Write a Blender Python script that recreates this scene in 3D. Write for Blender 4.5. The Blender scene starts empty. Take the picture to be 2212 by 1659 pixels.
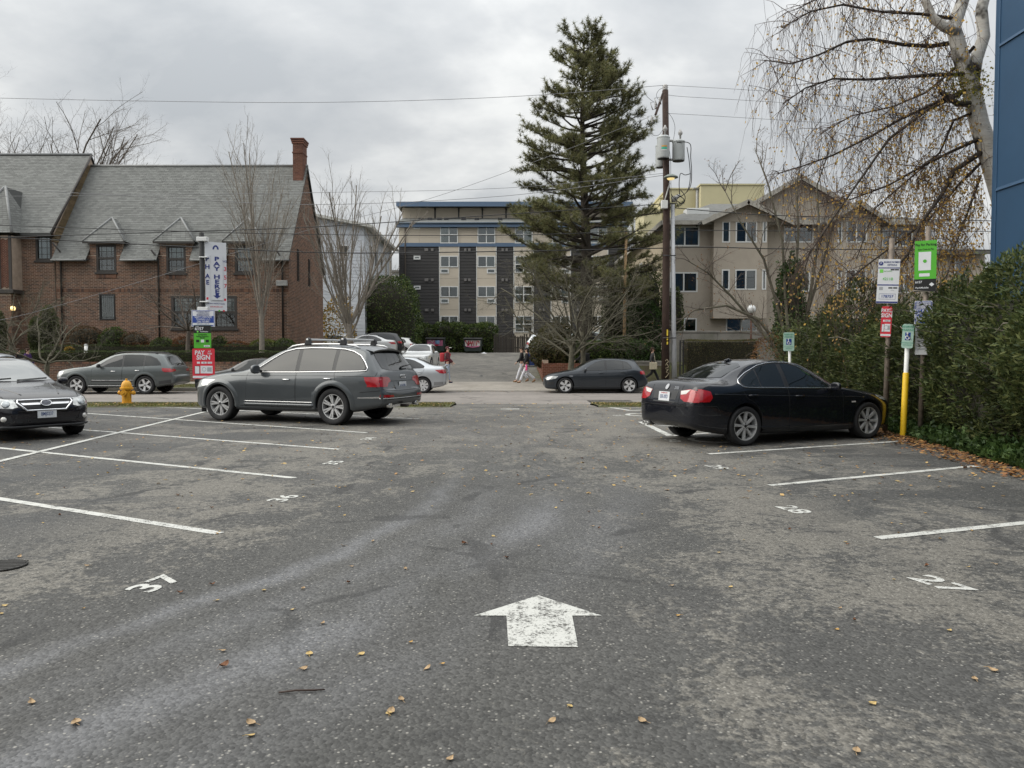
import bpy, bmesh, math, random
import numpy as np
from mathutils import Vector, Matrix
from mathutils.bvhtree import BVHTree

R = math.radians
random.seed(7)
scene = bpy.context.scene
COL = scene.collection

# ------------------------------------------------------------------ camera
FPX, CX, CY = 1661.0, 1106.0, 829.5          # focal length and centre in a 2212 px wide frame
CAMZ = 1.52
PITCH = R(2.19)
cam_data = bpy.data.cameras.new('camera')
cam_data.sensor_width = 36.0
cam_data.lens = 36.0 * FPX / 2212.0
cam_data.clip_start = 0.05
cam_data.clip_end = 3000.0
camera = bpy.data.objects.new('camera', cam_data)
COL.objects.link(camera)
camera.location = (0, 0, CAMZ)
camera.rotation_euler = (R(90) - PITCH, 0, 0)
scene.camera = camera

# ------------------------------------------------------------------ sky, sun, exposure
SUN_AZ, SUN_EL = R(-98), R(38)               # azimuth from +Y towards +X
world = bpy.data.worlds.new('World')
scene.world = world
world.use_nodes = True
def build_world():
    nt = world.node_tree; N = nt.nodes; L = nt.links
    N.clear()
    def nd(t, **k):
        n = N.new(t)
        for a, b in k.items(): setattr(n, a, b)
        return n
    def m(op, a, b=None, c=None):
        n = nd('ShaderNodeMath', operation=op)
        for i, x in enumerate((a, b, c)):
            if x is None: continue
            if isinstance(x, (int, float)): n.inputs[i].default_value = x
            else: L.new(x, n.inputs[i])
        return n.outputs[0]
    out = nd('ShaderNodeOutputWorld'); bg = nd('ShaderNodeBackground')
    sky = nd('ShaderNodeTexSky', sky_type='NISHITA')
    sky.sun_disc = False; sky.sun_elevation = SUN_EL; sky.sun_rotation = SUN_AZ
    tc = nd('ShaderNodeTexCoord'); sx = nd('ShaderNodeSeparateXYZ')
    L.new(tc.outputs['Generated'], sx.inputs[0])
    z = m('MAXIMUM', sx.outputs[2], 0.0)
    den = m('ADD', z, 0.30)
    cb = nd('ShaderNodeCombineXYZ')
    L.new(m('DIVIDE', sx.outputs[0], den), cb.inputs[0]); L.new(m('DIVIDE', sx.outputs[1], den), cb.inputs[1])
    mp = nd('ShaderNodeMapping'); mp.inputs['Rotation'].default_value = (0, 0, R(20)); mp.inputs['Scale'].default_value = (1.0, 1.15, 1)
    mp.inputs['Location'].default_value = (2.3, 0.4, 0)
    L.new(cb.outputs[0], mp.inputs[0])
    n1 = nd('ShaderNodeTexNoise'); n1.inputs['Scale'].default_value = 2.0; n1.inputs['Detail'].default_value = 6; n1.inputs['Roughness'].default_value = 0.55
    n1.inputs['Distortion'].default_value = 0.15
    L.new(mp.outputs[0], n1.inputs['Vector'])
    ramp = nd('ShaderNodeValToRGB'); e = ramp.color_ramp.elements
    e[0].position = 0.34; e[0].color = (0.70, 0.735, 0.765, 1); e[1].position = 0.66; e[1].color = (1.22, 1.23, 1.21, 1)
    x = ramp.color_ramp.elements.new(0.5); x.color = (0.88, 0.905, 0.92, 1)
    L.new(n1.outputs['Fac'], ramp.inputs[0])
    # overcast luminance: zenith about three times the horizon
    lum = m('MULTIPLY_ADD', m('MULTIPLY', z, z), 1.35, 0.40)
    # sun veiled by cloud: a broad lightening round its direction
    sd = Vector((math.sin(SUN_AZ) * math.cos(SUN_EL), math.cos(SUN_AZ) * math.cos(SUN_EL), math.sin(SUN_EL)))
    dp = nd('ShaderNodeVectorMath', operation='DOT_PRODUCT'); L.new(tc.outputs['Generated'], dp.inputs[0]); dp.inputs[1].default_value = sd
    glow = m('POWER', m('MAXIMUM', dp.outputs['Value'], 0.0), 4.0)
    lum = m('MULTIPLY_ADD', glow, 0.2, lum)
    mul = nd('ShaderNodeVectorMath', operation='SCALE'); L.new(ramp.outputs[0], mul.inputs[0]); L.new(lum, mul.inputs['Scale'])
    warm = nd('ShaderNodeMix', data_type='RGBA', blend_type='MULTIPLY')
    L.new(m('MULTIPLY', glow, 0.9), warm.inputs[0]); L.new(mul.outputs[0], warm.inputs[6]); warm.inputs[7].default_value = (1.0, 0.97, 0.86, 1)
    sc2 = nd('ShaderNodeVectorMath', operation='SCALE'); L.new(sky.outputs[0], sc2.inputs[0]); sc2.inputs['Scale'].default_value = 0.07
    mx = nd('ShaderNodeMix', data_type='RGBA'); mx.inputs[0].default_value = 0.93
    L.new(sc2.outputs[0], mx.inputs[6]); L.new(warm.outputs[2], mx.inputs[7])
    L.new(mx.outputs[2], bg.inputs[0]); bg.inputs[1].default_value = 1.0
    L.new(bg.outputs[0], out.inputs[0])
build_world()
sun_data = bpy.data.lights.new('sun', 'SUN')
sun_data.energy = 1.4; sun_data.angle = R(60); sun_data.color = (1.0, 0.96, 0.90)
sun = bpy.data.objects.new('sun', sun_data); COL.objects.link(sun)
sun.rotation_euler = Vector((-math.sin(SUN_AZ) * math.cos(SUN_EL), -math.cos(SUN_AZ) * math.cos(SUN_EL), -math.sin(SUN_EL))).to_track_quat('-Z', 'Y').to_euler()
sun.location = (-20, 20, 40)
vs = scene.view_settings
vs.view_transform = 'Standard'; vs.look = 'None'; vs.gamma = 1.0; vs.exposure = 0.62; vs.use_curve_mapping = False
scene.render.engine = 'CYCLES'
scene.cycles.use_denoising = True
scene.cycles.max_bounces = 6; scene.cycles.diffuse_bounces = 2; scene.cycles.glossy_bounces = 3
scene.cycles.transparent_max_bounces = 12; scene.cycles.transmission_bounces = 3
scene.cycles.caustics_reflective = False; scene.cycles.caustics_refractive = False

# ------------------------------------------------------------------ measuring helpers
def ray(u, v):
    a = (u - CX) / FPX; b = (CY - v) / FPX
    return Vector((a, math.cos(PITCH) + b * math.sin(PITCH), -math.sin(PITCH) + b * math.cos(PITCH)))
def P(u, v, Y):
    """the point of the place seen at (u, v) that stands Y metres ahead"""
    d = ray(u, v); t = Y / d.y
    return Vector((d.x * t, Y, CAMZ + d.z * t))
def PX(u, v, X):
    d = ray(u, v); t = X / d.x
    return Vector((X, d.y * t, CAMZ + d.z * t))
LOT_SLOPE = 0.0018
LOT_END, STREET_A, STREET_B, WALK_A, WALK_B = 21.4, 24.7, 33.3, 36.0, 38.6
def G(u, v):
    """point of the car park surface seen at (u, v)"""
    d = ray(u, v); t = CAMZ / (LOT_SLOPE * d.y - d.z)
    return Vector((d.x * t, d.y * t, CAMZ + d.z * t))
def lerp(a, b, t): return a + (b - a) * t
def hz(y):
    """height of the ground along the driveway axis"""
    if y <= LOT_END: return LOT_SLOPE * y
    if y <= STREET_A: return lerp(LOT_SLOPE * LOT_END, -0.07, (y - LOT_END) / (STREET_A - LOT_END))
    if y <= STREET_B: return -0.07
    if y <= WALK_A: return lerp(-0.05, 0.14, (y - STREET_B) / (WALK_A - STREET_B))
    if y <= WALK_B: return 0.14 + 0.02 * (y - WALK_A) / (WALK_B - WALK_A)
    if y <= 68: return lerp(0.16, 1.7, (y - WALK_B) / (68 - WALK_B))
    return 1.7

# ------------------------------------------------------------------ materials
MATS = {}
def mat(name, col=(0.5, 0.5, 0.5), rough=0.7, metal=0.0, spec=0.5, coat=0.0, var=0.0, vscale=3.0, bump=0.0, bscale=40.0,
        island=0.0, col2=None, emit=0.0, alpha=1.0, hue=0.0, trans=0.0, stain=0.0):
    """node material: base colour broken up by noise (var), by piece (island), stains and a fine bump"""
    if name in MATS: return MATS[name]
    M = bpy.data.materials.new(name); M.use_nodes = True
    nt = M.node_tree; N = nt.nodes; L = nt.links
    b = N['Principled BSDF']
    b.inputs['Base Color'].default_value = (*col, 1); b.inputs['Roughness'].default_value = rough
    b.inputs['Metallic'].default_value = metal; b.inputs['Specular IOR Level'].default_value = spec
    b.inputs['Coat Weight'].default_value = coat; b.inputs['Coat Roughness'].default_value = 0.03
    if trans: b.inputs['Subsurface Weight'].default_value = 0.0
    cur = None
    tc = None
    def coord():
        nonlocal tc
        if tc is None: tc = N.new('ShaderNodeTexCoord')
        return tc.outputs['Object']
    def mixc(fac, a, c, mode='MIX'):
        n = N.new('ShaderNodeMix'); n.data_type = 'RGBA'; n.blend_type = mode
        for i, x in ((0, fac), (6, a), (7, c)):
            if isinstance(x, (int, float)): n.inputs[i].default_value = x
            elif isinstance(x, tuple): n.inputs[i].default_value = (*x, 1) if len(x) == 3 else x
            else: L.new(x, n.inputs[i])
        return n.outputs[2]
    cur = tuple(col)
    if island:
        g = N.new('ShaderNodeNewGeometry'); oi = N.new('ShaderNodeObjectInfo')
        ad = N.new('ShaderNodeMath'); ad.operation = 'ADD'; L.new(g.outputs['Random Per Island'], ad.inputs[0]); L.new(oi.outputs['Random'], ad.inputs[1])
        fr = N.new('ShaderNodeMath'); fr.operation = 'FRACT'; L.new(ad.outputs[0], fr.inputs[0])
        c2 = col2 if col2 else tuple(c * (1 - island) for c in col)
        c3 = tuple(min(1, c * (1 + island * 0.8)) for c in col)
        rp = N.new('ShaderNodeValToRGB'); rp.color_ramp.elements[0].color = (*c2, 1); rp.color_ramp.elements[1].color = (*c3, 1)
        x = rp.color_ramp.elements.new(0.5); x.color = (*col, 1)
        L.new(fr.outputs[0], rp.inputs[0]); cur = rp.outputs[0]
    if var:
        n = N.new('ShaderNodeTexNoise'); n.inputs['Scale'].default_value = vscale; n.inputs['Detail'].default_value = 5; n.inputs['Roughness'].default_value = 0.65
        L.new(coord(), n.inputs['Vector'])
        mr = N.new('ShaderNodeMapRange'); mr.inputs[1].default_value = 0.3; mr.inputs[2].default_value = 0.7
        mr.inputs[3].default_value = 1 - var; mr.inputs[4].default_value = 1 + var
        L.new(n.outputs['Fac'], mr.inputs[0])
        cur = mixc(1.0, cur, mr.outputs[0], 'MULTIPLY')
    if stain:
        n = N.new('ShaderNodeTexNoise'); n.inputs['Scale'].default_value = vscale * 0.35; n.inputs['Detail'].default_value = 8
        mpn = N.new('ShaderNodeMapping'); mpn.inputs['Scale'].default_value = (1, 1, 0.25); L.new(coord(), mpn.inputs[0]); L.new(mpn.outputs[0], n.inputs['Vector'])
        mr = N.new('ShaderNodeMapRange'); mr.inputs[1].default_value = 0.5; mr.inputs[2].default_value = 0.75; mr.inputs[3].default_value = 0; mr.inputs[4].default_value = stain
        L.new(n.outputs['Fac'], mr.inputs[0])
        cur = mixc(mr.outputs[0], cur, tuple(c * 0.35 for c in col))
    if not isinstance(cur, tuple): L.new(cur, b.inputs['Base Color'])
    if bump:
        n = N.new('ShaderNodeTexNoise'); n.inputs['Scale'].default_value = bscale; n.inputs['Detail'].default_value = 4
        L.new(coord(), n.inputs['Vector'])
        bp = N.new('ShaderNodeBump'); bp.inputs['Strength'].default_value = bump; bp.inputs['Distance'].default_value = 0.02
        L.new(n.outputs['Fac'], bp.inputs['Height']); L.new(bp.outputs[0], b.inputs['Normal'])
    if emit:
        b.inputs['Emission Color'].default_value = (*col, 1); b.inputs['Emission Strength'].default_value = emit
    MATS[name] = M
    return M

def leaf_mat(name, cols, rough=0.6, thin=0.35):
    """leaf: colour by piece, some light through the blade"""
    if name in MATS: return MATS[name]
    M = bpy.data.materials.new(name); M.use_nodes = True
    nt = M.node_tree; N = nt.nodes; L = nt.links
    b = N['Principled BSDF']; out = N['Material Output']
    g = N.new('ShaderNodeNewGeometry'); rp = N.new('ShaderNodeValToRGB')
    el = rp.color_ramp.elements
    el[0].color = (*cols[0], 1); el[-1].color = (*cols[-1], 1)
    for i, c in enumerate(cols[1:-1]):
        x = el.new((i + 1) / (len(cols) - 1)); x.color = (*c, 1)
    tc = N.new('ShaderNodeTexCoord'); nz = N.new('ShaderNodeTexNoise'); nz.inputs['Scale'].default_value = 1.3; nz.inputs['Detail'].default_value = 4; L.new(tc.outputs['Object'], nz.inputs['Vector'])
    mr = N.new('ShaderNodeMapRange'); L.new(nz.outputs['Fac'], mr.inputs[0])
    for i, q in enumerate((0.32, 0.68, 0.55, 1.5)): mr.inputs[i + 1].default_value = q
    mu = N.new('ShaderNodeVectorMath'); mu.operation = 'SCALE'; L.new(rp.outputs[0], mu.inputs[0]); L.new(mr.outputs[0], mu.inputs['Scale'])
    L.new(g.outputs['Random Per Island'], rp.inputs[0]); L.new(mu.outputs[0], b.inputs['Base Color'])
    b.inputs['Roughness'].default_value = rough; b.inputs['Specular IOR Level'].default_value = 0.3
    t = N.new('ShaderNodeBsdfTranslucent'); L.new(mu.outputs[0], t.inputs[0])
    mx = N.new('ShaderNodeMixShader'); mx.inputs[0].default_value = thin
    L.new(b.outputs[0], mx.inputs[1]); L.new(t.outputs[0], mx.inputs[2]); L.new(mx.outputs[0], out.inputs[0])
    MATS[name] = M
    return M

def glass_mat(name, tint=(0.6, 0.65, 0.65), mixv=0.25, rough=0.02):
    """window glass: fresnel reflection over see-through"""
    if name in MATS: return MATS[name]
    M = bpy.data.materials.new(name); M.use_nodes = True
    nt = M.node_tree; N = nt.nodes; L = nt.links; N.remove(N['Principled BSDF'])
    out = N['Material Output']
    tr = N.new('ShaderNodeBsdfTransparent'); tr.inputs[0].default_value = (*tint, 1)
    gl = N.new('ShaderNodeBsdfGlossy'); gl.inputs['Roughness'].default_value = rough
    fr = N.new('ShaderNodeFresnel'); fr.inputs[0].default_value = 1.5
    ad = N.new('ShaderNodeMath'); ad.operation = 'ADD'; ad.use_clamp = True; L.new(fr.outputs[0], ad.inputs[0]); ad.inputs[1].default_value = mixv
    mx = N.new('ShaderNodeMixShader'); L.new(ad.outputs[0], mx.inputs[0]); L.new(tr.outputs[0], mx.inputs[1]); L.new(gl.outputs[0], mx.inputs[2])
    L.new(mx.outputs[0], out.inputs[0])
    MATS[name] = M
    return M

# ------------------------------------------------------------------ objects
def link(o, parent=None):
    COL.objects.link(o)
    if parent is not None: o.parent = parent
    return o
def tag(o, label=None, cat=None, group=None, kind=None):
    if label: o['label'] = label
    if cat: o['category'] = cat
    if group: o['group'] = group
    if kind: o['kind'] = kind
    return o
def empty(name, loc=(0, 0, 0), rz=0.0, label=None, cat=None, group=None):
    o = bpy.data.objects.new(name, None); o.empty_display_size = 0.2
    o.location = loc; o.rotation_euler = (0, 0, rz)
    link(o); tag(o, label, cat, group)
    return o
def copy_tree(o, parent=None):
    c = o.copy(); COL.objects.link(c); c.parent = parent
    for ch in [x for x in o.children]: copy_tree(ch, c)
    return c
def mesh_obj(name, me, parent=None):
    return link(bpy.data.objects.new(name, me), parent)

class MB:
    """collects shapes; build() makes ONE mesh object"""
    def __init__(s): s.v = []; s.f = []; s.m = []; s.mi = 0
    def add(s, vs, fs):
        n = len(s.v); s.v.extend([tuple(p) for p in vs]); s.f.extend([tuple(i + n for i in f) for f in fs]); s.m.extend([s.mi] * len(fs)); return s
    def box(s, x0, x1, y0, y1, z0, z1, M=None):
        vs = [(x0,y0,z0),(x1,y0,z0),(x1,y1,z0),(x0,y1,z0),(x0,y0,z1),(x1,y0,z1),(x1,y1,z1),(x0,y1,z1)]
        if M is not None: vs = [tuple(M @ Vector(p)) for p in vs]
        return s.add(vs, [(3,2,1,0),(4,5,6,7),(0,1,5,4),(1,2,6,5),(2,3,7,6),(3,0,4,7)])
    def cbox(s, c, size, M=None):
        h = [k / 2 for k in size]
        T = Matrix.Translation(c) @ (M.to_4x4() if M is not None else Matrix())
        return s.box(-h[0], h[0], -h[1], h[1], -h[2], h[2], T)
    def quad(s, a, b, c, d): return s.add([a, b, c, d], [(0, 1, 2, 3)])
    def poly(s, pts): return s.add(pts, [tuple(range(len(pts)))])
    def prism(s, pts, off):
        """polygon (3-D points) pushed by the vector off"""
        n = len(pts); off = Vector(off)
        vs = [Vector(p) for p in pts] + [Vector(p) + off for p in pts]
        fs = [tuple(range(n))[::-1], tuple(range(n, 2 * n))] + [(i, (i + 1) % n, n + (i + 1) % n, n + i) for i in range(n)]
        return s.add(vs, fs)
    def tube(s, pts, rad, n=6, cap=True, closed=False):
        pts = [Vector(p) for p in pts]; k = len(pts)
        if k < 2: return s
        if isinstance(rad, (int, float)): rad = [rad] * k
        vs = []; up = None
        for i, p in enumerate(pts):
            if closed: t = pts[(i + 1) % k] - pts[i - 1]
            else: t = pts[min(i + 1, k - 1)] - pts[max(i - 1, 0)]
            t = t.normalized() if t.length > 1e-9 else Vector((0, 0, 1))
            if up is None:
                up = Vector((0, 0, 1)) if abs(t.z) < 0.9 else Vector((1, 0, 0))
            a = up - t * up.dot(t)
            if a.length < 1e-4: a = Vector((1, 0, 0)) - t * t.x
            a.normalize(); bb = t.cross(a); up = a
            for j in range(n):
                w = 2 * math.pi * j / n
                vs.append(p + (a * math.cos(w) + bb * math.sin(w)) * rad[i])
        fs = []
        kk = k if closed else k - 1
        for i in range(kk):
            q = (i + 1) % k
            for j in range(n): fs.append((i*n+j, i*n+(j+1)%n, q*n+(j+1)%n, q*n+j))
        if cap and not closed:
            fs.append(tuple(range(n))[::-1]); fs.append(tuple((k-1)*n + j for j in range(n)))
        return s.add(vs, fs)
    def lathe(s, prof, n=16, M=None, close=False, cap=True):
        """profile of (radius, height) turned round the Z axis"""
        vs = []; k = len(prof)
        for (r, h) in prof:
            for j in range(n):
                w = 2 * math.pi * j / n
                vs.append(Vector((r * math.cos(w), r * math.sin(w), h)))
        if M is not None: vs = [M @ p for p in vs]
        fs = []
        kk = k if close else k - 1
        for i in range(kk):
            q = (i + 1) % k
            for j in range(n): fs.append((i*n+j, i*n+(j+1)%n, q*n+(j+1)%n, q*n+j))
        if not close and cap:
            if prof[0][0] > 1e-6: fs.append(tuple(range(n))[::-1])
            if prof[-1][0] > 1e-6: fs.append(tuple((k-1)*n+j for j in range(n)))
        return s.add(vs, fs)
    def mesh(s, name, mats, smooth=False):
        me = bpy.data.meshes.new(name)
        me.from_pydata(s.v, [], s.f)
        if not isinstance(mats, (list, tuple)): mats = [mats]
        for m in mats: me.materials.append(m)
        if len(mats) > 1: me.polygons.foreach_set('material_index', s.m)
        if smooth is True: me.polygons.foreach_set('use_smooth', [True] * len(me.polygons))
        me.update()
        if smooth == 'auto':
            me.polygons.foreach_set('use_smooth', [True] * len(me.polygons)); me.set_sharp_from_angle(angle=R(35))
        return me
    def build(s, name, mats, parent=None, smooth=False, bevel=0.0):
        o = mesh_obj(name, s.mesh(name, mats, smooth), parent)
        if bevel:
            b = o.modifiers.new('bevel', 'BEVEL'); b.width = bevel; b.segments = 2; b.limit_method = 'ANGLE'
        return o

def np_mesh(name, verts, faces_n, mats, parent=None, midx=None):
    """big mesh from arrays: verts (n,3), every face faces_n consecutive vertices"""
    me = bpy.data.meshes.new(name); n = len(verts); k = n // faces_n
    me.vertices.add(n); me.vertices.foreach_set('co', np.asarray(verts, dtype=np.float32).ravel())
    me.loops.add(n); me.loops.foreach_set('vertex_index', np.arange(n, dtype=np.int32))
    me.polygons.add(k); me.polygons.foreach_set('loop_start', np.arange(0, n, faces_n, dtype=np.int32))
    if not isinstance(mats, (list, tuple)): mats = [mats]
    for m in mats: me.materials.append(m)
    if midx is not None: me.polygons.foreach_set('material_index', np.asarray(midx, dtype=np.int32))
    me.update(calc_edges=True); me.validate()
    return mesh_obj(name, me, parent)

def text_mesh(txt, size, mats, name='lettering', parent=None, M=None, bold=0.0, extrude=0.0008, align='CENTER', sx=1.0, shear=0.0):
    """lettering as flat mesh in the local XY plane, moved by the matrix M"""
    cu = bpy.data.curves.new('lettering', 'FONT'); cu.body = txt; cu.size = size; cu.align_x = align; cu.align_y = 'CENTER'
    cu.offset = bold * size; cu.extrude = extrude; cu.resolution_u = 3; cu.shear = shear
    o = bpy.data.objects.new('lettering', cu)
    me = bpy.data.meshes.new_from_object(o)
    bpy.data.objects.remove(o); bpy.data.curves.remove(cu)
    me.name = name; me.materials.clear(); me.materials.append(mats)
    T = Matrix.Scale(sx, 4, (1, 0, 0)); me.transform(T)
    if M is not None: me.transform(M)
    return mesh_obj(name, me, parent)
def frame_matrix(o, xdir, zdir):
    """matrix with local X along xdir and local Z (the face of a sign) along zdir"""
    x = Vector(xdir).normalized(); z = Vector(zdir).normalized(); y = z.cross(x).normalized(); x = y.cross(z)
    m = Matrix((x, y, z)).transposed().to_4x4(); m.translation = Vector(o); return m

# shared plain materials
DARK = mat('dark_void', (0.012, 0.012, 0.014), 0.9)
BLACK = mat('black_plastic', (0.018, 0.018, 0.02), 0.45, var=0.2)
WHITE = mat('white_paint', (0.72, 0.72, 0.71), 0.5, var=0.06)
GALV = mat('galvanised_steel', (0.34, 0.34, 0.33), 0.45, metal=0.6, var=0.2, vscale=6)
# ------------------------------------------------------------------ ground materials
class NG:
    def __init__(s, name):
        s.M = bpy.data.materials.new(name); s.M.use_nodes = True
        s.N = s.M.node_tree.nodes; s.L = s.M.node_tree.links; s.b = s.N['Principled BSDF']
        MATS[name] = s.M
        s.tc = s.N.new('ShaderNodeTexCoord')
        sx = s.N.new('ShaderNodeSeparateXYZ'); s.L.new(s.tc.outputs['Object'], sx.inputs[0])
        s.x, s.y, s.z = sx.outputs
    def m(s, op, a, b=None, c=None, clamp=False):
        n = s.N.new('ShaderNodeMath'); n.operation = op; n.use_clamp = clamp
        for i, x in enumerate((a, b, c)):
            if x is None: continue
            if isinstance(x, (int, float)): n.inputs[i].default_value = x
            else: s.L.new(x, n.inputs[i])
        return n.outputs[0]
    def noise(s, scale, detail=5, rough=0.6, dist=0.0, stretch=None, loc=None):
        n = s.N.new('ShaderNodeTexNoise'); n.inputs['Scale'].default_value = scale; n.inputs['Detail'].default_value = detail
        n.inputs['Roughness'].default_value = rough; n.inputs['Distortion'].default_value = dist
        v = s.tc.outputs['Object']
        if stretch or loc:
            mp = s.N.new('ShaderNodeMapping')
            if stretch: mp.inputs['Scale'].default_value = stretch
            if loc: mp.inputs['Location'].default_value = loc
            s.L.new(v, mp.inputs[0]); v = mp.outputs[0]
        s.L.new(v, n.inputs['Vector']); return n.outputs['Fac']
    def voro(s, scale, out='Distance', feat='F1', rnd=1.0):
        n = s.N.new('ShaderNodeTexVoronoi'); n.feature = feat; n.inputs['Scale'].default_value = scale; n.inputs['Randomness'].default_value = rnd
        s.L.new(s.tc.outputs['Object'], n.inputs['Vector']); return n.outputs[out]
    def rng(s, x, a, b, c=0.0, d=1.0, smooth=False):
        n = s.N.new('ShaderNodeMapRange'); s.L.new(x, n.inputs[0])
        if smooth: n.interpolation_type = 'SMOOTHSTEP'
        for i, q in enumerate((a, b, c, d)): n.inputs[i + 1].default_value = q
        return n.outputs[0]
    def mix(s, fac, a, b, mode='MIX'):
        n = s.N.new('ShaderNodeMix'); n.data_type = 'RGBA'; n.blend_type = mode
        for i, x in ((0, fac), (6, a), (7, b)):
            if isinstance(x, (int, float)): n.inputs[i].default_value = x
            elif isinstance(x, tuple): n.inputs[i].default_value = (*x, 1)
            else: s.L.new(x, n.inputs[i])
        return n.outputs[2]
    def gauss(s, x, w):
        q = s.m('DIVIDE', x, w); q = s.m('MULTIPLY', q, q); return s.m('POWER', 2.718, s.m('MULTIPLY', q, -1.0))
    def done(s, col, rough, bump=None, bs=0.5, bd=0.01, spec=0.4):
        s.L.new(col, s.b.inputs['Base Color'])
        if isinstance(rough, (int, float)): s.b.inputs['Roughness'].default_value = rough
        else: s.L.new(rough, s.b.inputs['Roughness'])
        s.b.inputs['Specular IOR Level'].default_value = spec
        if bump is not None:
            n = s.N.new('ShaderNodeBump'); n.inputs['Strength'].default_value = bs; n.inputs['Distance'].default_value = bd
            s.L.new(bump, n.inputs['Height']); s.L.new(n.outputs[0], s.b.inputs['Normal'])
        return s.M

def make_lot_asphalt():
    g = NG('worn_asphalt')
    big = g.noise(0.32, 5, 0.6, 0.7)
    mid = g.noise(1.3, 7, 0.72, 0.5, stretch=(1.0, 0.75, 1))
    fine = g.noise(16, 5, 0.75)
    stones = g.voro(62, 'Color'); sd = g.voro(62, 'Distance')
    sp = g.N.new('ShaderNodeSeparateColor'); g.L.new(stones, sp.inputs[0])
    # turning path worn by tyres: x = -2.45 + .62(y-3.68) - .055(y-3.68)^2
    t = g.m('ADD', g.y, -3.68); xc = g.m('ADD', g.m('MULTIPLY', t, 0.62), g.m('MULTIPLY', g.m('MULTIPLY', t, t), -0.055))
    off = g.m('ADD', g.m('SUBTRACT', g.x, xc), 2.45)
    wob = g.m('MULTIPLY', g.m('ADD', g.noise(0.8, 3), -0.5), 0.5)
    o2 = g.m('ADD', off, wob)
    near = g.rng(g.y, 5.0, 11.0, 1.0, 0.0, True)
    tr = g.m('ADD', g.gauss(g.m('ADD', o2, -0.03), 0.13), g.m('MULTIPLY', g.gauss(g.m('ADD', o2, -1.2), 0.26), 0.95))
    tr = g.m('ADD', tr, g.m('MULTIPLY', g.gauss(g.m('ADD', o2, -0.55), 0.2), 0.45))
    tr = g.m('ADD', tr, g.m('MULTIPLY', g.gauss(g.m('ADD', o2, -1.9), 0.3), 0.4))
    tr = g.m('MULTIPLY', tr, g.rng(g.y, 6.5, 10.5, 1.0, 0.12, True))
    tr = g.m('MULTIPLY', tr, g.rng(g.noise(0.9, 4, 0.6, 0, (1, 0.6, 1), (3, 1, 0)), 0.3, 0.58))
    lane = g.gauss(g.m('ADD', o2, -0.8), 1.35)                     # smooth swept lane round the tracks
    lane = g.m('MULTIPLY', lane, near)
    # dust left where nobody drives
    side = g.m('ADD', g.gauss(g.m('ADD', g.x, -2.6), 1.3), g.gauss(g.m('ADD', g.x, 3.3), 1.2))
    side = g.m('ADD', side, g.m('MULTIPLY', g.gauss(g.m('ADD', g.x, -0.9), 0.5), 0.45))
    dn = g.m('ADD', g.m('MULTIPLY', mid, 1.0), g.m('MULTIPLY', g.m('ADD', fine, -0.5), 0.75))
    dn = g.m('ADD', dn, g.m('MULTIPLY', side, 0.13)); dn = g.m('SUBTRACT', dn, g.m('MULTIPLY', lane, 0.30)); dn = g.m('SUBTRACT', dn, g.rng(g.y, 3.5, 6.0, 0.075, 0.0, True))
    dust = g.m('MULTIPLY', g.rng(dn, 0.515, 0.62, 0, 1), 0.74)
    # old patches and damp stains in the bays
    damp = g.rng(g.m('ADD', g.noise(0.42, 4, 0.5, 1.0, (0.8, 1.4, 1), (7.3, 2.2, 0)), g.m('MULTIPLY', g.m('ADD', fine, -0.5), 0.06)), 0.50, 0.515)
    dampm = g.m('MULTIPLY', damp, g.m('ADD', g.rng(g.x, 2.4, 3.6), g.rng(g.x, -4.2, -3.0, 1, 0)))
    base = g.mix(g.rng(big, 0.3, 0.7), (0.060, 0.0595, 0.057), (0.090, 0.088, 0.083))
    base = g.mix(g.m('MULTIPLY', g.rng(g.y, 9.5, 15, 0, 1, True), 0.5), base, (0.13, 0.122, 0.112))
    base = g.mix(dust, base, (0.182, 0.170, 0.148))
    base = g.mix(g.m('MULTIPLY', dampm, 0.75), base, (0.047, 0.047, 0.046))
    base = g.mix(g.m('MULTIPLY', tr, 0.72, clamp=True), base, (0.160, 0.161, 0.168))  # tyre wear plus the sheen of the polished tracks, painted as paler colour
    # aggregate: dark binder between stones, a few pale stones
    pale = g.m('MULTIPLY', g.rng(sp.outputs[0], 0.88, 0.98), g.rng(sd, 0.25, 0.5, 1, 0))
    shade = g.m('ADD', g.rng(sp.outputs[1], 0, 1, 0.62, 1.25), g.m('MULTIPLY', g.m('ADD', fine, -0.5), 0.5))
    col = g.mix(1.0, base, shade, 'MULTIPLY')
    col = g.mix(g.m('MULTIPLY', pale, 0.62), col, (0.42, 0.40, 0.36))
    # thin cracks
    cr = g.voro(0.55, 'Distance', 'DISTANCE_TO_EDGE')
    crm = g.m('MULTIPLY', g.rng(g.m('ADD', cr, g.m('MULTIPLY', g.m('ADD', mid, -0.5), 0.25)), 0.0, 0.010, 1, 0), g.rng(big, 0.44, 0.52))
    col = g.mix(g.m('MULTIPLY', crm, 0.6), col, (0.03, 0.03, 0.03))
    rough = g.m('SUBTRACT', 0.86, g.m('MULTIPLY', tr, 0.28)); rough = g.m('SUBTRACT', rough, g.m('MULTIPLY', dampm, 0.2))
    hgt = g.m('ADD', g.m('MULTIPLY', sd, -1.0), g.m('MULTIPLY', fine, 0.8))
    return g.done(col, rough, hgt, 0.6, 0.007, 0.4)
ASPHALT = make_lot_asphalt()

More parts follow.
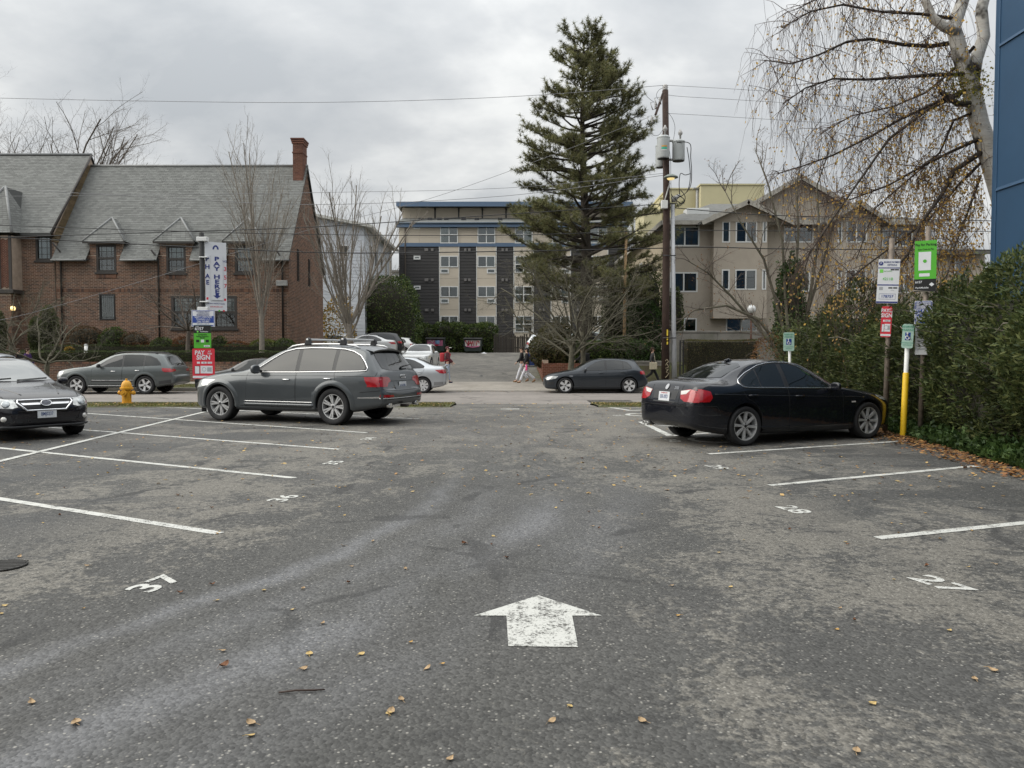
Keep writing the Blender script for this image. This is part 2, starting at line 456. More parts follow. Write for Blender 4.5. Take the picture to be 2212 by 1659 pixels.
def make_street():
    g = NG('street_asphalt')
    big = g.noise(0.25, 5, 0.6, 0.5, (0.4, 1.3, 1)); fine = g.noise(9, 6, 0.75); mid = g.noise(1.1, 6, 0.7)
    col = g.mix(g.rng(big, 0.3, 0.7), (0.165, 0.150, 0.138), (0.235, 0.212, 0.192))
    col = g.mix(1.0, col, g.rng(fine, 0.25, 0.75, 0.78, 1.2), 'MULTIPLY')
    col = g.mix(1.0, col, g.rng(mid, 0.3, 0.7, 0.88, 1.1), 'MULTIPLY')
    cr = g.voro(0.30, 'Distance', 'DISTANCE_TO_EDGE')
    crm = g.rng(g.m('ADD', cr, g.m('MULTIPLY', g.m('ADD', mid, -0.5), 0.2)), 0.0, 0.01, 1, 0)
    col = g.mix(g.m('MULTIPLY', crm, 0.6), col, (0.06, 0.055, 0.05))
    return g.done(col, 0.85, fine, 0.4, 0.01)
STREET = make_street()

def make_alley():
    g = NG('old_alley_asphalt')
    big = g.noise(0.35, 6, 0.65, 0.8); fine = g.noise(7, 7, 0.8); mid = g.noise(1.7, 6, 0.7, 0.4)
    col = g.mix(g.rng(big, 0.3, 0.7), (0.085, 0.082, 0.076), (0.165, 0.155, 0.138))
    col = g.mix(g.rng(mid, 0.5, 0.7), col, (0.21, 0.195, 0.17))
    col = g.mix(1.0, col, g.rng(fine, 0.25, 0.75, 0.6, 1.35), 'MULTIPLY')
    cr = g.voro(0.28, 'Distance', 'DISTANCE_TO_EDGE')
    crm = g.rng(g.m('ADD', cr, g.m('MULTIPLY', g.m('ADD', mid, -0.5), 0.22)), 0.0, 0.014, 1, 0)
    col = g.mix(g.m('MULTIPLY', crm, 0.7), col, (0.035, 0.035, 0.033))
    moss = g.m('MULTIPLY', g.rng(g.x, 0.2, 1.6), g.rng(g.noise(1.9, 5, 0.7, 0, None, (4, 3, 0)), 0.48, 0.6))
    col = g.mix(g.m('MULTIPLY', moss, 0.7), col, (0.10, 0.11, 0.03))
    return g.done(col, 0.9, fine, 0.5, 0.015)
ALLEY = make_alley()

def make_concrete(name, a, b, moss=0.0):
    g = NG(name)
    big = g.noise(0.6, 6, 0.65, 0.6); fine = g.noise(30, 5, 0.7); mid = g.noise(3.5, 6, 0.7)
    col = g.mix(g.rng(big, 0.3, 0.7), a, b)
    col = g.mix(1.0, col, g.rng(fine, 0.25, 0.75, 0.8, 1.18), 'MULTIPLY')
    col = g.mix(g.m('MULTIPLY', g.rng(mid, 0.52, 0.72), 0.45), col, tuple(q * 0.5 for q in a))
    if moss: col = g.mix(g.m('MULTIPLY', g.rng(g.noise(1.2, 6, 0.7, 0, None, (2, 8, 0)), 0.5, 0.66), moss), col, (0.07, 0.08, 0.03))
    return g.done(col, 0.88, fine, 0.35, 0.01)
CONC = make_concrete('sidewalk_concrete', (0.20, 0.18, 0.155), (0.30, 0.275, 0.24))
KERB = make_concrete('kerb_concrete', (0.15, 0.14, 0.125), (0.25, 0.235, 0.21), 0.5)
WALLC = make_concrete('old_wall_concrete', (0.17, 0.16, 0.145), (0.27, 0.255, 0.225), 0.35)
def make_soil():
    g = NG('soil_and_turf')
    a = g.noise(1.2, 6, 0.7); f = g.noise(25, 5, 0.7)
    col = g.mix(g.rng(a, 0.4, 0.6), (0.055, 0.042, 0.028), (0.075, 0.085, 0.03))
    col = g.mix(1.0, col, g.rng(f, 0.25, 0.75, 0.6, 1.4), 'MULTIPLY')
    return g.done(col, 0.95, f, 0.7, 0.03)
SOIL = make_soil()

# ------------------------------------------------------------------ terrain and sheets
def terrain_z(x, y):
    z = hz(y) - 0.07
    if y > 39.2:
        if x < -11.9: z = lerp(0.95, 1.72, min(1, (y - 39.2) / 4.5))
        elif x > 1.7 and y < 47: z = lerp(0.95, 1.45, min(1, (y - 39.2) / 6))
        elif x > 14: z = 1.5
    if 8.3 < x and y < 22: z = hz(y) + 0.1
    if y > 120: z = 1.5
    return z
def sheet(name, xs, ys, zf, m, kind='structure', parent=None, th=0.0):
    nx, ny = len(xs), len(ys)
    vs = [(x, y, zf(x, y)) for y in ys for x in xs]
    fs = [(j*nx+i, j*nx+i+1, (j+1)*nx+i+1, (j+1)*nx+i) for j in range(ny-1) for i in range(nx-1)]
    b = MB(); b.add(vs, fs); o = b.build(name, m, parent, True)
    if kind: o['kind'] = kind
    return o
def fr(a, b, n): return [lerp(a, b, i / n) for i in range(n + 1)]
xs = [-600, -250, -120, -70] + fr(-50, -12.1, 19) + [-11.8] + fr(-11, 1.5, 12) + [1.8] + fr(2.2, 6.2, 5) + fr(6.4, 12, 10) + [13.9, 14.2] + fr(16, 50, 12) + [70, 120, 250, 600]
ys = [-80, -30] + fr(-8, 38.8, 60) + [39.1, 39.3] + fr(39.8, 46.8, 10) + [47.2] + fr(48, 72, 13) + [90, 119, 122, 180, 300, 600, 1200]
sheet('ground', xs, ys, terrain_z, SOIL)
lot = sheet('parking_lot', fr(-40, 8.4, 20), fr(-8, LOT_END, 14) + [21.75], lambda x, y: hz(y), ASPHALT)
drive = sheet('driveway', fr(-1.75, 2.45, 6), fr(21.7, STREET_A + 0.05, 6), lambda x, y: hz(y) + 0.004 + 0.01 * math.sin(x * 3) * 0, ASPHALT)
street = sheet('street', fr(-90, 90, 40), [STREET_A - 0.3] + fr(STREET_A, STREET_B, 6), lambda x, y: -0.07 if y >= STREET_A else hz(y) - 0.02, STREET)
alley = sheet('alley', fr(-11.8, 1.52, 10), fr(WALK_B - 0.02, 68, 10) + [74], lambda x, y: hz(y), ALLEY)
def pad_z(x, y): return 1.38 if y < 61 else max(1.38, hz(y)) 
sheet('rear_car_park', fr(1.53, 16, 6), fr(47.3, 68, 8) + [74], pad_z, ALLEY)
pk = MB(); pk.box(1.53, 1.62, 47.3, 62, 0.2, 1.379); tag(pk.build('rear_car_park_edge', KERB), kind='structure')
sheet('side_car_park', fr(-22, -7.4, 6), fr(49, 66, 8), lambda x, y: 1.45, ALLEY)
pk = MB(); pk.box(-7.5, -7.4, 49, 62, 0.2, 1.449); pk.box(-11.9, -7.5, 49, 49.1, 0.2, 1.449); tag(pk.build('side_car_park_edge', KERB), kind='structure')
apron = sheet('alley_apron', fr(-7.2, 1.9, 8), [STREET_B + 0.02] + fr(STREET_B + 0.15, WALK_A, 5) + [WALK_A + 0.6, WALK_B - 0.03], lambda x, y: hz(y) + 0.004, CONC)

# grass strips between car park and street, kerbs
GRASS = leaf_mat('grass_blades', [(0.10, 0.115, 0.03), (0.16, 0.155, 0.05), (0.075, 0.09, 0.02), (0.26, 0.22, 0.09)], 0.7, 0.3)
rs = np.random.RandomState(3)
def grass_patch(name, x0, x1, y0, y1, n, h, zf, label, m=GRASS):
    x = rs.uniform(x0, x1, n); y = rs.uniform(y0, y1, n)
    keep = np.sin(x * 2.1) * 0.3 + np.sin(y * 3.7 + x) * 0.3 + rs.uniform(-0.6, 1, n) > -0.15
    x, y = x[keep], y[keep]; n = len(x)
    z = np.array([zf(a, b) for a, b in zip(x, y)])
    a = rs.uniform(0, 6.28, n); w = rs.uniform(0.006, 0.014, n); hh = h * rs.uniform(0.4, 1.2, n); lean = rs.uniform(-0.8, 0.8, (n, 2)) * hh[:, None]
    v = np.zeros((n, 3, 3))
    v[:, 0] = np.stack([x - w * np.cos(a), y - w * np.sin(a), z - 0.01], 1)
    v[:, 1] = np.stack([x + w * np.cos(a), y + w * np.sin(a), z - 0.01], 1)
    v[:, 2] = np.stack([x + lean[:, 0], y + lean[:, 1], z + hh], 1)
    o = np_mesh(name, v.reshape(-1, 3), 3, m)
    return tag(o, label, 'grass', kind='stuff')
def strip(name, x0, x1):
    ny = fr(21.5, 24.35, 8)
    return sheet(name, fr(x0, x1, 24), ny, lambda x, y: hz(y) + 0.035 + 0.02 * math.sin(x * 1.7 + y) + (0.0 if 21.7 < y < 24.2 else -0.06), SOIL)
strip('verge_soil_left', -40, -1.75); strip('verge_soil_right', 2.45, 30)
gl = lambda x, y: hz(y) + 0.04
grass_patch('verge_grass', -26, -1.8, 21.6, 24.3, 24000, 0.06, gl, 'short yellowing grass on the strip round the yellow hydrant')
grass_patch('verge_grass', 2.5, 14, 21.7, 24.3, 12000, 0.06, gl, 'leaf-strewn grass strip behind the black sedan by the street')
def kerb(name, x0, x1, y, z0, z1, w=0.15):
    b = MB(); n = max(2, int((x1 - x0) / 3))
    root = empty(name, (0, 0, 0)); root['kind'] = 'structure'
    first = None
    for i in range(n):
        a = lerp(x0, x1, i / n) + 0.006; c = lerp(x0, x1, (i + 1) / n) - 0.006
        mb = MB(); mb.box(a, c, y, y + w, z0, z1); o = mb.build('kerb_stone', KERB, root, bevel=0.012)
    return root
kerb('kerb_lot_side', -26, -1.8, 24.36, -0.4, 0.025)
kerb('kerb_lot_side', 2.5, 24, 24.36, -0.4, 0.025)
kerb('kerb_far_side', -42, -7.2, STREET_B, -0.4, 0.08)
kerb('kerb_far_side', 1.95, 36, STREET_B, -0.4, 0.08)
bb = MB(); bb.box(-7.2, 1.95, STREET_B - 0.02, STREET_B + 0.1, -0.4, -0.042); tag(bb.build('apron_lip', KERB, None, bevel=0.01), kind='structure')
def plant_z(x, y): return 0.07 + 0.07 * (y - STREET_B) / (WALK_A - STREET_B)
for a, c in ((-42, -7.25), (1.95, 36)):
    sheet('planting_strip', fr(a, c, 20), fr(STREET_B + 0.14, WALK_A + 0.05, 4), lambda x, y: plant_z(x, y) - 0.005 + 0.012 * math.sin(2.3 * x + y), SOIL)
grass_patch('verge_grass', 1.95, 22, STREET_B + 0.2, WALK_A, 14000, 0.07, plant_z, 'green grass strip along the far kerb under the utility pole')
grass_patch('verge_grass', -24, -7.3, STREET_B + 0.2, WALK_A, 12000, 0.06, plant_z, 'thin mossy grass strip along the far kerb behind the parked cars')
# sidewalk of separate slabs
def sidewalk(name, x0, x1):
    root = empty(name); root['kind'] = 'structure'
    n = int((x1 - x0) / 1.5)
    me = None
    for i in range(n):
        for (ya, yb) in ((WALK_A, (WALK_A + WALK_B) / 2 - 0.006), ((WALK_A + WALK_B) / 2 + 0.006, WALK_B)):
            mb = MB(); a = x0 + i * 1.5 + 0.006; dz = random.uniform(-0.006, 0.006)
            mb.box(a, a + 1.488, ya, yb, -0.2, hz(ya) + 0.01 + dz); mb.build('paving_slab', CONC, root, bevel=0.008)
sidewalk('sidewalk', -33, -7.3); sidewalk('sidewalk', 1.95, 24)

# ------------------------------------------------------------------ painted markings (parts of the car park)
def make_paint(name, wear):
    g = NG(name)
    f = g.noise(55, 6, 0.8); m_ = g.noise(7, 5, 0.7)
    w = g.rng(g.m('ADD', f, g.m('MULTIPLY', g.m('ADD', m_, -0.5), 0.7)), wear, wear + 0.10)
    col = g.mix(w, (0.10, 0.098, 0.09), (0.52, 0.52, 0.49))
    return g.done(col, 0.75, f, 0.3, 0.006)
PAINT = make_paint('line_paint', 0.375); PAINTW = make_paint('worn_arrow_paint', 0.40)
def flat(name, pts, m=PAINT, dz=0.004, parent=None, sub=6):
    """painted polygon laid on the ground; pts are (x, y)"""
    bm = bmesh.new(); vs = [bm.verts.new((x, y, 0)) for x, y in pts]; bm.faces.new(vs)
    ys_ = [p[1] for p in pts]; lo, hi = min(ys_), max(ys_)
    for k in (LOT_END, STREET_A):
        if lo < k < hi: bmesh.ops.bisect_plane(bm, geom=bm.verts[:] + bm.edges[:] + bm.faces[:], plane_co=(0, k, 0), plane_no=(0, 1, 0))
    for v in bm.verts: v.co.z = hz(v.co.y) + dz
    me = bpy.data.meshes.new(name); bm.to_mesh(me); bm.free(); me.materials.append(m)
    if me.polygons and me.polygons[0].normal.z < 0: me.flip_normals()
    return mesh_obj(name, me, parent if parent else lot)
def stripe(a, b, w=0.1, name='stall_line', m=PAINT, dz=0.004):
    a = Vector(a[:2]); b = Vector(b[:2]); d = (b - a).normalized(); n = Vector((-d.y, d.x)) * w / 2
    return flat(name, [tuple(a + n), tuple(a - n), tuple(b - n), tuple(b + n)], m, dz)
def gl_(u, v): return G(u, v)
def extend(a, b, t): return a + (b - a) * t
# right bays
for (p, q, t) in (((1531, 981), (1965, 952), 1.0), ((1663, 1049), (2118, 1006), 1.0), ((1895, 1163), (2212, 1130), 1.7)):
    a, b = G(*p), G(*q); stripe(a, extend(a, b, t))
# left bays and the long line between the two rows
for (p, q, t) in (((792, 935), (185, 893), 1.15), ((733, 971), (183, 929), 1.5), ((637, 1033), (0, 968), 1.35), ((475, 1153), (0, 1078), 1.6), ((905, 905), (450, 884), 1.3)):
    a, b = G(*p), G(*q); stripe(a, extend(a, b, t))
a, b = G(0, 997), G(455, 887); stripe(extend(a, b, -0.35), extend(a, b, 1.02), 0.11, dz=0.008)
stripe(G(470, 880), G(200, 873), 0.1)
# direction arrow
def arrow(pts, m): flat('arrow', [tuple(G(*p)[:2]) for p in pts], m)
arrow([(1163, 1287), (1300, 1331), (1236, 1331), (1249, 1399), (1098, 1397), (1094, 1331), (1024, 1331)], PAINTW)
stripe(G(1082, 884), G(1122, 883.5), 0.22, 'arrow', PAINTW)
# bay numbers
def number(txt, u, v, size, left, ang):
    p = G(u, v)
    if left: xd = Vector((math.sin(ang), math.cos(ang), 0))
    else: xd = Vector((math.sin(ang), -math.cos(ang), 0))
    xd.z = LOT_SLOPE * xd.y
    nrm = Vector((0, -LOT_SLOPE, 1))
    o = text_mesh(txt, size, PAINT, 'bay_number', lot, frame_matrix(p + Vector((0, 0, 0.004)), xd, nrm), bold=0.018, extrude=0.0008, sx=1.3)
number('37', 340, 1262, 0.29, True, R(16)); number('36', 614, 1077, 0.29, True, R(14)); number('35', 722, 1000, 0.29, True, R(10)); number('34', 797, 948, 0.29, True, R(10))
number('27', 2030, 1262, 0.29, False, R(20)); number('28', 1712, 1101, 0.29, False, R(14)); number('29', 1548, 1009.5, 0.29, False, R(12)); number('30', 1452, 952, 0.29, False, R(12)); number('31', 1335, 898, 0.29, False, R(12))
# accessible bay: outlines and wheelchair symbol
def ring(c, r0, r1, a0=0, a1=360, name='accessible_symbol', n=22):
    pts = [(c[0] + r1 * math.cos(R(lerp(a0, a1, i / n))), c[1] + r1 * math.sin(R(lerp(a0, a1, i / n)))) for i in range(n + 1)]
    pts += [(c[0] + r0 * math.cos(R(lerp(a1, a0, i / n))), c[1] + r0 * math.sin(R(lerp(a1, a0, i / n)))) for i in range(n + 1)]
    b = MB()
    for i in range(n):
        q = [pts[i], pts[i + 1], pts[2 * n + 1 - i - 1], pts[2 * n + 1 - i]]
        b.quad(*[(x, y, hz(y) + 0.004) for x, y in q[::-1]])
    return b.build(name, PAINT, lot)
a, b, c = G(1384, 911), G(1448, 942), G(1395, 888)
stripe(a, b, 0.14); stripe(b, extend(b, G(1500, 938), 2.2), 0.14)
a, b = G(1316, 880), G(1362, 887); stripe(a, b, 0.14); stripe(b, extend(b, G(1420, 884.5), 3.0), 0.14); stripe(extend(a, b, 0.1), extend(G(1330, 880), G(1420, 881), 3.0), 0.1)
c = G(1392, 896); ring(c, 0.36, 0.48); c = G(1545, 950); ring(c, 0.36, 0.48)
# bird-seed of dark cast-iron covers
def cover(name, u, v, r, label, Y=None):
    p = G(u, v) if Y is None else P(u, v, Y)
    rt = empty(name, (p.x, p.y, p.z + 0.001), 0, label, 'cover')
    b = MB(); b.lathe([(0, 0.0), (r, 0.0), (r, 0.012), (r * 0.94, 0.016), (r * 0.94, 0.008), (0, 0.009)], 28); b.build('frame', mat('cast_iron', (0.035, 0.033, 0.03), 0.6, metal=0.3, var=0.3, vscale=20), rt, True)
    for i in range(-3, 4):
        h = math.sqrt(max(0.01, (r * 0.9) ** 2 - (i * r * 0.25) ** 2)); b = MB(); b.box(-h, h, i * r * 0.25 - 0.012, i * r * 0.25 + 0.012, 0.008, 0.014); b.build('rib', MATS['cast_iron'], rt)
cover('manhole_cover', 8, 1224, 0.15, 'round dark iron cover in the asphalt at the left edge of the lot')
pp = P(1315, 866, 26.5)
dr = empty('drain_grate', (pp.x, 26.0, -0.068), 0, 'dark metal plate set in the street beside the driveway', 'grate')
b = MB(); b.box(-0.75, 0.75, -0.55, 0.55, 0.0, 0.008); b.build('plate', MATS['cast_iron'], dr)
for i in range(12):
    b = MB(); b.box(-0.7 + i * 0.122, -0.64 + i * 0.122, -0.5, 0.5, 0.008, 0.014); b.build('rib', MATS['cast_iron'], dr)
# ------------------------------------------------------------------ building helpers
BR = random.Random(11)
UP = Vector((0, 0, 1))
def wall_mb(mb, O, xd, N, w, h, holes, depth=0.18):
    """front sheet of a wall with rectangular openings (x0, x1, z0, z1) and their reveals"""
    O = Vector(O); xd = Vector(xd); N = Vector(N)
    xs_ = sorted({0.0, w} | {min(max(v, 0), w) for q in holes for v in q[:2]}); zs_ = sorted({0.0, h} | {min(max(v, 0), h) for q in holes for v in q[2:4]})
    pt = lambda x, z, d=0: O + xd * x + UP * z - N * d
    for i in range(len(xs_) - 1):
        for j in range(len(zs_) - 1):
            a, b, c, d = xs_[i], xs_[i+1], zs_[j], zs_[j+1]; mx, mz = (a+b)/2, (c+d)/2
            if any(q[0] < mx < q[1] and q[2] < mz < q[3] for q in holes): continue
            mb.quad(pt(a, c), pt(b, c), pt(b, d), pt(a, d))
    for q in holes:
        a, b, c, d = q[:4]
        mb.quad(pt(a, c), pt(a, d), pt(a, d, depth), pt(a, c, depth)); mb.quad(pt(b, c), pt(b, c, depth), pt(b, d, depth), pt(b, d))
        mb.quad(pt(a, c), pt(a, c, depth), pt(b, c, depth), pt(b, c)); mb.quad(pt(a, d), pt(b, d), pt(b, d, depth), pt(a, d, depth))
    return mb
GLASSW = glass_mat('window_glass', (0.75, 0.8, 0.8), 0.10)
WFRAME = mat('white_window_frame', (0.66, 0.67, 0.66), 0.5)
ROOMS = mat('dim_room', (0.035, 0.035, 0.037), 0.9)
BLIND = mat('pale_blind', (0.42, 0.46, 0.43), 0.8, var=0.15, vscale=2)
BLIND2 = mat('grey_blind', (0.17, 0.18, 0.18), 0.8, var=0.2, vscale=2)
def window(parent, O, xd, N, rect, cols=2, rows=1, fm=WFRAME, fw=0.07, depth=0.10, muntin=0, blind=None, frac=1.0, proud=0.02, sill=False, blinds=None, name='window'):
    """frame > pane(s), blind, dark room behind"""
    O = Vector(O); xd = Vector(xd); N = Vector(N); a, b, c, d = rect
    M = Matrix((xd, UP, N)).transposed().to_4x4(); M.translation = O + xd * a + UP * c
    w, h = b - a, d - c
    mb = MB(); z0, z1 = -depth, proud
    surf = depth <= .05                             # set on the face of a wall instead of in an opening
    if surf: z0, z1 = .0, max(proud, .05) + .02
    zg = -depth*.45 if not surf else z1 * .6
    zb_ = zg - .05 if not surf else z1 * .35
    mb.box(0, fw, 0, h, z0, z1); mb.box(w - fw, w, 0, h, z0, z1); mb.box(fw, w - fw, 0, fw, z0, z1); mb.box(fw, w - fw, h - fw, h, z0, z1)
    cw = (w - fw) / cols
    for i in range(1, cols): mb.box(i*cw, i*cw + fw, fw, h - fw, z0, z1 - .006)
    rh = (h - fw) / rows
    for j in range(1, rows):
        for i in range(cols): mb.box(i*cw + fw, (i+1)*cw, j*rh, j*rh + fw, z0, z1 - .01)
    o = mb.build(name, fm, parent); o.matrix_local = (parent.matrix_world.inverted() if parent else Matrix()) @ M if False else M
    for i in range(cols):
        for j in range(rows):
            x0, x1, y0, y1 = i*cw + fw - .003, (i+1)*cw + .003, j*rh + fw - .003, (j+1)*rh + .003
            p = MB(); zz = zg; p.box(x0, x1, y0, y1, zz, zz + .006); p.build('pane', GLASSW, o)
            bl = blinds[(j*cols + i) % len(blinds)] if blinds else blind
            if bl is not None:
                fr_ = frac if not isinstance(frac, (list, tuple)) else frac[(j*cols+i) % len(frac)]
                p = MB(); p.box(x0, x1, y1 - (y1-y0)*fr_, y1, zb_, zb_ + .005); p.build('blind', bl, o)
    if muntin:
        p = MB()
        nx, nz = muntin
        for i in range(1, nx): p.box(w*i/nx - .012, w*i/nx + .012, fw, h - fw, zg + .004, zg + .016)
        for j in range(1, nz): p.box(fw, w - fw, h*j/nz - .012, h*j/nz + .012, zg + .004, zg + .014)
        p.build('glazing_bars', fm, o)['kind'] = 'stuff'
    p = MB(); p.box(.01, w - .01, .01, h - .01, *((-depth - .25, -depth - .24) if not surf else (.003, .008))); p.build('room', ROOMS, o)
    if sill:
        p = MB(); p.box(-.08, w + .08, -.12, -.002, -depth, .09); p.build('sill', fm, o, bevel=.01)
    return o

def box_piece(mb, M, w, h, d):
    vs = [(0,0,0),(w,0,0),(w,h,0),(0,h,0),(0,0,d),(w,0,d),(w,h,d),(0,h,d)]
    mb.add([M @ Vector(p) for p in vs], [(4,5,6,7),(0,1,5,4),(1,2,6,5),(2,3,7,6),(3,0,4,7)])
def lay(parent, O, xd, ud, N, rows, course, length, gap, depth, m, span, skip, single, name, mass, tilt=0.0, soldier=()):
    """courses of bricks or slates; the first `single` in view order are objects, the rest one mesh"""
    O = Vector(O); xd = Vector(xd).normalized(); ud = Vector(ud).normalized(); N = Vector(N).normalized()
    M0 = Matrix((xd, ud, N)).transposed().to_4x4(); M0.translation = O
    unit = MB(); box_piece(unit, Matrix.Rotation(-tilt, 4, 'X'), length - gap, course - gap, depth); um = unit.mesh(name, m)
    big = MB(); n = 0
    for r_ in range(rows):
        z = r_ * course; a, b = span(z + course / 2)
        if b - a < length * .5: continue
        x = a - (length / 2 if r_ % 2 else 0) - BR.uniform(0, .02)
        while x < b:
            x0, x1 = max(x, a), min(x + length - gap, b); x += length
            if x1 - x0 < .04: continue
            cut = False
            for q in skip:
                if q[2] < z + course * .55 and q[3] > z + course * .45:
                    if x0 >= q[0] and x1 <= q[1]: cut = True; break
                    if x0 < q[0] < x1: x1 = q[0] - .004
                    elif x0 < q[1] < x1: x0 = q[1] + .004
            if cut or x1 - x0 < .03: continue
            M = M0 @ Matrix.Translation((x0, z, BR.uniform(-.003, .002))) @ Matrix.Rotation(-tilt, 4, 'X')
            if n < single and abs(x1 - x0 - (length - gap)) < 1e-4 and (r_ * 7 + int(x * 3)) % 2 == 0:
                o = mesh_obj(name, um, parent); o.matrix_local = M0 @ Matrix.Translation((x0, z, BR.uniform(-.003, .003))); n += 1
            else: box_piece(big, M, x1 - x0, course - gap, depth)
    if big.v:
        o = big.build(mass, m, parent); o['kind'] = 'stuff'

# ------------------------------------------------------------------ brick house
MORTAR = mat('pale_mortar', (0.38, 0.30, 0.235), 0.9, var=0.2, vscale=3)
BRICK = mat('red_brown_brick', (0.150, 0.078, 0.050), 0.88, island=0.42, col2=(0.065, 0.042, 0.036), var=0.3, vscale=1.1, bump=0.3, bscale=60)
BRICKR = mat('orange_red_brick', (0.15, 0.066, 0.044), 0.88, island=0.3, col2=(0.12, 0.05, 0.035), var=0.2, vscale=1.1, bump=0.3, bscale=60)
SLATE = mat('grey_slate', (0.150, 0.154, 0.147), 0.8, island=0.2, var=0.10, vscale=0.7, bump=0.2, bscale=30)
DKFR = mat('dark_brown_frame', (0.035, 0.030, 0.027), 0.6)
TANS = mat('tan_cedar_shingle', (0.27, 0.20, 0.115), 0.85, island=0.2, var=0.15)
LEAD = mat('grey_ridge_lead', (0.20, 0.205, 0.205), 0.6, var=0.2, vscale=2)
HY = 46.0
def hx(u): return P(u, 600, HY).x
def hzv(v): return P(600, v, HY).z
house = empty('brick_house', (-20, HY, 1.7), 0, 'brown brick house with steep grey slate roof, hipped dormers and tall chimney', 'house')
house.location = (0, 0, 0)
XR, XL, ZB = -13.28, -27.15, 1.75
EZ, RZ_ = 7.2, 13.65
wins = {'b1': (213, 248, 635, 692), 't': (369, 511, 639, 710), 'd1': (209, 252, 528, 588), 'd2': (360, 402, 530, 590), 'd3': (508, 550, 530, 590)}
rects = {k: (hx(q[0]) - XL, hx(q[1]) - XL, hzv(q[3]) - ZB, hzv(q[2]) - ZB) for k, q in wins.items()}
dorm = []
for k in ('d1', 'd2', 'd3'):
    q = rects[k]; dorm.append((q[0] - .38, q[1] + .38, EZ - ZB, 8.2 - ZB))
# front wall, dormer fronts flush with it
W = XR - XL
wl = MB(); wall_mb(wl, (XL, HY, ZB), (1, 0, 0), (0, -1, 0), W, EZ - ZB + .25, [rects[k] for k in rects])
for k, q in zip(('d1', 'd2', 'd3'), dorm):
    r_ = rects[k]; wall_mb(wl, (XL + q[0], HY, EZ + .25), (1, 0, 0), (0, -1, 0), q[1] - q[0], 8.2 - EZ - .25, [(r_[0] - q[0], r_[1] - q[0], -1, r_[3] + ZB - EZ - .25)])
    wl.box(XL + q[0], XL + q[0] + .1, HY + .01, HY + 1.2, EZ, 8.2); wl.box(XL + q[1] - .1, XL + q[1], HY + .01, HY + 1.2, EZ, 8.2)
# gable end
RY, BY = HY + 4.1, HY + 8.2
wl.poly([(XR, HY, ZB), (XR, BY, ZB), (XR, BY, EZ), (XR, RY, RZ_ - .15), (XR, HY, EZ)])
wl.build('wall', MORTAR, house)
skip = [rects[k] for k in rects]
def fspan(z): return (0, W) if z < EZ - ZB + .2 else (0, 0)
lay(house, (XL, HY, ZB), (1, 0, 0), (0, 0, 1), (0, -1, 0), 66, .087, .265, .026, .012, BRICK, fspan, skip, 300, 'brick', 'brickwork')
for q, k in zip(dorm, ('d1', 'd2', 'd3')):
    lay(house, (XL, HY, EZ + .25), (1, 0, 0), (0, 0, 1), (0, -1, 0), 9, .087, .265, .026, .012, BRICK, lambda z, q=q: (q[0], q[1]), [(rects[k][0], rects[k][1], -9, 9)], 0, 'brick', 'brickwork')
def gspan(z):
    zz = z + ZB
    if zz < EZ: return (0, BY - HY)
    t = (zz - EZ) / (RZ_ - .15 - EZ); return (t * (RY - HY), BY - HY - t * (BY - RY)) if t < 1 else (0, 0)
gw = [(1.7, 2.0, hzv(605) - ZB + .1, hzv(547) - ZB + .5), (4.3, 4.6, hzv(608) - ZB + .1, hzv(558) - ZB + .5)]
lay(house, (XR, HY, ZB), (0, 1, 0), (0, 0, 1), (1, 0, 0), 140, .087, .265, .026, .012, BRICK, gspan, gw, 0, 'brick', 'brickwork')
for q in gw: window(house, (XR, HY, ZB), (0, 1, 0), (1, 0, 0), q, 1, 1, DKFR, .06, .02, proud=.03)
# main roof
sd = Vector((0, RY - HY + .45, RZ_ - EZ + .15 + .0)); 
EY = HY - .45; ez = EZ - .10
ud = Vector((0, RY - EY, RZ_ - ez)); SL = ud.length; ud.normalize(); rn = Vector((0, -ud.z, ud.y))
rf = MB(); XRE = XR + .12
YD = lambda z: EY + (z - ez) / ud.z * ud.y
ed = [XL] + [XL + v for q in dorm for v in q[:2]] + [XRE]
for i in range(len(ed) - 1):
    zb0 = ez if i % 2 == 0 else 8.15
    rf.quad((ed[i], YD(zb0), zb0), (ed[i+1], YD(zb0), zb0), (ed[i+1], RY, RZ_), (ed[i], RY, RZ_))
    if i % 2 == 0:
        rf.quad((ed[i], EY, ez - .08), (ed[i+1], EY, ez - .08), (ed[i+1], EY, ez), (ed[i], EY, ez))
        rf.quad((ed[i], EY, ez - .08), (ed[i], HY, ez + .1), (ed[i+1], HY, ez + .1), (ed[i+1], EY, ez - .08))
rf.quad((XRE, BY + .4, ez), (XL, BY + .4, ez), (XL, RY, RZ_), (XRE, RY, RZ_))
roof = rf.build('roof', mat('roof_felt', (.06, .062, .06), .9), house)
dsk = []
for q in dorm:   # slates left out where a dormer stands
    u0 = 0; u1 = (8.2 - ez) / ud.z; dsk.append((q[0] - .02, q[1] + .02, -1, u1 - .05))
    for k in range(6):
        t0 = u1 + k * .26; sh = .22 + k * .19; dsk.append((q[0] - .2 + sh, q[1] + .2 - sh, t0 - .02, t0 + .27))
lay(roof, Vector((XL, EY, ez)) + rn * .004, (1, 0, 0), ud, rn, int(SL / .15), .15, .27, .008, .012, SLATE, lambda z: (0, XRE - XL), dsk, 300, 'slate', 'slating', tilt=.05)
mb = MB(); mb.tube([(XL, RY, RZ_ + .03), (XRE, RY, RZ_ + .03)], .09, 8); mb.build('ridge', LEAD, roof, True)
mb = MB(); mb.box(XRE, XRE + .05, EY, RY, 0, .22); 
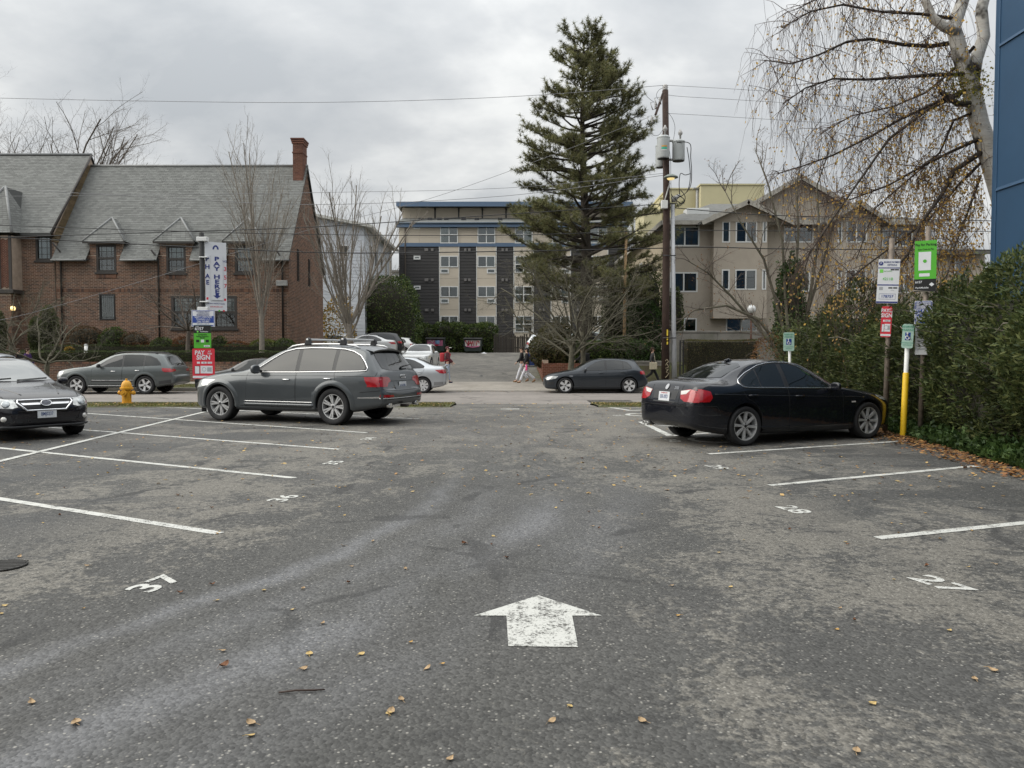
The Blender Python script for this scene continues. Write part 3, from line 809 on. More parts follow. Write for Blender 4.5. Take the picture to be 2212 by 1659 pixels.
vg = MB(); vg.quad((XRE + .002, EY, ez - .12), (XRE + .002, RY, RZ_ - .12), (XRE + .002, RY, RZ_ + .05), (XRE + .002, EY, ez + .05)); vg.quad((XRE + .002, BY + .4, ez - .12), (XRE + .002, BY + .4, ez + .05), (XRE + .002, RY, RZ_ + .05), (XRE + .002, RY, RZ_ - .12)); vg.build('verge', DKFR, roof)
# gutters in runs between dormers
edges = [0] + [v for q in dorm for v in (q[0] - .1, q[1] + .1)] + [XRE - XL]
for i in range(0, len(edges), 2):
    mb = MB(); mb.tube([(XL + edges[i], EY - .05, ez - .02), (XL + edges[i+1], EY - .05, ez - .02)], .06, 8); mb.build('gutter', LEAD, house, True)
# dormers
for q, k in zip(dorm, ('d1', 'd2', 'd3')):
    a, b = XL + q[0] - .28, XL + q[1] + .28; m_ = (a + b) / 2; ze = 8.2; yb = lambda z: EY + (z - ez) / ud.z * ud.y
    A, B, C, D = Vector((a, HY - .3, ze)), Vector((b, HY - .3, ze)), Vector((m_, HY + .75, 9.75)), Vector((m_, yb(9.75) + .1, 9.75))
    A2, B2 = Vector((a, yb(ze) + .25, ze)), Vector((b, yb(ze) + .25, ze))
    mb = MB(); mb.poly([A, B, C]); mb.poly([A, C, D, A2]); mb.poly([B, B2, D, C]); mb.quad(A, A2, B2, B)
    d = mb.build('dormer_roof', mat('roof_felt', (.06, .062, .06), .9), house)
    def hipf(A, B, C, nrm_flip=1):
        x = (B - A).normalized(); n = (B - A).cross(C - A).normalized(); u = n.cross(x).normalized(); H = (C - A).dot(u); cx = (C - A).dot(x); L_ = (B - A).length
        lay(d, A + n * .004, x, u, n, int(H / .15), .15, .27, .008, .012, SLATE, lambda z: (cx * z / H, L_ - (L_ - cx) * z / H), [], 0, 'slate', 'slating', tilt=.05)
    hipf(A, B, C)
    for pts in ((A, C, D, A2), (B, B2, D, C)):
        n = (pts[1] - pts[0]).cross(pts[2] - pts[0]).normalized()
        if pts[0] is A: x0, org = (A - A2), A2
        else: x0, org = (B2 - B), B
        x = x0.normalized(); n = x.cross(C - org).normalized(); u = n.cross(x).normalized(); H = (C - org).dot(u); L_ = x0.length
        ca, cb = ((D - org).dot(x), (C - org).dot(x)) if pts[0] is A else ((C - org).dot(x), (D - org).dot(x))
        lay(d, org + n * .004, x, u, n, int(H / .15), .15, .27, .008, .012, SLATE, lambda z, ca=ca, cb=cb, L_=L_, H=H: (min(ca, cb) * z / H, L_ - (L_ - max(ca, cb)) * z / H), [], 0, 'slate', 'slating', tilt=.05)
    for e in ((A, C), (B, C)):
        mb = MB(); mb.tube([e[0] + Vector((0, 0, .02)), e[1] + Vector((0, 0, .03))], .06, 6); mb.build('hip', LEAD, d, True)
    mb = MB(); mb.box(a, b, HY - .3, HY - .26, ze - .12, ze - .002); mb.build('fascia', DKFR, d)
    o = window(house, (XL, HY, ZB), (1, 0, 0), (0, -1, 0), rects[k], 1, 2, DKFR, .13, .14, muntin=(4, 4), blinds=[None, BLIND] if k != 'd3' else [BLIND, BLIND], frac=[.4, .55 if k == 'd1' else .9], sill=True)
    sb = MB()
    for i in range(14): sb.box(XL + rects[k][0] + i * (rects[k][1] - rects[k][0]) / 14 + .008, XL + rects[k][0] + (i + 1) * (rects[k][1] - rects[k][0]) / 14, HY - .05, HY, ZB + rects[k][2] - .34, ZB + rects[k][2] - .13)
    sb.build('sill_bricks', BRICK, house)['kind'] = 'stuff'
ow = window(house, (XL, HY, ZB), (1, 0, 0), (0, -1, 0), rects['b1'], 1, 1, DKFR, .09, .16, blind=BLIND2, frac=.95)
w_, h_ = rects['b1'][1] - rects['b1'][0], rects['b1'][3] - rects['b1'][2]
for i in range(8):
    mb = MB(); mb.tube([(w_ * (i + .5) / 8, .05, .05), (w_ * (i + .5) / 8, h_ - .05, .05)], .014, 6); mb.build('security_bar', mat('painted_iron', (.05, .055, .055), .5), ow)
for j in (.12, .88):
    mb = MB(); mb.box(0, w_, h_ * j - .012, h_ * j + .012, .04, .06); mb.build('security_rail', MATS['painted_iron'], ow)
window(house, (XL, HY, ZB), (1, 0, 0), (0, -1, 0), rects['t'], 3, 2, DKFR, .15, .16, muntin=(12, 6), blinds=[None, None, None, BLIND, BLIND, BLIND], frac=1.0, sill=True)
# string course of upright bricks
sc_ = MB(); zc = hzv(626)
x = XL
while x < XR - .1:
    sc_.box(x, x + .075, HY - .03, HY + .02, zc - .13, zc + .08); x += .088
sc_.build('string_course', BRICK, house)['kind'] = 'stuff'
PIPE = mat('dark_downpipe', (.03, .026, .024), .6)
for u, v0, v1 in ((134, 545, 760), (344, 560, 745), (611, 560, 760)):
    mb = MB(); x = hx(u); mb.tube([(x - .25, EY, hzv(v0) + .5), (x, HY - .1, hzv(v0)), (x, HY - .1, ZB)], .055, 8); mb.build('downpipe', PIPE, house, True)
mb = MB(); mb.box(hx(598), hx(622), HY - .2, HY - .02, hzv(618), hzv(606)); mb.build('wall_lamp', GALV, house, bevel=.02)
# chimney with corbelled head
cx0, cx1, cy0, cy1, ct = -13.92, XR - .02, RY - .75, RY + .25, P(640, 297, 49.2).z
mb = MB(); mb.box(cx0, cx1, cy0, cy1, 11.2, ct - .1)
ch = mb.build('chimney', MORTAR, house)
for (o_, xd_, n_, w_) in (((cx0, cy0, 11.2), (1, 0, 0), (0, -1, 0), cx1 - cx0), ((cx1, cy0, 11.2), (0, 1, 0), (1, 0, 0), cy1 - cy0)):
    lay(ch, o_, xd_, (0, 0, 1), n_, int((ct - 11.3) / .087), .087, .265, .012, .012, BRICKR, lambda z, w_=w_: (0, w_), [], 0, 'brick', 'brickwork')
for i, (dz, o_) in enumerate(((-.10, .12), (-.22, .09), (-.34, .06), (-.95, .04))):
    mb = MB(); mb.box(cx0 - o_, cx1 + o_, cy0 - o_, cy1 + o_, ct + dz, ct + dz + .10); mb.build('corbel', BRICKR, ch, bevel=.01)
# left wing
LX0, LX1 = -46.0, XL - .05
LZE, LZR = P(60, 500, 45.6).z, P(200, 335, RY).z
lw = MB(); lw_w = LX1 - LX0
wr = (hx(80) - LX0, hx(115) - LX0, hzv(563) - ZB, hzv(508) - ZB)
wall_mb(lw, (LX0, HY - .06, ZB), (1, 0, 0), (0, -1, 0), lw_w, LZE - ZB, [wr])
lw.poly([(LX1, HY - .06, LZE), (LX1, BY, LZE), (LX1, RY, LZR - .1)]); lw.quad((LX1, HY - .06, ZB), (LX1, BY, ZB), (LX1, BY, LZE), (LX1, HY - .06, LZE))
lw.build('wing_wall', MORTAR, house)
lay(house, (LX0 + 13, HY - .06, ZB), (1, 0, 0), (0, 0, 1), (0, -1, 0), int((LZE - ZB) / .087), .087, .265, .026, .012, BRICK, lambda z: (0, lw_w - 13), [(wr[0] - 13, wr[1] - 13, wr[2], wr[3])], 0, 'brick', 'brickwork')
window(house, (LX0, HY - .06, ZB), (1, 0, 0), (0, -1, 0), wr, 1, 1, DKFR, .12, .14, muntin=(3, 4), blind=mat('bright_curtain', (.5, .54, .58), .8), sill=True)
lud = Vector((0, RY - (HY - .5), LZR - LZE + .1)); LSL = lud.length; lud.normalize(); lrn = Vector((0, -lud.z, lud.y))
rf = MB(); rf.quad((LX0, HY - .5, LZE - .1), (LX1 + .1, HY - .5, LZE - .1), (LX1 + .1, RY, LZR), (LX0, RY, LZR)); rf.quad((LX1 + .1, BY + .5, LZE - .1), (LX0, BY + .5, LZE - .1), (LX0, RY, LZR), (LX1 + .1, RY, LZR))
rf.quad((LX0, HY - .5, LZE - .25), (LX1 + .1, HY - .5, LZE - .25), (LX1 + .1, HY - .5, LZE - .1), (LX0, HY - .5, LZE - .1))
rf.quad((LX0, HY - .5, LZE - .25), (LX0, HY, LZE - .25), (LX1 + .1, HY, LZE - .25), (LX1 + .1, HY - .5, LZE - .25))
lroof = rf.build('roof', MATS['roof_felt'], house)
lay(lroof, Vector((LX0 + 12, HY - .5, LZE - .1)) + lrn * .004, (1, 0, 0), lud, lrn, int(LSL / .15), .15, .27, .008, .012, SLATE, lambda z: (0, LX1 + .1 - LX0 - 12), [], 0, 'slate', 'slating', tilt=.05)
mb = MB(); mb.tube([(LX0, RY, LZR + .03), (LX1 + .12, RY, LZR + .03)], .09, 8); mb.build('ridge', LEAD, lroof, True)
# tan shingles on the wing's exposed gable strip
gu = Vector((0, RY - HY, LZR - LZE)).normalized()
n_ = int(Vector((0, RY - HY, LZR - LZE)).length / .27)
for i in range(n_):
    b0 = Vector((LX1 + .02, HY - .35, LZE - .55)) + gu * (i * .27); mb = MB()
    mb.add([b0, b0 + Vector((0, .0, 0)) + Vector((0, 1.1, 0)), b0 + Vector((0, 1.1, 0)) + gu * .255, b0 + gu * .255], [(0, 1, 2, 3)])
    mb.add([b0 + Vector((.05, 0, 0)), b0 + Vector((.05, 1.1, 0)), b0 + Vector((.015, 1.1, 0)) + gu * .255, b0 + Vector((.015, 0, 0)) + gu * .255], [(0, 1, 2, 3), (3, 2, 1, 0)])
    mb.build('shingle', TANS, house)
mb = MB(); mb.tube([(LX1 + .1, HY - .5, LZE - .12), (LX1 + .1, RY, LZR)], .07, 6); mb.build('verge', DKFR, lroof, True)
# hipped cross roof and timbered bay at far left
a, b = hx(-60), hx(58); A, B = Vector((a, HY - 1.3, LZE - .2)), Vector((b, HY - 1.3, LZE - .2)); C = Vector((hx(12), HY + .2, P(10, 402, HY).z)); D = Vector((C.x, RY, C.z))
mb = MB(); mb.poly([A, B, C]); mb.poly([B, B + Vector((0, 2.5, .3)), D, C]); mb.poly([A, C, D, A + Vector((0, 2.5, .3))]); mb.quad(A, A + Vector((0, 1.5, 0)), B + Vector((0, 1.5, 0)), B)
cr_ = mb.build('cross_roof', MATS['roof_felt'], house)
def hipface(d, A, B, C):
    x = (B - A).normalized(); n = (B - A).cross(C - A).normalized(); u = n.cross(x).normalized(); H = (C - A).dot(u); cx = (C - A).dot(x); L_ = (B - A).length
    lay(d, A + n * .004, x, u, n, int(H / .15), .15, .27, .008, .012, SLATE, lambda z: (cx * z / H, L_ - (L_ - cx) * z / H), [], 0, 'slate', 'slating', tilt=.05)
hipface(cr_, A, B, C); hipface(cr_, B, B + Vector((0, 2.5, .3)), C)
for e in ((A, C), (B, C)):
    mb = MB(); mb.tube([e[0], e[1] + Vector((0, 0, .03))], .08, 6); mb.build('hip', LEAD, cr_, True)
bx0, bx1 = hx(-40), hx(50); bz0, bz1 = hzv(628), LZE - .3
mb = MB(); mb.box(bx0, bx1, HY - 1.0, HY - .07, bz0, bz1); bay = mb.build('bay', MORTAR, house)
for (p_, q_) in ((bx0, bx0 + .2), (hx(5), hx(9)), (hx(22), hx(27)), (hx(44), bx1)):
    mb = MB(); mb.box(p_, q_, HY - 1.06, HY - 1.0, bz0, bz1); mb.build('timber', DKFR, bay)
hbk = MB()
for (p_, q_) in ((hx(9), hx(22)), (hx(27), hx(44))):
    k = 0; z = bz0 + .15
    while z < bz1 - .2:
        for i in range(3):
            xx = p_ + (q_ - p_) * (i + .5) / 3
            M = Matrix.Translation((xx, HY - 1.02, z)) @ Matrix.Rotation(R(40 if i % 2 else -40), 4, 'Y'); hbk.cbox((0, 0, 0), (.19, .02, .06), None) if False else hbk.box(-.1, .1, -.012, .012, -.028, .028, M)
        z += .1
hbk.build('herringbone_bricks', BRICKR, bay)['kind'] = 'stuff'
mb = MB(); mb.box(bx0 - .1, bx1 + .1, HY - 1.12, HY - .05, bz0 - .25, bz0); mb.build('bay_sill', DKFR, bay, bevel=.03)
px0, px1 = hx(-30), hx(46)
mb = MB(); mb.box(px0, px1, HY - 1.0, HY - .07, ZB, bz0 - .26); po = mb.build('porch', MORTAR, house)
lay(po, (px0, HY - 1.0, ZB), (1, 0, 0), (0, 0, 1), (0, -1, 0), int((bz0 - .3 - ZB) / .087), .087, .265, .026, .012, BRICK, lambda z: (0, px1 - px0), [], 0, 'brick', 'brickwork')
lay(po, (px1, HY - 1.0, ZB), (0, 1, 0), (0, 0, 1), (1, 0, 0), int((bz0 - .3 - ZB) / .087), .087, .265, .026, .012, BRICK, lambda z: (0, .9), [], 0, 'brick', 'brickwork')
LAMP = mat('warm_lamp', (1.0, 0.72, 0.3), .3, emit=1.4)
lc = P(28, 666, HY - 1.15); mb = MB(); mb.lathe([(0, -.14), (.11, -.1), (.14, 0), (.11, .1), (0, .14)], 14, Matrix.Translation(lc)); mb.build('globe_lamp', LAMP, po, True)

# ------------------------------------------------------------------ retaining wall, left
rw_ = empty('brick_garden_wall', (-20, 39, .1), 0, 'low dark brick retaining wall under the clipped hedge, behind the parked cars', 'wall'); rw_.location = (0, 0, 0)
x0, x1 = -36.0, -9.6
mb = MB(); mb.box(x0, x1, 39.0, 39.35, -.2, 1.10); mb.build('wall', MORTAR, rw_)
lay(rw_, (x0, 39.0, .0), (1, 0, 0), (0, 0, 1), (0, -1, 0), 12, .087, .265, .026, .012, BRICK, lambda z: (0, x1 - x0), [], 300, 'brick', 'brickwork')
cp = MB(); x = x0
while x < x1: cp.box(x, x + .1, 38.96, 39.4, 1.05, 1.15); x += .112
cp.build('coping_bricks', BRICK, rw_)['kind'] = 'stuff'

# ------------------------------------------------------------------ brick planter right of the alley
PB = mat('orange_brown_brick', (0.19, 0.075, 0.045), 0.88, island=0.25, var=0.2, bump=0.3)
pl = empty('brick_planter', (0, 0, 0), 0, 'red brick planter wall behind the dark hatchback, topped with shrubs', 'planter')
X0, X1 = 1.55, 5.4
mb = MB(); mb.box(X0, X1, 38.9, 39.2, -.1, 1.08); mb.box(X0, X0 + .3, 39.2, 47, -.1, 1.25); mb.build('wall', MORTAR, pl)
lay(pl, (X0, 38.9, .05), (1, 0, 0), (0, 0, 1), (0, -1, 0), 12, .087, .215, .012, .012, PB, lambda z: (0, X1 - X0), [], 250, 'brick', 'brickwork')
lay(pl, (X0, 47, .05), (0, -1, 0), (0, 0, 1), (-1, 0, 0), 13, .087, .215, .012, .012, PB, lambda z: (0, 8.1), [], 0, 'brick', 'brickwork')
for (nm, u0, u1, y, zt, lab) in (('concrete_wall', 1335, 1448, 39.3, 1.1, 'low mossy concrete wall behind the walking woman with the tote bag'),
                                 ('concrete_wall', 1446, 1760, 41.5, P(1500, 719, 41.5).z, 'tall weathered concrete wall below the beige apartment building')):
    a, b = P(u0, 700, y).x, P(u1, 700, y).x; r_ = empty(nm, (0, 0, 0), 0, lab, 'wall'); n = max(2, int((b - a) / 2.4))
    for i in range(n):
        mb = MB(); mb.box(lerp(a, b, i/n) + .006, lerp(a, b, (i+1)/n) - .006, y, y + .25, -.1, zt); mb.build('panel', WALLC, r_, bevel=.015)
    mb = MB(); mb.box(a - .03, b + .03, y - .03, y + .28, zt, zt + .1); mb.build('coping', WALLC, r_, bevel=.015)

# ------------------------------------------------------------------ white building behind
WSID = mat('white_lap_siding', (0.58, 0.61, 0.66), 0.7, var=0.08, island=0.05)
wb_ = empty('white_building', (0, 0, 0), 0, 'pale blue-white sided building with sloping roof between brick house and apartments', 'building')
X0, X1, Y0, Y1 = -24.0, P(787, 500, 62).x, 62.0, 76.0; zt = P(787, 484, 62).z
zl = P(676, 462, 62).z; slope = (zl - zt) / (X1 - P(676, 462, 62).x)
mb = MB(); zL = zt + slope * (X1 - X0)
mb.poly([(X0, Y0, 1.4), (X1, Y0, 1.4), (X1, Y0, zt - .3), (X0, Y0, zL - .3)]); mb.quad((X1, Y0, 1.4), (X1, Y1, 1.4), (X1, Y1, zt - .3), (X1, Y0, zt - .3)); mb.build('wall', WSID, wb_)
z = 1.5
while z < zL - .4:
    x0 = X0; x1 = X1 if z < zt - .35 else X1 - (z - zt + .35) / slope
    if x1 - x0 > .5:
        mb = MB(); mb.add([(x0, Y0 - .03, z), (x1, Y0 - .03, z), (x1, Y0 - .008, z + .26), (x0, Y0 - .008, z + .26), (x0, Y0, z), (x1, Y0, z)], [(0, 1, 2, 3), (4, 5, 1, 0)]); mb.build('siding_board', WSID, wb_)
    if z < zt - .4:
        mb = MB(); mb.add([(X1 + .03, Y0, z), (X1 + .03, Y1, z), (X1 + .008, Y1, z + .26), (X1 + .008, Y0, z + .26), (X1, Y0, z), (X1, Y1, z)], [(0, 1, 2, 3), (4, 5, 1, 0)]); mb.build('siding_board', WSID, wb_)
    z += .27
mb = MB(); mb.add([(X0, Y0 - .6, zL), (X1 + .7, Y0 - .6, zt - .15), (X1 + .7, Y1, zt - .15), (X0, Y1, zL), (X0, Y0 - .6, zL - .22), (X1 + .7, Y0 - .6, zt - .37), (X1 + .7, Y1, zt - .37), (X0, Y1, zL - .22)], [(0, 1, 2, 3), (7, 6, 5, 4), (4, 5, 1, 0), (5, 6, 2, 1)]); mb.build('roof', mat('pale_roof_edge', (.5, .5, .47), .6, var=.1), wb_)
window(wb_, (X0, Y0 - .03, 1.4), (1, 0, 0), (0, -1, 0), (P(735, 540, Y0).x - X0, P(752, 540, Y0).x - X0, P(740, 556, Y0).z - 1.4, P(740, 530, Y0).z - 1.4), 1, 1, WFRAME, .06, .02, blind=BLIND2, proud=.04)
for y_ in (64.0, 66.2, 69.0, 71.5, 74):
    for z_ in (3.2, 6.2, 9.0):
        window(wb_, (X1 + .03, Y0, 1.4), (0, 1, 0), (1, 0, 0), (y_ - Y0, y_ - Y0 + 1.0, z_ - 1.4, z_ + .2), 1, 1, WFRAME, .08, .02, blind=BLIND2, proud=.05)
wp = empty('white_annex', (0, 0, 0), 0, 'small white annex glimpsed between white building and apartment block', 'building')
a, b = P(838, 600, 84).x, P(866, 600, 84).x
mb = MB(); mb.box(a, b, 84, 88, 1.4, P(850, 588, 84).z); mb.build('wall', WSID, wp)
mb = MB(); mb.box(a - .2, b + .2, 83.7, 88.2, P(850, 588, 84).z, P(850, 584, 84).z); mb.build('roof', LEAD, wp)
for u in (850, 859): window(wp, (0, 84, 0), (1, 0, 0), (0, -1, 0), (P(u - 3, 600, 84).x, P(u + 4, 600, 84).x, P(850, 640, 84).z, P(850, 595, 84).z), 1, 2, WFRAME, .1, .02, proud=.05)

# ------------------------------------------------------------------ dark and cream apartment block
AY = 75.5
CREAM = mat('cream_panel', (0.52, 0.46, 0.375), 0.75, var=0.05, vscale=0.6, island=0.04)
DSID = mat('charcoal_siding', (0.036, 0.034, 0.034), 0.7, var=0.1, vscale=1.0, island=0.10)
BLUET = mat('slate_blue_trim', (0.085, 0.135, 0.215), 0.6)
ARF = mat('grey_shingle_roof', (0.13, 0.135, 0.13), 0.85, var=0.25, vscale=3, bump=.3, bscale=12)
ap = empty('apartment_block', (0, 0, 0), 0, 'four-storey charcoal and cream apartment block with blue roof edges', 'building')
ax = lambda u: P(u, 600, AY).x
az = lambda v: P(1106, v, AY).z
mb = MB(); mb.box(ax(862), ax(1352), AY + .05, AY + 14, 1.2, az(492)); mb.build('wall', mat('cream_render', (.36, .32, .26), .8), ap)
bays = [(ax(950 + 80.3 * k), ax(991 + 80.3 * k)) for k in range(5)]
# dark siding boards between the bays
segs = [(ax(862), bays[0][0])] + [(bays[i][1], bays[i+1][0]) for i in range(4)] + [(bays[4][1], ax(1352))]
zt = az(533)
for (a, b) in segs:
    z = 1.3
    while z < zt - .1:
        h = min(.30, zt - z); mb = MB(); mb.add([(a, AY - .03, z), (b, AY - .03, z), (b, AY + .0, z + h - .006), (a, AY + .0, z + h - .006), (a, AY + .04, z), (b, AY + .04, z)], [(0, 1, 2, 3), (4, 5, 1, 0)]); mb.build('siding_board', DSID, ap); z += .30
for (a, b) in bays:
    for i in range(7):
        z0, z1 = lerp(1.3, zt, i / 7), lerp(1.3, zt, (i + 1) / 7); mb = MB(); mb.box(a, b, AY - .06, AY + .04, z0 + .008, z1 - .008); mb.build('cream_panel', CREAM, ap)
    for xx in (a - .06, b):
        mb = MB(); mb.box(xx, xx + .06, AY - .09, AY + .04, 1.3, zt); mb.build('edge_trim', WFRAME, ap)
# top storey panels
n = 11
for i in range(n):
    a, b = lerp(ax(862), ax(1352), i / n), lerp(ax(862), ax(1352), (i + 1) / n)
    for (v0, v1) in ((492, 503), (503, 513), (513, 525)):
        mb = MB(); mb.box(a + .006, b - .006, AY - .03, AY + .04, az(v1) + .006, az(v0) - .006); mb.build('cream_panel', CREAM, ap)
mb = MB(); mb.box(ax(862), ax(1352), AY - .12, AY + .04, az(533), az(525)); mb.build('blue_band', BLUET, ap)
mb = MB(); mb.box(ax(857), ax(1356), AY - .55, AY + .05, az(492), az(482)); mb.build('fascia', BLUET, ap)
mb = MB(); mb.tube([(ax(857), AY - .6, az(484)), (ax(1356), AY - .6, az(484))], .09, 8); mb.build('gutter', mat('dark_blue_gutter', (.02, .04, .065), .5), ap, True)
mb = MB(); mb.add([(ax(857), AY - .55, az(482)), (ax(1356), AY - .55, az(482)), (ax(1352), AY + 3.2, az(482) + 1.05), (ax(862), AY + 3.2, az(482) + 1.05)], [(0, 1, 2, 3)]); mb.build('roof', ARF, ap)
mb = MB(); zc = az(482) + 1.0; mb.box(ax(860), ax(1352), AY + 3.1, AY + 13, zc, zc + 1.05); mb.build('clerestory', CREAM, ap)
for k in range(7):
    x = ax(932 + k * 53); mb = MB(); mb.prism([(x, AY + 3.05, zc - .02), (x, AY + 3.05, zc + .85), (x, AY + 2.3, zc + 1.05), (x, AY + 2.45, zc + 1.1), (x, AY + 3.09, zc + 1.1)], (.14, 0, 0)); mb.build('strut', BLACK, ap)
mb = MB(); mb.box(ax(851), ax(1372), AY + 1.8, AY + 14, zc + 1.06, zc + 1.16); mb.build('upper_roof', mat('roof_soffit', (.06, .065, .06), .8), ap)
mb = MB(); mb.box(ax(851), ax(1372), AY + 1.7, AY + 1.8, zc + .95, zc + 1.42); mb.build('fascia', BLUET, ap)
for u in (902, 921, 942, 957, 995, 1024, 1075): 
    mb = MB(); mb.box(ax(u), ax(u) + .45, AY + 1.2, AY + 1.6, az(482) + .45, az(482) + .75); mb.build('roof_vent', BLACK, ap, bevel=.03)
bls = [BLIND, BLIND2, None, BLIND2, BLIND]
for k, (a, b) in enumerate(bays):
    x0, x1 = a + .06, b - .06
    for j, (v0, v1, top_) in enumerate(((488, 526, True), (553, 577.5, False), (618.5, 642, False), (682.5, 706, False))):
        r2 = 2 if (top_ or k == 2) else 1
        vv1 = v1 if not (k == 2 and not top_) else v1 + 12
        window(ap, (0, AY - .06, 0), (1, 0, 0), (0, -1, 0), (x0, x1, az(vv1), az(v0)), 2, r2, WFRAME, .085, .05, blinds=[bls[(k + j) % 5], bls[(k * 2 + j + 1) % 5]], proud=.05)
        if not top_ and k != 2:
            s_ = x0 if k == 0 else (x0 + x1) / 2 + .05
            window(ap, (0, AY - .06, 0), (1, 0, 0), (0, -1, 0), (s_, s_ + .83, az(v1 + 13.5), az(v1 + 3)), 1, 1, WFRAME, .1, .05, blinds=[BLIND2 if j % 2 else BLIND], proud=.05, name='air_conditioner_grille')
for v in (487, 552.6, 617.3, 681.8): window(ap, (0, AY - .03, 0), (1, 0, 0), (0, -1, 0), (ax(894), ax(908.5), az(v + 8.2), az(v)), 1, 1, WFRAME, .11, .03, blinds=[BLIND2], proud=.05)
VENT = mat('grey_vent_hood', (.16, .15, .145), .5)
for v in (537, 602, 667):
    for (u0, u1) in ((917.5, 925.5), (931.5, 937), (1003, 1008), (1011.5, 1017), (1083.5, 1088.5), (1092, 1097), (1164, 1169), (1172.5, 1177.5), (1245, 1250), (1253, 1258)):
        mb = MB(); mb.prism([(ax(u0), AY - .03, az(v + 6)), (ax(u1), AY - .03, az(v + 6)), (ax(u1), AY - .03, az(v)), (ax(u0), AY - .03, az(v))], (0, -.14, 0)); mb.build('vent_hood', VENT, ap, bevel=.02)
mb = MB(); mb.tube([(ax(876), AY - .5, az(485)), (ax(876), AY - .12, az(495)), (ax(876), AY - .12, 1.5)], .065, 8); mb.build('downpipe', mat('taupe_downpipe', (.16, .135, .115), .6), ap, True)

# ------------------------------------------------------------------ beige apartment building, right
BYY = 45.0
STUC = mat('taupe_stucco', (0.40, 0.35, 0.29), 0.85, var=0.1, vscale=0.8, bump=0.35, bscale=25, stain=0.15)
STUL = mat('cream_stucco', (0.50, 0.425, 0.31), 0.85, var=0.08, vscale=0.8, bump=0.3, bscale=25)
BFAS = mat('pale_barge_board', (0.36, 0.34, 0.30), 0.7, var=.2, vscale=4)
SHING = mat('grey_asphalt_shingle', (0.12, 0.12, 0.113), 0.88, var=0.25, vscale=2.5, bump=.3, bscale=15)
bg_ = empty('beige_building', (0, 0, 0), 0, 'three-storey taupe stucco apartment building with gabled roofs and white windows', 'building')
bx = lambda u, Y=BYY: P(u, 600, Y).x
bz = lambda v, Y=BYY: P(1600, v, Y).z
XL_, XR_ = bx(1443), bx(1996); EB = bz(480); ZB2 = 1.35
def WR(u0, u1, v0, v1, Y=BYY): return (bx(u0, Y), bx(u1, Y), bz(v1, Y), bz(v0, Y))
mw = [WR(1447, 1510, 489, 532), WR(1447, 1507, 588, 631), WR(1453, 1506, 687, 717), WR(1692, 1756, 482, 524), WR(1826, 1871, 480, 523), WR(1904, 1970, 491, 533), WR(1826, 1871, 583, 627), WR(1937, 1968, 592, 633), WR(1700, 1750, 588, 630), WR(1569, 1636, 686, 717)]
mb = MB(); wall_mb(mb, (XL_, BYY, ZB2), (1, 0, 0), (0, -1, 0), XR_ - XL_, EB - ZB2, [(a - XL_, b - XL_, c - ZB2, d - ZB2) for a, b, c, d in mw])
mb.build('wall', STUC, bg_)
mb = MB(); wall_mb(mb, (XL_, 64, ZB2), (0, -1, 0), (-1, 0, 0), 64 - BYY, EB - ZB2, [(4, 5.2, 4.6, 6.6), (9, 10.2, 4.6, 6.6)]); mb.build('side_wall', STUL, bg_); mb = MB(); mb.quad((XR_, BYY, ZB2), (XR_, 64, ZB2), (XR_, 64, EB), (XR_, BYY, EB)); mb.build('end_wall', STUL, bg_)
for q in ((4, 5.2, 4.6, 6.6), (9, 10.2, 4.6, 6.6)): window(bg_, (XL_, 64, ZB2), (0, -1, 0), (-1, 0, 0), q, 1, 1, WFRAME, .08, .1, blind=BLIND2)
dk = mat('dark_curtain', (.055, .058, .06), .9)
for i, q in enumerate(mw): window(bg_, (0, BYY, 0), (1, 0, 0), (0, -1, 0), q, 2, 1, WFRAME, .075, .1, blinds=[BLIND2, dk, None, BLIND2, dk][i % 5:] + [dk, BLIND2], frac=[1, .6, 1])
# projecting bays with their own little gables
def gable_roof(x0, x1, yf, yb, ze, za, m_over=.35, wallm=STUC, xa=None):
    xa = (x0 + x1) / 2 if xa is None else xa
    mb = MB(); mb.poly([(x0 + m_over, yf + .5, ze), (x1 - m_over, yf + .5, ze), (xa, yf + .5, za - .12)]); mb.build('gable', wallm, bg_)
    mb = MB(); t = .14
    for (p, q) in (((x0, ze - .05), (xa, za)), ((xa, za), (x1, ze - .05))):
        mb.add([(p[0], yf, p[1]), (q[0], yf, q[1]), (q[0], yb, q[1]), (p[0], yb, p[1]), (p[0], yf, p[1] - t), (q[0], yf, q[1] - t), (q[0], yb, q[1] - t), (p[0], yb, p[1] - t)], [(0, 1, 2, 3), (7, 6, 5, 4), (4, 5, 1, 0), (3, 2, 6, 7), (0, 3, 7, 4), (1, 5, 6, 2)])
    mb.build('roof', SHING, bg_)
    for (p, q) in (((x0, ze - .05), (xa, za)), ((xa, za), (x1, ze - .05))):
        d = Vector((q[0] - p[0], 0, q[1] - p[1])).normalized(); nn = Vector((-d.z, 0, d.x)); a = Vector((p[0], yf - .04, p[1])); b = Vector((q[0], yf - .04, q[1]))
        mb = MB(); mb.prism([a + nn * .02, b + nn * .02, b - nn * .24, a - nn * .24], (0, .035, 0)); mb.build('barge_board', BFAS, bg_)
YB_ = 44.3
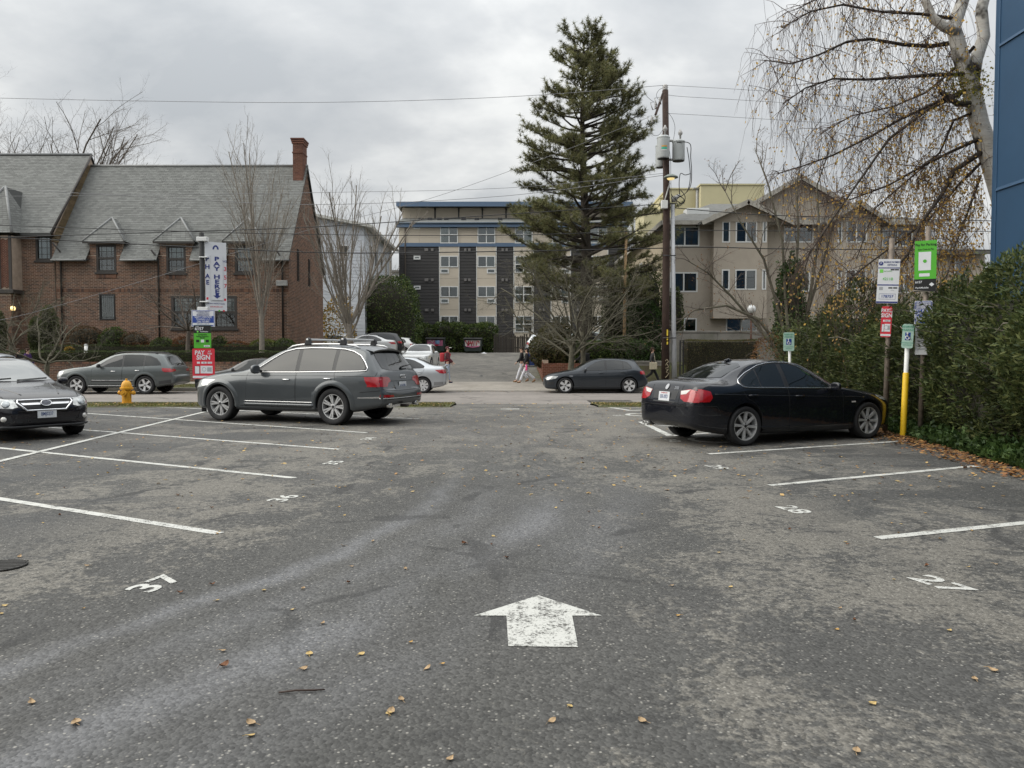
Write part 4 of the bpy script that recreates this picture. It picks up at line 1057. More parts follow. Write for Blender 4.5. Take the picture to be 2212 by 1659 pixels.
for (u0, u1, nar, mid, g0, g1, ga) in ((1541, 1657, ((1559, 1576), (1646, 1655)), (1588, 1634), 1512, 1715, (1614, 431)),
                                     (1800, 1900, ((1808, 1818), (1882, 1888)), (1826, 1871), 1778, 1925, (1848, 432))):
    a, b = bx(u0, YB_), bx(u1, YB_)
    hol = []
    for (v0, v1) in ((478, 524), (582, 626)):
        for (p, q) in nar + (mid,): hol.append((bx(p, YB_) - a, bx(q, YB_) - a, bz(v1, YB_) - 3.6, bz(v0, YB_) - 3.6))
    mb = MB(); wall_mb(mb, (a, YB_, 3.6), (1, 0, 0), (0, -1, 0), b - a, EB + .35 - 3.6, hol)
    mb.quad((a, YB_, 3.6), (a, YB_, EB + .35), (a, BYY, EB + .35), (a, BYY, 3.6)); mb.quad((b, YB_, 3.6), (b, BYY, 3.6), (b, BYY, EB + .35), (b, YB_, EB + .35)); mb.quad((a, YB_, 3.6), (a, BYY, 3.6), (b, BYY, 3.6), (b, YB_, 3.6))
    mb.build('bay', STUC, bg_)
    for i, q in enumerate(hol): window(bg_, (a, YB_, 3.6), (1, 0, 0), (0, -1, 0), q, 2 if (i % 3) == 2 else 1, 1, WFRAME, .07, .1, blinds=[BLIND2, dk, None][i % 3:] + [dk], frac=[1, .5])
    gx0, gx1 = bx(g0, 43.9), bx(g1, 43.9); gable_roof(gx0, gx1, 43.75, 49, EB - .1, P(ga[0], ga[1], 43.75).z, .5)
gable_roof(bx(1532), bx(1932), 45.3, 60, EB - .2, P(1733, 377, 45.3).z, .6)
# main hipped roof
mb = MB(); e = .5; zr = EB + 2.9; x0, x1, y0, y1 = XL_ - e, XR_ + e, BYY - e, 64.5; ym = 54.5
A, B, C, D = (x0, y0, EB), (x1, y0, EB), (x1, y1, EB), (x0, y1, EB); R1, R2 = (x0 + 5.4, ym, zr), (x1 - 5.4, ym, zr)
mb.poly([A, B, R2, R1]); mb.poly([B, C, R2]); mb.poly([C, D, R1, R2]); mb.poly([D, A, R1]); mb.poly([D, C, B, A]); mb.build('roof', SHING, bg_)
mb = MB(); mb.box(x0, x1, y0 - .03, y0, EB - .22, EB + .02); mb.build('fascia', BFAS, bg_)
mb = MB(); mb.box(x0 - .03, x0, y0, y1, EB - .25, EB + .02); mb.build('fascia', BFAS, bg_)
mb = MB(); q = P(1515, 458, 48); mb.box(q.x - .9, q.x + .5, 48, 49, q.z - .25, q.z + .25); mb.build('skylight', WFRAME, bg_, bevel=.03)
# lower right wing
mb = MB(); a, b = XR_, bx(2140); ze2 = bz(541); mb.box(a + .01, b, BYY + .6, 58, ZB2, ze2); mb.build('wing_wall', STUC, bg_)
mb = MB(); mb.add([(a, BYY + .1, ze2), (b, BYY + .1, ze2), (b, 52, ze2 + 1.5), (a, 52, ze2 + 1.5)], [(0, 1, 2, 3)]); mb.box(a, b, BYY + .05, BYY + .1, ze2 - .2, ze2 + .02); mb.build('wing_roof', SHING, bg_)
window(bg_, (0, BYY + .6, 0), (1, 0, 0), (0, -1, 0), (bx(2073), bx(2100), bz(612), bz(556)), 1, 1, WFRAME, .08, .02, blind=dk, proud=.05)

# ------------------------------------------------------------------ yellow building far right
YL = mat('pale_yellow_stucco', (0.52, 0.475, 0.30), 0.8, var=0.06, vscale=.4)
yb_ = empty('yellow_building', (0, 0, 0), 0, 'pale yellow blocky building rising behind the beige apartments', 'building')
for (u0, u1, v, Y, d) in ((1513, 1650, 400, 84, 8), (1441, 1513, 409, 86, 7), (1425, 1445, 428, 87, 6), (1391, 1430, 455, 86, 6)):
    mb = MB(); mb.box(P(u0, 500, Y).x, P(u1, 500, Y).x - .01, Y, Y + d, 1.3, P(u0, v, Y).z); o = mb.build('block', YL, yb_)
    mb = MB(); mb.box(P(u0, 500, Y).x - .1, P(u1, 500, Y).x + .08, Y - .1, Y + d, P(u0, v, Y).z, P(u0, v, Y).z + .15); mb.build('parapet', YL, yb_)
mb = MB(); q = P(1507, 420, 85); mb.tube([(q.x, 85, q.z - 1.5), (q.x, 85, P(1507, 409, 85).z)], .22, 12); mb.box(q.x - .5, q.x + .5, 84.6, 85.4, P(1507, 409, 85).z, P(1507, 409, 85).z + .12); mb.build('flue', GALV, yb_, 'auto')

# ------------------------------------------------------------------ blue metal-clad building, right edge
BLUE = mat('blue_metal_cladding', (0.030, 0.078, 0.150), 0.42, metal=0.25, var=0.06, vscale=1.2, stain=.12)
bl_ = empty('blue_building', (0, 0, 0), 0, 'blue metal-clad building wall at the right edge above the hedge', 'building')
BXX, BYE = 9.8, 9.8 * FPX / (2135 - CX)
mb = MB(); mb.box(BXX + .05, 22, -6, BYE - .05, 0, 15); mb.build('core', mat('dark_core', (.02, .03, .05), .8), bl_)
seams = [-.9, 1.97, 4.84, 7.71, 10.58, 13.45]
for j in range(5):
    for i in range(8):
        y1 = BYE - .14 - i * 2.7; mb = MB(); mb.box(BXX, BXX + .045, y1 - 2.694, y1, seams[j] + .05, seams[j+1] - .02); mb.build('panel', BLUE, bl_)
    mb = MB(); mb.prism([(BXX - .035, -6, seams[j+1] - .02), (BXX + .04, -6, seams[j+1] - .02), (BXX + .04, -6, seams[j+1] + .05), (BXX - .005, -6, seams[j+1] + .05)], (0, BYE + 6 - .14, 0)); mb.build('drip_flashing', BLUE, bl_)
mb = MB(); mb.box(BXX - .02, BXX + .10, BYE - .14, BYE, 0, 15); mb.build('corner_trim', BLUE, bl_, bevel=.01)
mb = MB(); mb.box(BXX + .1, 22, BYE - .05, BYE, 0, 15); mb.build('end_wall', BLUE, bl_)

# ------------------------------------------------------------------ unseen block added behind the photographer for the cars to mirror
rb = empty('added_rear_building', (0, 0, 0), 0, 'long low grey building added behind the photographer, seen only in reflections', 'building')
RBM = mat('grey_added_wall', (.10, .095, .09), .85, var=.2, vscale=.5)
mb = MB(); mb.box(-34, 26, -26, -18, -.2, 4.6); mb.build('wall', RBM, rb)
for i in range(12):
    window(rb, (0, -18, 0), (-1, 0, 0), (0, 1, 0), (-22 + i * 4.6, -20 + i * 4.6, 1.2, 3.2), 2, 1, WFRAME, .08, .05, proud=.04)
# ------------------------------------------------------------------ cars
def pchip(pts, xq):
    x = np.array([p[0] for p in pts], float); y = np.array([p[1] for p in pts], float)
    h = np.diff(x); d = np.diff(y) / h; m = np.zeros(len(x))
    for i in range(1, len(x) - 1):
        if d[i-1] * d[i] > 0:
            w1 = 2 * h[i] + h[i-1]; w2 = h[i] + 2 * h[i-1]; m[i] = (w1 + w2) / (w1 / d[i-1] + w2 / d[i])
    m[0] = d[0]; m[-1] = d[-1]
    xq = np.clip(np.asarray(xq, float), x[0], x[-1]); k = np.clip(np.searchsorted(x, xq) - 1, 0, len(h) - 1)
    t = (xq - x[k]) / h[k]; t2 = t * t; t3 = t2 * t
    return (2*t3-3*t2+1)*y[k] + (t3-2*t2+t)*h[k]*m[k] + (-2*t3+3*t2)*y[k+1] + (t3-t2)*h[k]*m[k+1]

SEDAN = dict(L=4.52, hw=0.908, H=1.42, wb=2.76, fo=0.78, r=0.325, arch=0.375,
    top=[(0,.60),(.03,.66),(.12,.725),(.3,.79),(.8,.88),(1.3,.955),(1.42,.985),(1.8,1.195),(2.2,1.375),(2.45,1.41),(2.75,1.42),(3.1,1.395),(3.5,1.285),(3.92,1.10),(4.0,1.082),(4.3,1.07),(4.38,1.045),(4.43,.99),(4.47,.92),(4.52,.78)],
    edge=[(0,.50,.56),(.12,.62,.69),(.3,.69,.755),(.8,.76,.85),(1.3,.765,.925),(1.45,.735,.965),(1.8,.67,1.14),(2.25,.59,1.33),(2.75,.575,1.365),(3.1,.58,1.33),(3.5,.60,1.21),(3.9,.67,1.06),(4.05,.71,1.04),(4.3,.72,1.02),(4.38,.71,.99),(4.43,.70,.94),(4.47,.68,.885),(4.52,.60,.74)],
    belt=[(0,.52),(.12,.63),(.3,.70),(.8,.80),(1.4,.885),(2,.915),(3,.94),(3.7,.965),(4.2,.955),(4.38,.91),(4.43,.88),(4.47,.84),(4.52,.71)],
    w=[(0,.55),(.03,.64),(.1,.73),(.3,.84),(.7,.895),(1.2,.90),(2.5,.908),(3.5,.905),(4,.885),(4.3,.84),(4.42,.80),(4.49,.74),(4.52,.68)],
    bot=[(0,.30),(.05,.22),(.2,.19),(.6,.17),(3.8,.19),(4.2,.24),(4.45,.31),(4.52,.36)])
SUV = dict(L=5.086, hw=0.985, H=1.72, wb=3.002, fo=0.89, r=0.388, arch=0.45,
    top=[(0,.82),(.03,.88),(.12,.96),(.35,1.02),(.9,1.10),(1.5,1.16),(1.65,1.22),(2.05,1.46),(2.5,1.645),(2.9,1.705),(3.5,1.72),(4.1,1.70),(4.5,1.645),(4.6,1.60),(4.66,1.50),(4.9,1.19),(4.97,1.12),(5.0,.98),(5.03,.80),(5.086,.74)],
    edge=[(0,.58,.78),(.12,.70,.91),(.35,.80,.975),(.9,.86,1.06),(1.45,.855,1.12),(1.7,.81,1.20),(2.05,.75,1.38),(2.5,.69,1.565),(3,.675,1.635),(3.8,.67,1.63),(4.3,.67,1.585),(4.58,.68,1.51),(4.68,.70,1.42),(4.9,.76,1.14),(4.97,.77,1.05),(5.0,.76,.93),(5.03,.75,.765),(5.086,.66,.71)],
    belt=[(0,.72),(.12,.83),(.35,.90),(.9,.99),(1.6,1.07),(2.5,1.095),(3.5,1.11),(4.4,1.14),(4.7,1.12),(4.9,1.04),(4.98,.94),(5.03,.745),(5.086,.69)],
    w=[(0,.60),(.04,.72),(.12,.81),(.35,.92),(.8,.975),(1.4,.97),(2.5,.975),(3.9,.985),(4.4,.965),(4.75,.925),(4.93,.88),(5.02,.85),(5.06,.80),(5.086,.74)],
    bot=[(0,.42),(.06,.33),(.2,.28),(.6,.25),(4.2,.27),(4.7,.34),(5.02,.42),(5.086,.47)])
HATCH = dict(L=4.27, hw=0.90, H=1.45, wb=2.63, fo=0.85, r=0.32, arch=0.37,
    top=[(0,.60),(.03,.66),(.12,.73),(.3,.80),(.8,.90),(1.15,.965),(1.28,1.0),(1.65,1.215),(2.05,1.39),(2.35,1.435),(2.7,1.45),(3.2,1.435),(3.65,1.385),(3.76,1.35),(3.82,1.26),(4.05,.99),(4.12,.94),(4.15,.86),(4.19,.66),(4.27,.60)],
    edge=[(0,.50,.56),(.12,.62,.69),(.3,.69,.76),(.8,.765,.87),(1.15,.77,.935),(1.32,.74,.985),(1.65,.68,1.16),(2.1,.605,1.345),(2.6,.59,1.385),(3.2,.585,1.36),(3.6,.60,1.30),(3.76,.615,1.25),(3.84,.63,1.17),(4.05,.68,.95),(4.12,.69,.90),(4.15,.69,.82),(4.19,.68,.63),(4.27,.60,.57)],
    belt=[(0,.52),(.12,.63),(.3,.71),(.8,.82),(1.4,.91),(2.2,.935),(3.2,.96),(3.65,.985),(3.9,.95),(4.05,.89),(4.13,.80),(4.19,.61),(4.27,.55)],
    w=[(0,.54),(.03,.64),(.1,.73),(.3,.84),(.7,.89),(2,.895),(3.3,.90),(3.7,.885),(4,.85),(4.14,.81),(4.2,.79),(4.25,.74),(4.27,.68)],
    bot=[(0,.28),(.05,.21),(.2,.18),(.6,.16),(3.6,.17),(4,.24),(4.2,.30),(4.27,.35)])
def rescale(sp, L, hw, H, wb=None, fo=None, r=None, arch=None):
    a, b, c = L / sp['L'], hw / sp['hw'], H / sp['H']
    q = dict(L=L, hw=hw, H=H, wb=wb or sp['wb'] * a, fo=fo or sp['fo'] * a, r=r or sp['r'], arch=arch or sp['arch'])
    q['top'] = [(s*a, z*c) for s, z in sp['top']]; q['belt'] = [(s*a, z*c) for s, z in sp['belt']]; q['bot'] = [(s*a, z*c) for s, z in sp['bot']]
    q['w'] = [(s*a, w*b) for s, w in sp['w']]; q['edge'] = [(s*a, y*b, z*c) for s, y, z in sp['edge']]
    return q

def body_mesh(sp, fine=1):
    L = sp['L']
    st = np.unique(np.round(np.concatenate([np.linspace(0, L, 46 * fine), np.linspace(0, .35, 14), np.linspace(L - .6, L, 22)]), 4))
    st = st[np.insert(np.diff(st) > 0.012, 0, True)]; st[-1] = L
    zt = pchip(sp['top'], st); zb = pchip(sp['bot'], st); w = pchip(sp['w'], st); zl = pchip(sp['belt'], st)
    ye = pchip([(s, y) for s, y, z in sp['edge']], st); ze = pchip([(s, z) for s, y, z in sp['edge']], st)
    def dense(pts):
        P_ = np.array(pts); out = []
        n = len(P_)
        for i in range(n - 1):
            p0 = P_[max(i-1, 0)]; p1 = P_[i]; p2 = P_[i+1]; p3 = P_[min(i+2, n-1)]
            for k in range(3):
                t = k / 3.0
                out.append(0.5*((2*p1) + (-p0+p2)*t + (2*p0-5*p1+4*p2-p3)*t*t + (-p0+3*p1-3*p2+p3)*t**3))
        out.append(P_[-1]); return np.array(out)
    rings = []
    for i, s in enumerate(st):
        h = zl[i] - zb[i]; yb = max(w[i] * 0.945, ye[i] + 0.01)
        m7 = ((yb + ye[i]) / 2 + 0.012, (zl[i] + ze[i]) / 2 + 0.004)
        half = dense([(0, zb[i] + .015), (.45 * w[i], zb[i] + .008), (.84 * w[i], zb[i]), (.955 * w[i], zb[i] + .07 * h), (.982 * w[i], zb[i] + .22 * h), (.995 * w[i], zb[i] + .48 * h),
                      (1.0 * w[i], zb[i] + .70 * h), (.988 * w[i], zb[i] + .86 * h), (yb, zl[i]), m7, (ye[i], ze[i]),
                      (.90 * ye[i], lerp(ze[i], zt[i], .42)), (.55 * ye[i], lerp(ze[i], zt[i], .84)), (0, zt[i])])
        half[0, 0] = 0; half[-1, 0] = 0
        full = list(half) + [(-a, b) for a, b in half[-2:0:-1]]
        rings.append([(L / 2 - s, a, b) for a, b in full])
    mb = MB(); n = len(rings[0]); vs = [p for r_ in rings for p in r_]; fs = []
    for i in range(len(rings) - 1):
        for j in range(n): fs.append((i*n+j, (i+1)*n+j, (i+1)*n+(j+1) % n, i*n+(j+1) % n))
    mb.add(vs, fs)
    for ring_, sg, flip in ((rings[0], 1, True), (rings[-1], -1, False)):
        c = np.mean(np.array(ring_), 0); prev = ring_; base = 0 if sg == 1 else (len(rings) - 1) * n
        idx = [base + j for j in range(n)]
        for sc_, bulge in ((.8, .012), (.45, .02)):
            new = [tuple(c + (np.array(p) - c) * sc_ + np.array([sg * bulge, 0, 0])) for p in ring_]
            k0 = len(mb.v); mb.v.extend(new)
            for j in range(n):
                f = (idx[j], idx[(j+1) % n], k0 + (j+1) % n, k0 + j)
                mb.f.append(f if flip else f[::-1]); mb.m.append(0)
            idx = [k0 + j for j in range(n)]
        k0 = len(mb.v); mb.v.append(tuple(c + np.array([sg * .022, 0, 0])))
        for j in range(n):
            f = (idx[j], idx[(j+1) % n], k0); mb.f.append(f if flip else f[::-1]); mb.m.append(0)
    return mb

CHROME = mat('chrome', (0.72, 0.72, 0.73), 0.12, metal=1.0)
ALU = mat('brushed_alloy', (0.50, 0.50, 0.50), 0.35, metal=0.35, coat=.5, var=0.1, vscale=12)
ALUD = mat('machined_alloy', (0.66, 0.66, 0.66), 0.3, metal=0.35, coat=.5)
RUBBER = mat('tyre_rubber', (0.014, 0.014, 0.015), 0.8, bump=0.3, bscale=60, var=0.2)
GLASSD = mat('tinted_car_glass', (0.008, 0.010, 0.011), 0.02, spec=.6)
WELL = mat('wheel_well', (0.008, 0.008, 0.008), 0.95)
TAILR = mat('tail_lamp_red', (0.34, 0.008, 0.014), 0.1, spec=0.5, coat=1.0, var=0.25, vscale=14)
TAILW = mat('lamp_clear', (0.62, 0.60, 0.57), 0.12, coat=1.0, var=0.2, vscale=25)
HEADL = mat('headlamp_glass', (0.50, 0.51, 0.50), 0.08, metal=0.35, coat=1.0, var=0.45, vscale=16)
SEAM = mat('panel_gap', (0.006, 0.006, 0.007), 0.9)
TRIM = mat('grey_plastic_trim', (0.035, 0.036, 0.038), 0.55, var=0.15)
PLATE = mat('plate_white', (0.62, 0.64, 0.66), 0.4, var=0.12, vscale=10)
PLATEB = mat('plate_blue_ink', (0.05, 0.08, 0.2), 0.5)
PLATER = mat('plate_red_ink', (0.45, 0.05, 0.06), 0.5)

def paint(name, col, metal=0.35, rough=0.28):
    return mat(name, col, rough, metal=metal, spec=0.25, coat=0.8, var=0.05, vscale=2.5)

class Car:
    def __init__(s, name, sp, paintm, label, x, y, z, heading, group=None, fine=1, detail=True):
        s.sp = sp; s.L = sp['L']; s.paint = paintm
        s.root = empty(name, (x, y, z), heading, label, 'car', group)
        mb = body_mesh(sp, fine)
        me0 = mb.mesh('body', paintm, True)
        s.bvh = BVHTree.FromPolygons([Vector(v) for v in mb.v], mb.f)
        # wheel housings
        xf = s.L / 2 - sp['fo']; xr = xf - sp['wb']; s.xf, s.xr = xf, xr
        cut = MB()
        for xx in (xf, xr):
            for sg in (1, -1):
                M = Matrix.Translation((xx, sg * (sp['hw'] - 0.30), sp['r'] + 0.01)) @ Matrix.Rotation(-sg * math.pi / 2, 4, 'X')
                cut.lathe([(sp['arch'], 0), (sp['arch'], 0.6)], 40, M)
        bo = bpy.data.objects.new('body', me0); COL.objects.link(bo)
        co = cut.build('cutter', WELL)
        md = bo.modifiers.new('b', 'BOOLEAN'); md.object = co; md.operation = 'DIFFERENCE'; md.solver = 'EXACT'
        dg = bpy.context.evaluated_depsgraph_get(); dg.update()
        me = bpy.data.meshes.new_from_object(bo.evaluated_get(dg))
        bpy.data.objects.remove(bo); bpy.data.objects.remove(co)
        me.name = 'body'; me.materials.clear(); me.materials.append(paintm); me.materials.append(WELL)
        for p in me.polygons:
            c = p.center; w_ = 0
            for xx in (xf, xr):
                d = math.hypot(c.x - xx, c.z - sp['r'] - 0.01)
                if (d < sp['arch'] + 0.002 and abs(c.y) < sp['hw'] - 0.29 and abs(c.y) > .3) or (abs(d - sp['arch']) < 0.004 and abs(p.normal.y) < .3 and abs(c.y) > .45): w_ = 1
            p.material_index = w_; p.use_smooth = True
        me.set_sharp_from_angle(angle=R(40))
        s.body = mesh_obj('body', me, s.root)
    # --- projecting flat outlines onto the shell
    def hit(s, mode, p, q):
        L2 = s.L / 2
        if mode in ('l', 'r'):
            sg = 1 if mode == 'l' else -1
            h = s.bvh.ray_cast(Vector((L2 - p, sg * 3, q)), Vector((0, -sg, 0)))
        elif mode == 'f': h = s.bvh.ray_cast(Vector((6, p, q)), Vector((-1, 0, 0)))
        elif mode == 'b': h = s.bvh.ray_cast(Vector((-6, p, q)), Vector((1, 0, 0)))
        else: h = s.bvh.ray_cast(Vector((L2 - p, q, 6)), Vector((0, 0, -1)))
        if h[0] is None:
            x = {'l': (L2-p, .8, q), 'r': (L2-p, -.8, q), 'f': (L2, p, q), 'b': (-L2, p, q), 't': (L2-p, q, 1)}[mode]
            h = s.bvh.find_nearest(Vector(x))
        return h[0], h[1]
    def patch(s, name, poly, mode, m, off=0.004, cell=0.09, parent=None, thick=0.0, label=None):
        bm = bmesh.new(); vs = [bm.verts.new((p, q, 0)) for p, q in poly]; bm.faces.new(vs)
        for ax in (0, 1):
            lo = min(p[ax] for p in poly); hi = max(p[ax] for p in poly); k = lo + cell
            while k < hi - cell * .3:
                co = [0, 0, 0]; no = [0, 0, 0]; co[ax] = k; no[ax] = 1
                bmesh.ops.bisect_plane(bm, geom=bm.verts[:] + bm.edges[:] + bm.faces[:], plane_co=co, plane_no=no); k += cell
        nrm = None
        pos = []
        for v in bm.verts:
            h, n = s.hit(mode, v.co.x, v.co.y); pos.append(h + n * off); nrm = n if nrm is None else nrm + n
        for v, p in zip(bm.verts, pos): v.co = p
        bm.normal_update()
        ds = sum(f.normal.dot(nrm) * f.calc_area() for f in bm.faces)
        if ds < 0: bmesh.ops.reverse_faces(bm, faces=bm.faces[:])
        me = bpy.data.meshes.new(name); bm.to_mesh(me); bm.free(); me.materials.append(m)
        me.polygons.foreach_set('use_smooth', [True] * len(me.polygons))
        o = mesh_obj(name, me, parent or s.root)
        if thick:
            sd = o.modifiers.new('t', 'SOLIDIFY'); sd.thickness = thick; sd.offset = 1.0
        if label: o['label'] = label
        return o
    def line(s, name, pts, mode, m, r=0.006, off=0.0, closed=False, parent=None, step=0.06):
        out = []
        k = len(pts)
        for i in range(k if closed else k - 1):
            a, b = pts[i], pts[(i+1) % k]; d = math.hypot(b[0]-a[0], b[1]-a[1]); n = max(1, int(d / step))
            for j in range(n):
                t = j / n; out.append((a[0] + (b[0]-a[0]) * t, a[1] + (b[1]-a[1]) * t))
        if not closed: out.append(pts[-1])
        P3 = []
        for p in out:
            h, n = s.hit(mode, *p); P3.append(h + n * off)
        mb = MB(); mb.tube(P3, r, 6, True, closed); return mb.build(name, m, parent or s.root, True)
    def wheels(s, rim_r, spokes, style, rimm=ALU, w=0.22, hub=None, parts=True, lug=True):
        sp = s.sp; r = sp['r']
        RZ = Matrix.Rotation(-math.pi / 2, 4, 'X')      # Z -> +Y
        t = MB(); t.lathe([(rim_r, -w*.42), (r*.90, -w*.5), (r*.97, -w*.46), (r*.995, -w*.36), (r, -w*.2), (r, w*.2), (r*.995, w*.36), (r*.97, w*.46), (r*.90, w*.5), (rim_r*1.02, w*.44), (rim_r, w*.40)], 44, RZ, cap=False)
        tm = t.mesh('wheel', RUBBER, True)
        rm = MB(); rm.lathe([(rim_r*1.01, w*.43), (rim_r*.965, w*.425), (rim_r*.94, w*.33), (rim_r*.91, -w*.3)], 40, RZ, cap=False)
        hub_r = rim_r * .23
        for i in range(spokes):
            a = 2 * math.pi * i / spokes + 0.3
            offs = [0] if style != 'double' else [-.115, .115]
            for of in offs:
                a2 = a + of
                wi, wo = {'wide': (.085, .10), 'double': (.034, .036), 'star': (.06, .085), 'thin': (.045, .055), 'blade': (.075, .16), 'cover': (.06, .11)}[style]
                wi *= rim_r / .24; wo *= rim_r / .24
                M = Matrix.Rotation(a2 if style != 'double' else a2, 4, 'Y')
                x0, x1 = hub_r * .7, rim_r * .965
                y0, y1 = w * .36, w * .42
                vs = [(x0, y0 - .03, -wi/2), (x1, y1 - .035, -wo/2), (x1, y1 - .035, wo/2), (x0, y0 - .03, wi/2),
                      (x0, y0, -wi*.36), (x1, y1 - .004, -wo*.42), (x1, y1 - .004, wo*.42), (x0, y0, wi*.36)]
                rm.add([M @ Vector(q) for q in vs], [(0,1,2,3),(7,6,5,4),(4,5,1,0),(5,6,2,1),(6,7,3,2),(7,4,0,3)])
        rm.lathe([(0, w*.40), (hub_r*.55, w*.40), (hub_r*.95, w*.37), (hub_r, w*.28)], 20, RZ, cap=False)
        rme = rm.mesh('rim', rimm, 'auto')
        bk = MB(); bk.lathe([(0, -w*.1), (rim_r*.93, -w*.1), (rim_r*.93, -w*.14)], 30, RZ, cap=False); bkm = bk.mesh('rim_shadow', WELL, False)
        bd = MB(); bd.lathe([(rim_r*.2, w*.02), (rim_r*.70, w*.02), (rim_r*.70, -w*.05)], 30, RZ, cap=False); bdm = bd.mesh('brake_disc', mat('brake_steel', (.16, .155, .15), .4, metal=.8), False)
        cp = MB(); cp.lathe([(0, w*.415), (hub_r*.5, w*.415), (hub_r*.52, w*.40)], 18, RZ, cap=False); cpm = cp.mesh('hub_cap', hub or BLACK, False)
        lgm = []
        for i in range(5):
            lg = MB(); a = 2 * math.pi * i / 5 + .6; lg.lathe([(.011, w*.30), (.011, w*.385), (0, w*.39)], 8, Matrix.Translation((math.cos(a)*hub_r*.8, 0, math.sin(a)*hub_r*.8)) @ RZ)
            lgm.append(lg.mesh('wheel_nut', TRIM))
        for xx in (s.xf, s.xr):
            for sg in (1, -1):
                o = mesh_obj('wheel', tm, s.root); o.location = (xx, sg * (sp['hw'] - 0.015 - w/2), r + 0.002)
                o.rotation_euler = (0, random.uniform(0, 6), 0 if sg > 0 else math.pi)
                mesh_obj('rim', rme, o); mesh_obj('brake_disc', bdm, o); mesh_obj('hub_cap', cpm, o)
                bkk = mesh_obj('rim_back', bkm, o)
                if lug:
                    for q in lgm: mesh_obj('wheel_nut', q, o)
    def flares(s, m, out=0.03, r0=0.0, wd=0.07, a0=-8, a1=188):
        """raised lip round each wheel opening"""
        sp = s.sp
        for xx in (s.xf, s.xr):
            for sg in (1, -1):
                rows = []
                n = 22
                for i in range(n + 1):
                    a = R(lerp(a0, a1, i / n)); row = []
                    for rr, of in ((sp['arch'] - .012, -.03), (sp['arch'] - .012, out), (sp['arch'] + wd * .35, out * 1.05), (sp['arch'] + wd, .003)):
                        px = xx + rr * math.cos(a); pz = sp['r'] + .01 + rr * math.sin(a)
                        h, nn = s.hit('l' if sg > 0 else 'r', s.L / 2 - px, max(pz, .2))
                        row.append((px, sg * (abs(h.y) + of), pz))
                    rows.append(row)
                mb = MB(); k = len(rows[0]); vs = [p for r_ in rows for p in r_]
                fs = [(i*k+j, i*k+j+1, (i+1)*k+j+1, (i+1)*k+j) for i in range(n) for j in range(k-1)]
                if sg < 0: fs = [f[::-1] for f in fs]
                mb.add(vs, fs); mb.build('wheel_arch', m, s.root, True)
    def box(s, name, p0, p1, m, parent=None, bevel=0.01):
        mb = MB(); mb.box(p0[0], p1[0], p0[1], p1[1], p0[2], p1[2]); return mb.build(name, m, parent or s.root, bevel=bevel)
    def handles(s, pts, m, side=(1, -1), parent=None):
        for (p, q) in pts:
            for sg in side:
                h, n = s.hit('l' if sg > 0 else 'r', p, q)
                mb = MB(); x = s.L / 2 - p
                mb.tube([(x + .095, h.y - sg*.005, q), (x + .075, h.y + sg*.03, q + .002), (x - .075, h.y + sg*.03, q), (x - .095, h.y - sg*.005, q)], [.011, .014, .014, .011], 8)
                mb.build('door_handle', m, s.root, True)
    def mirrors(s, p, z, m, size=(.12, .21, .15), side=(1, -1), glassm=None):
        for sg in side:
            h, n = s.hit('l' if sg > 0 else 'r', p, z)
            x = s.L / 2 - p; y = h.y + sg * (.06 + size[1] / 2)
            mb = MB(); prof = []
            M = Matrix.Translation((x, y, z + .05)) @ Matrix.Diagonal((size[0], size[1], size[2], 1)).to_4x4()
            nn = 14; k = 8
            vs = []; 
            for i in range(k + 1):
                t = i / k * math.pi; xx = math.cos(t) * .5; rr = math.sin(t) ** .6 * .5
                if xx < -.25: xx = -.25
                for j in range(nn):
                    w = 2 * math.pi * j / nn; c_, s_ = math.cos(w), math.sin(w)
                    vs.append(M @ Vector((xx, rr * math.copysign(abs(c_) ** .7, c_), rr * math.copysign(abs(s_) ** .7, s_))))
            fs = [(i*nn+j, i*nn+(j+1) % nn, (i+1)*nn+(j+1) % nn, (i+1)*nn+j) for i in range(k) for j in range(nn)]
            mb.add(vs, fs); o = mb.build('mirror', m, s.root, True)
            mb = MB(); mb.tube([(x, h.y - sg*.02, z + .0), (x + .01, y - sg * size[1] * .3, z + .03)], [.035, .03], 8); mb.build('mirror_arm', BLACK, o, True)
    def plate(s, end, z, txt, y=0.0, tilt=0.0, top='', w=.305, h=.155):
        sg = 1 if end == 'f' else -1
        p, n = s.hit(end, y, z)
        base = p + Vector((sg * .018, 0, 0))
        M = frame_matrix(base, (0, sg, 0), (sg, 0, tilt))
        mb = MB(); mb.box(-w/2, w/2, -h/2, h/2, -.006, 0); o = mb.build('license_plate', PLATE, s.root, bevel=.006); o.matrix_local = M
        text_mesh(txt, .088, PLATEB, 'lettering', o, Matrix.Translation((0, -.008, .0012)), bold=.01, sx=.62 if len(txt) > 6 else .8)
        if top: text_mesh(top, .026, PLATER, 'lettering', o, Matrix.Translation((0, .055, .0012)), bold=.005)
        return o

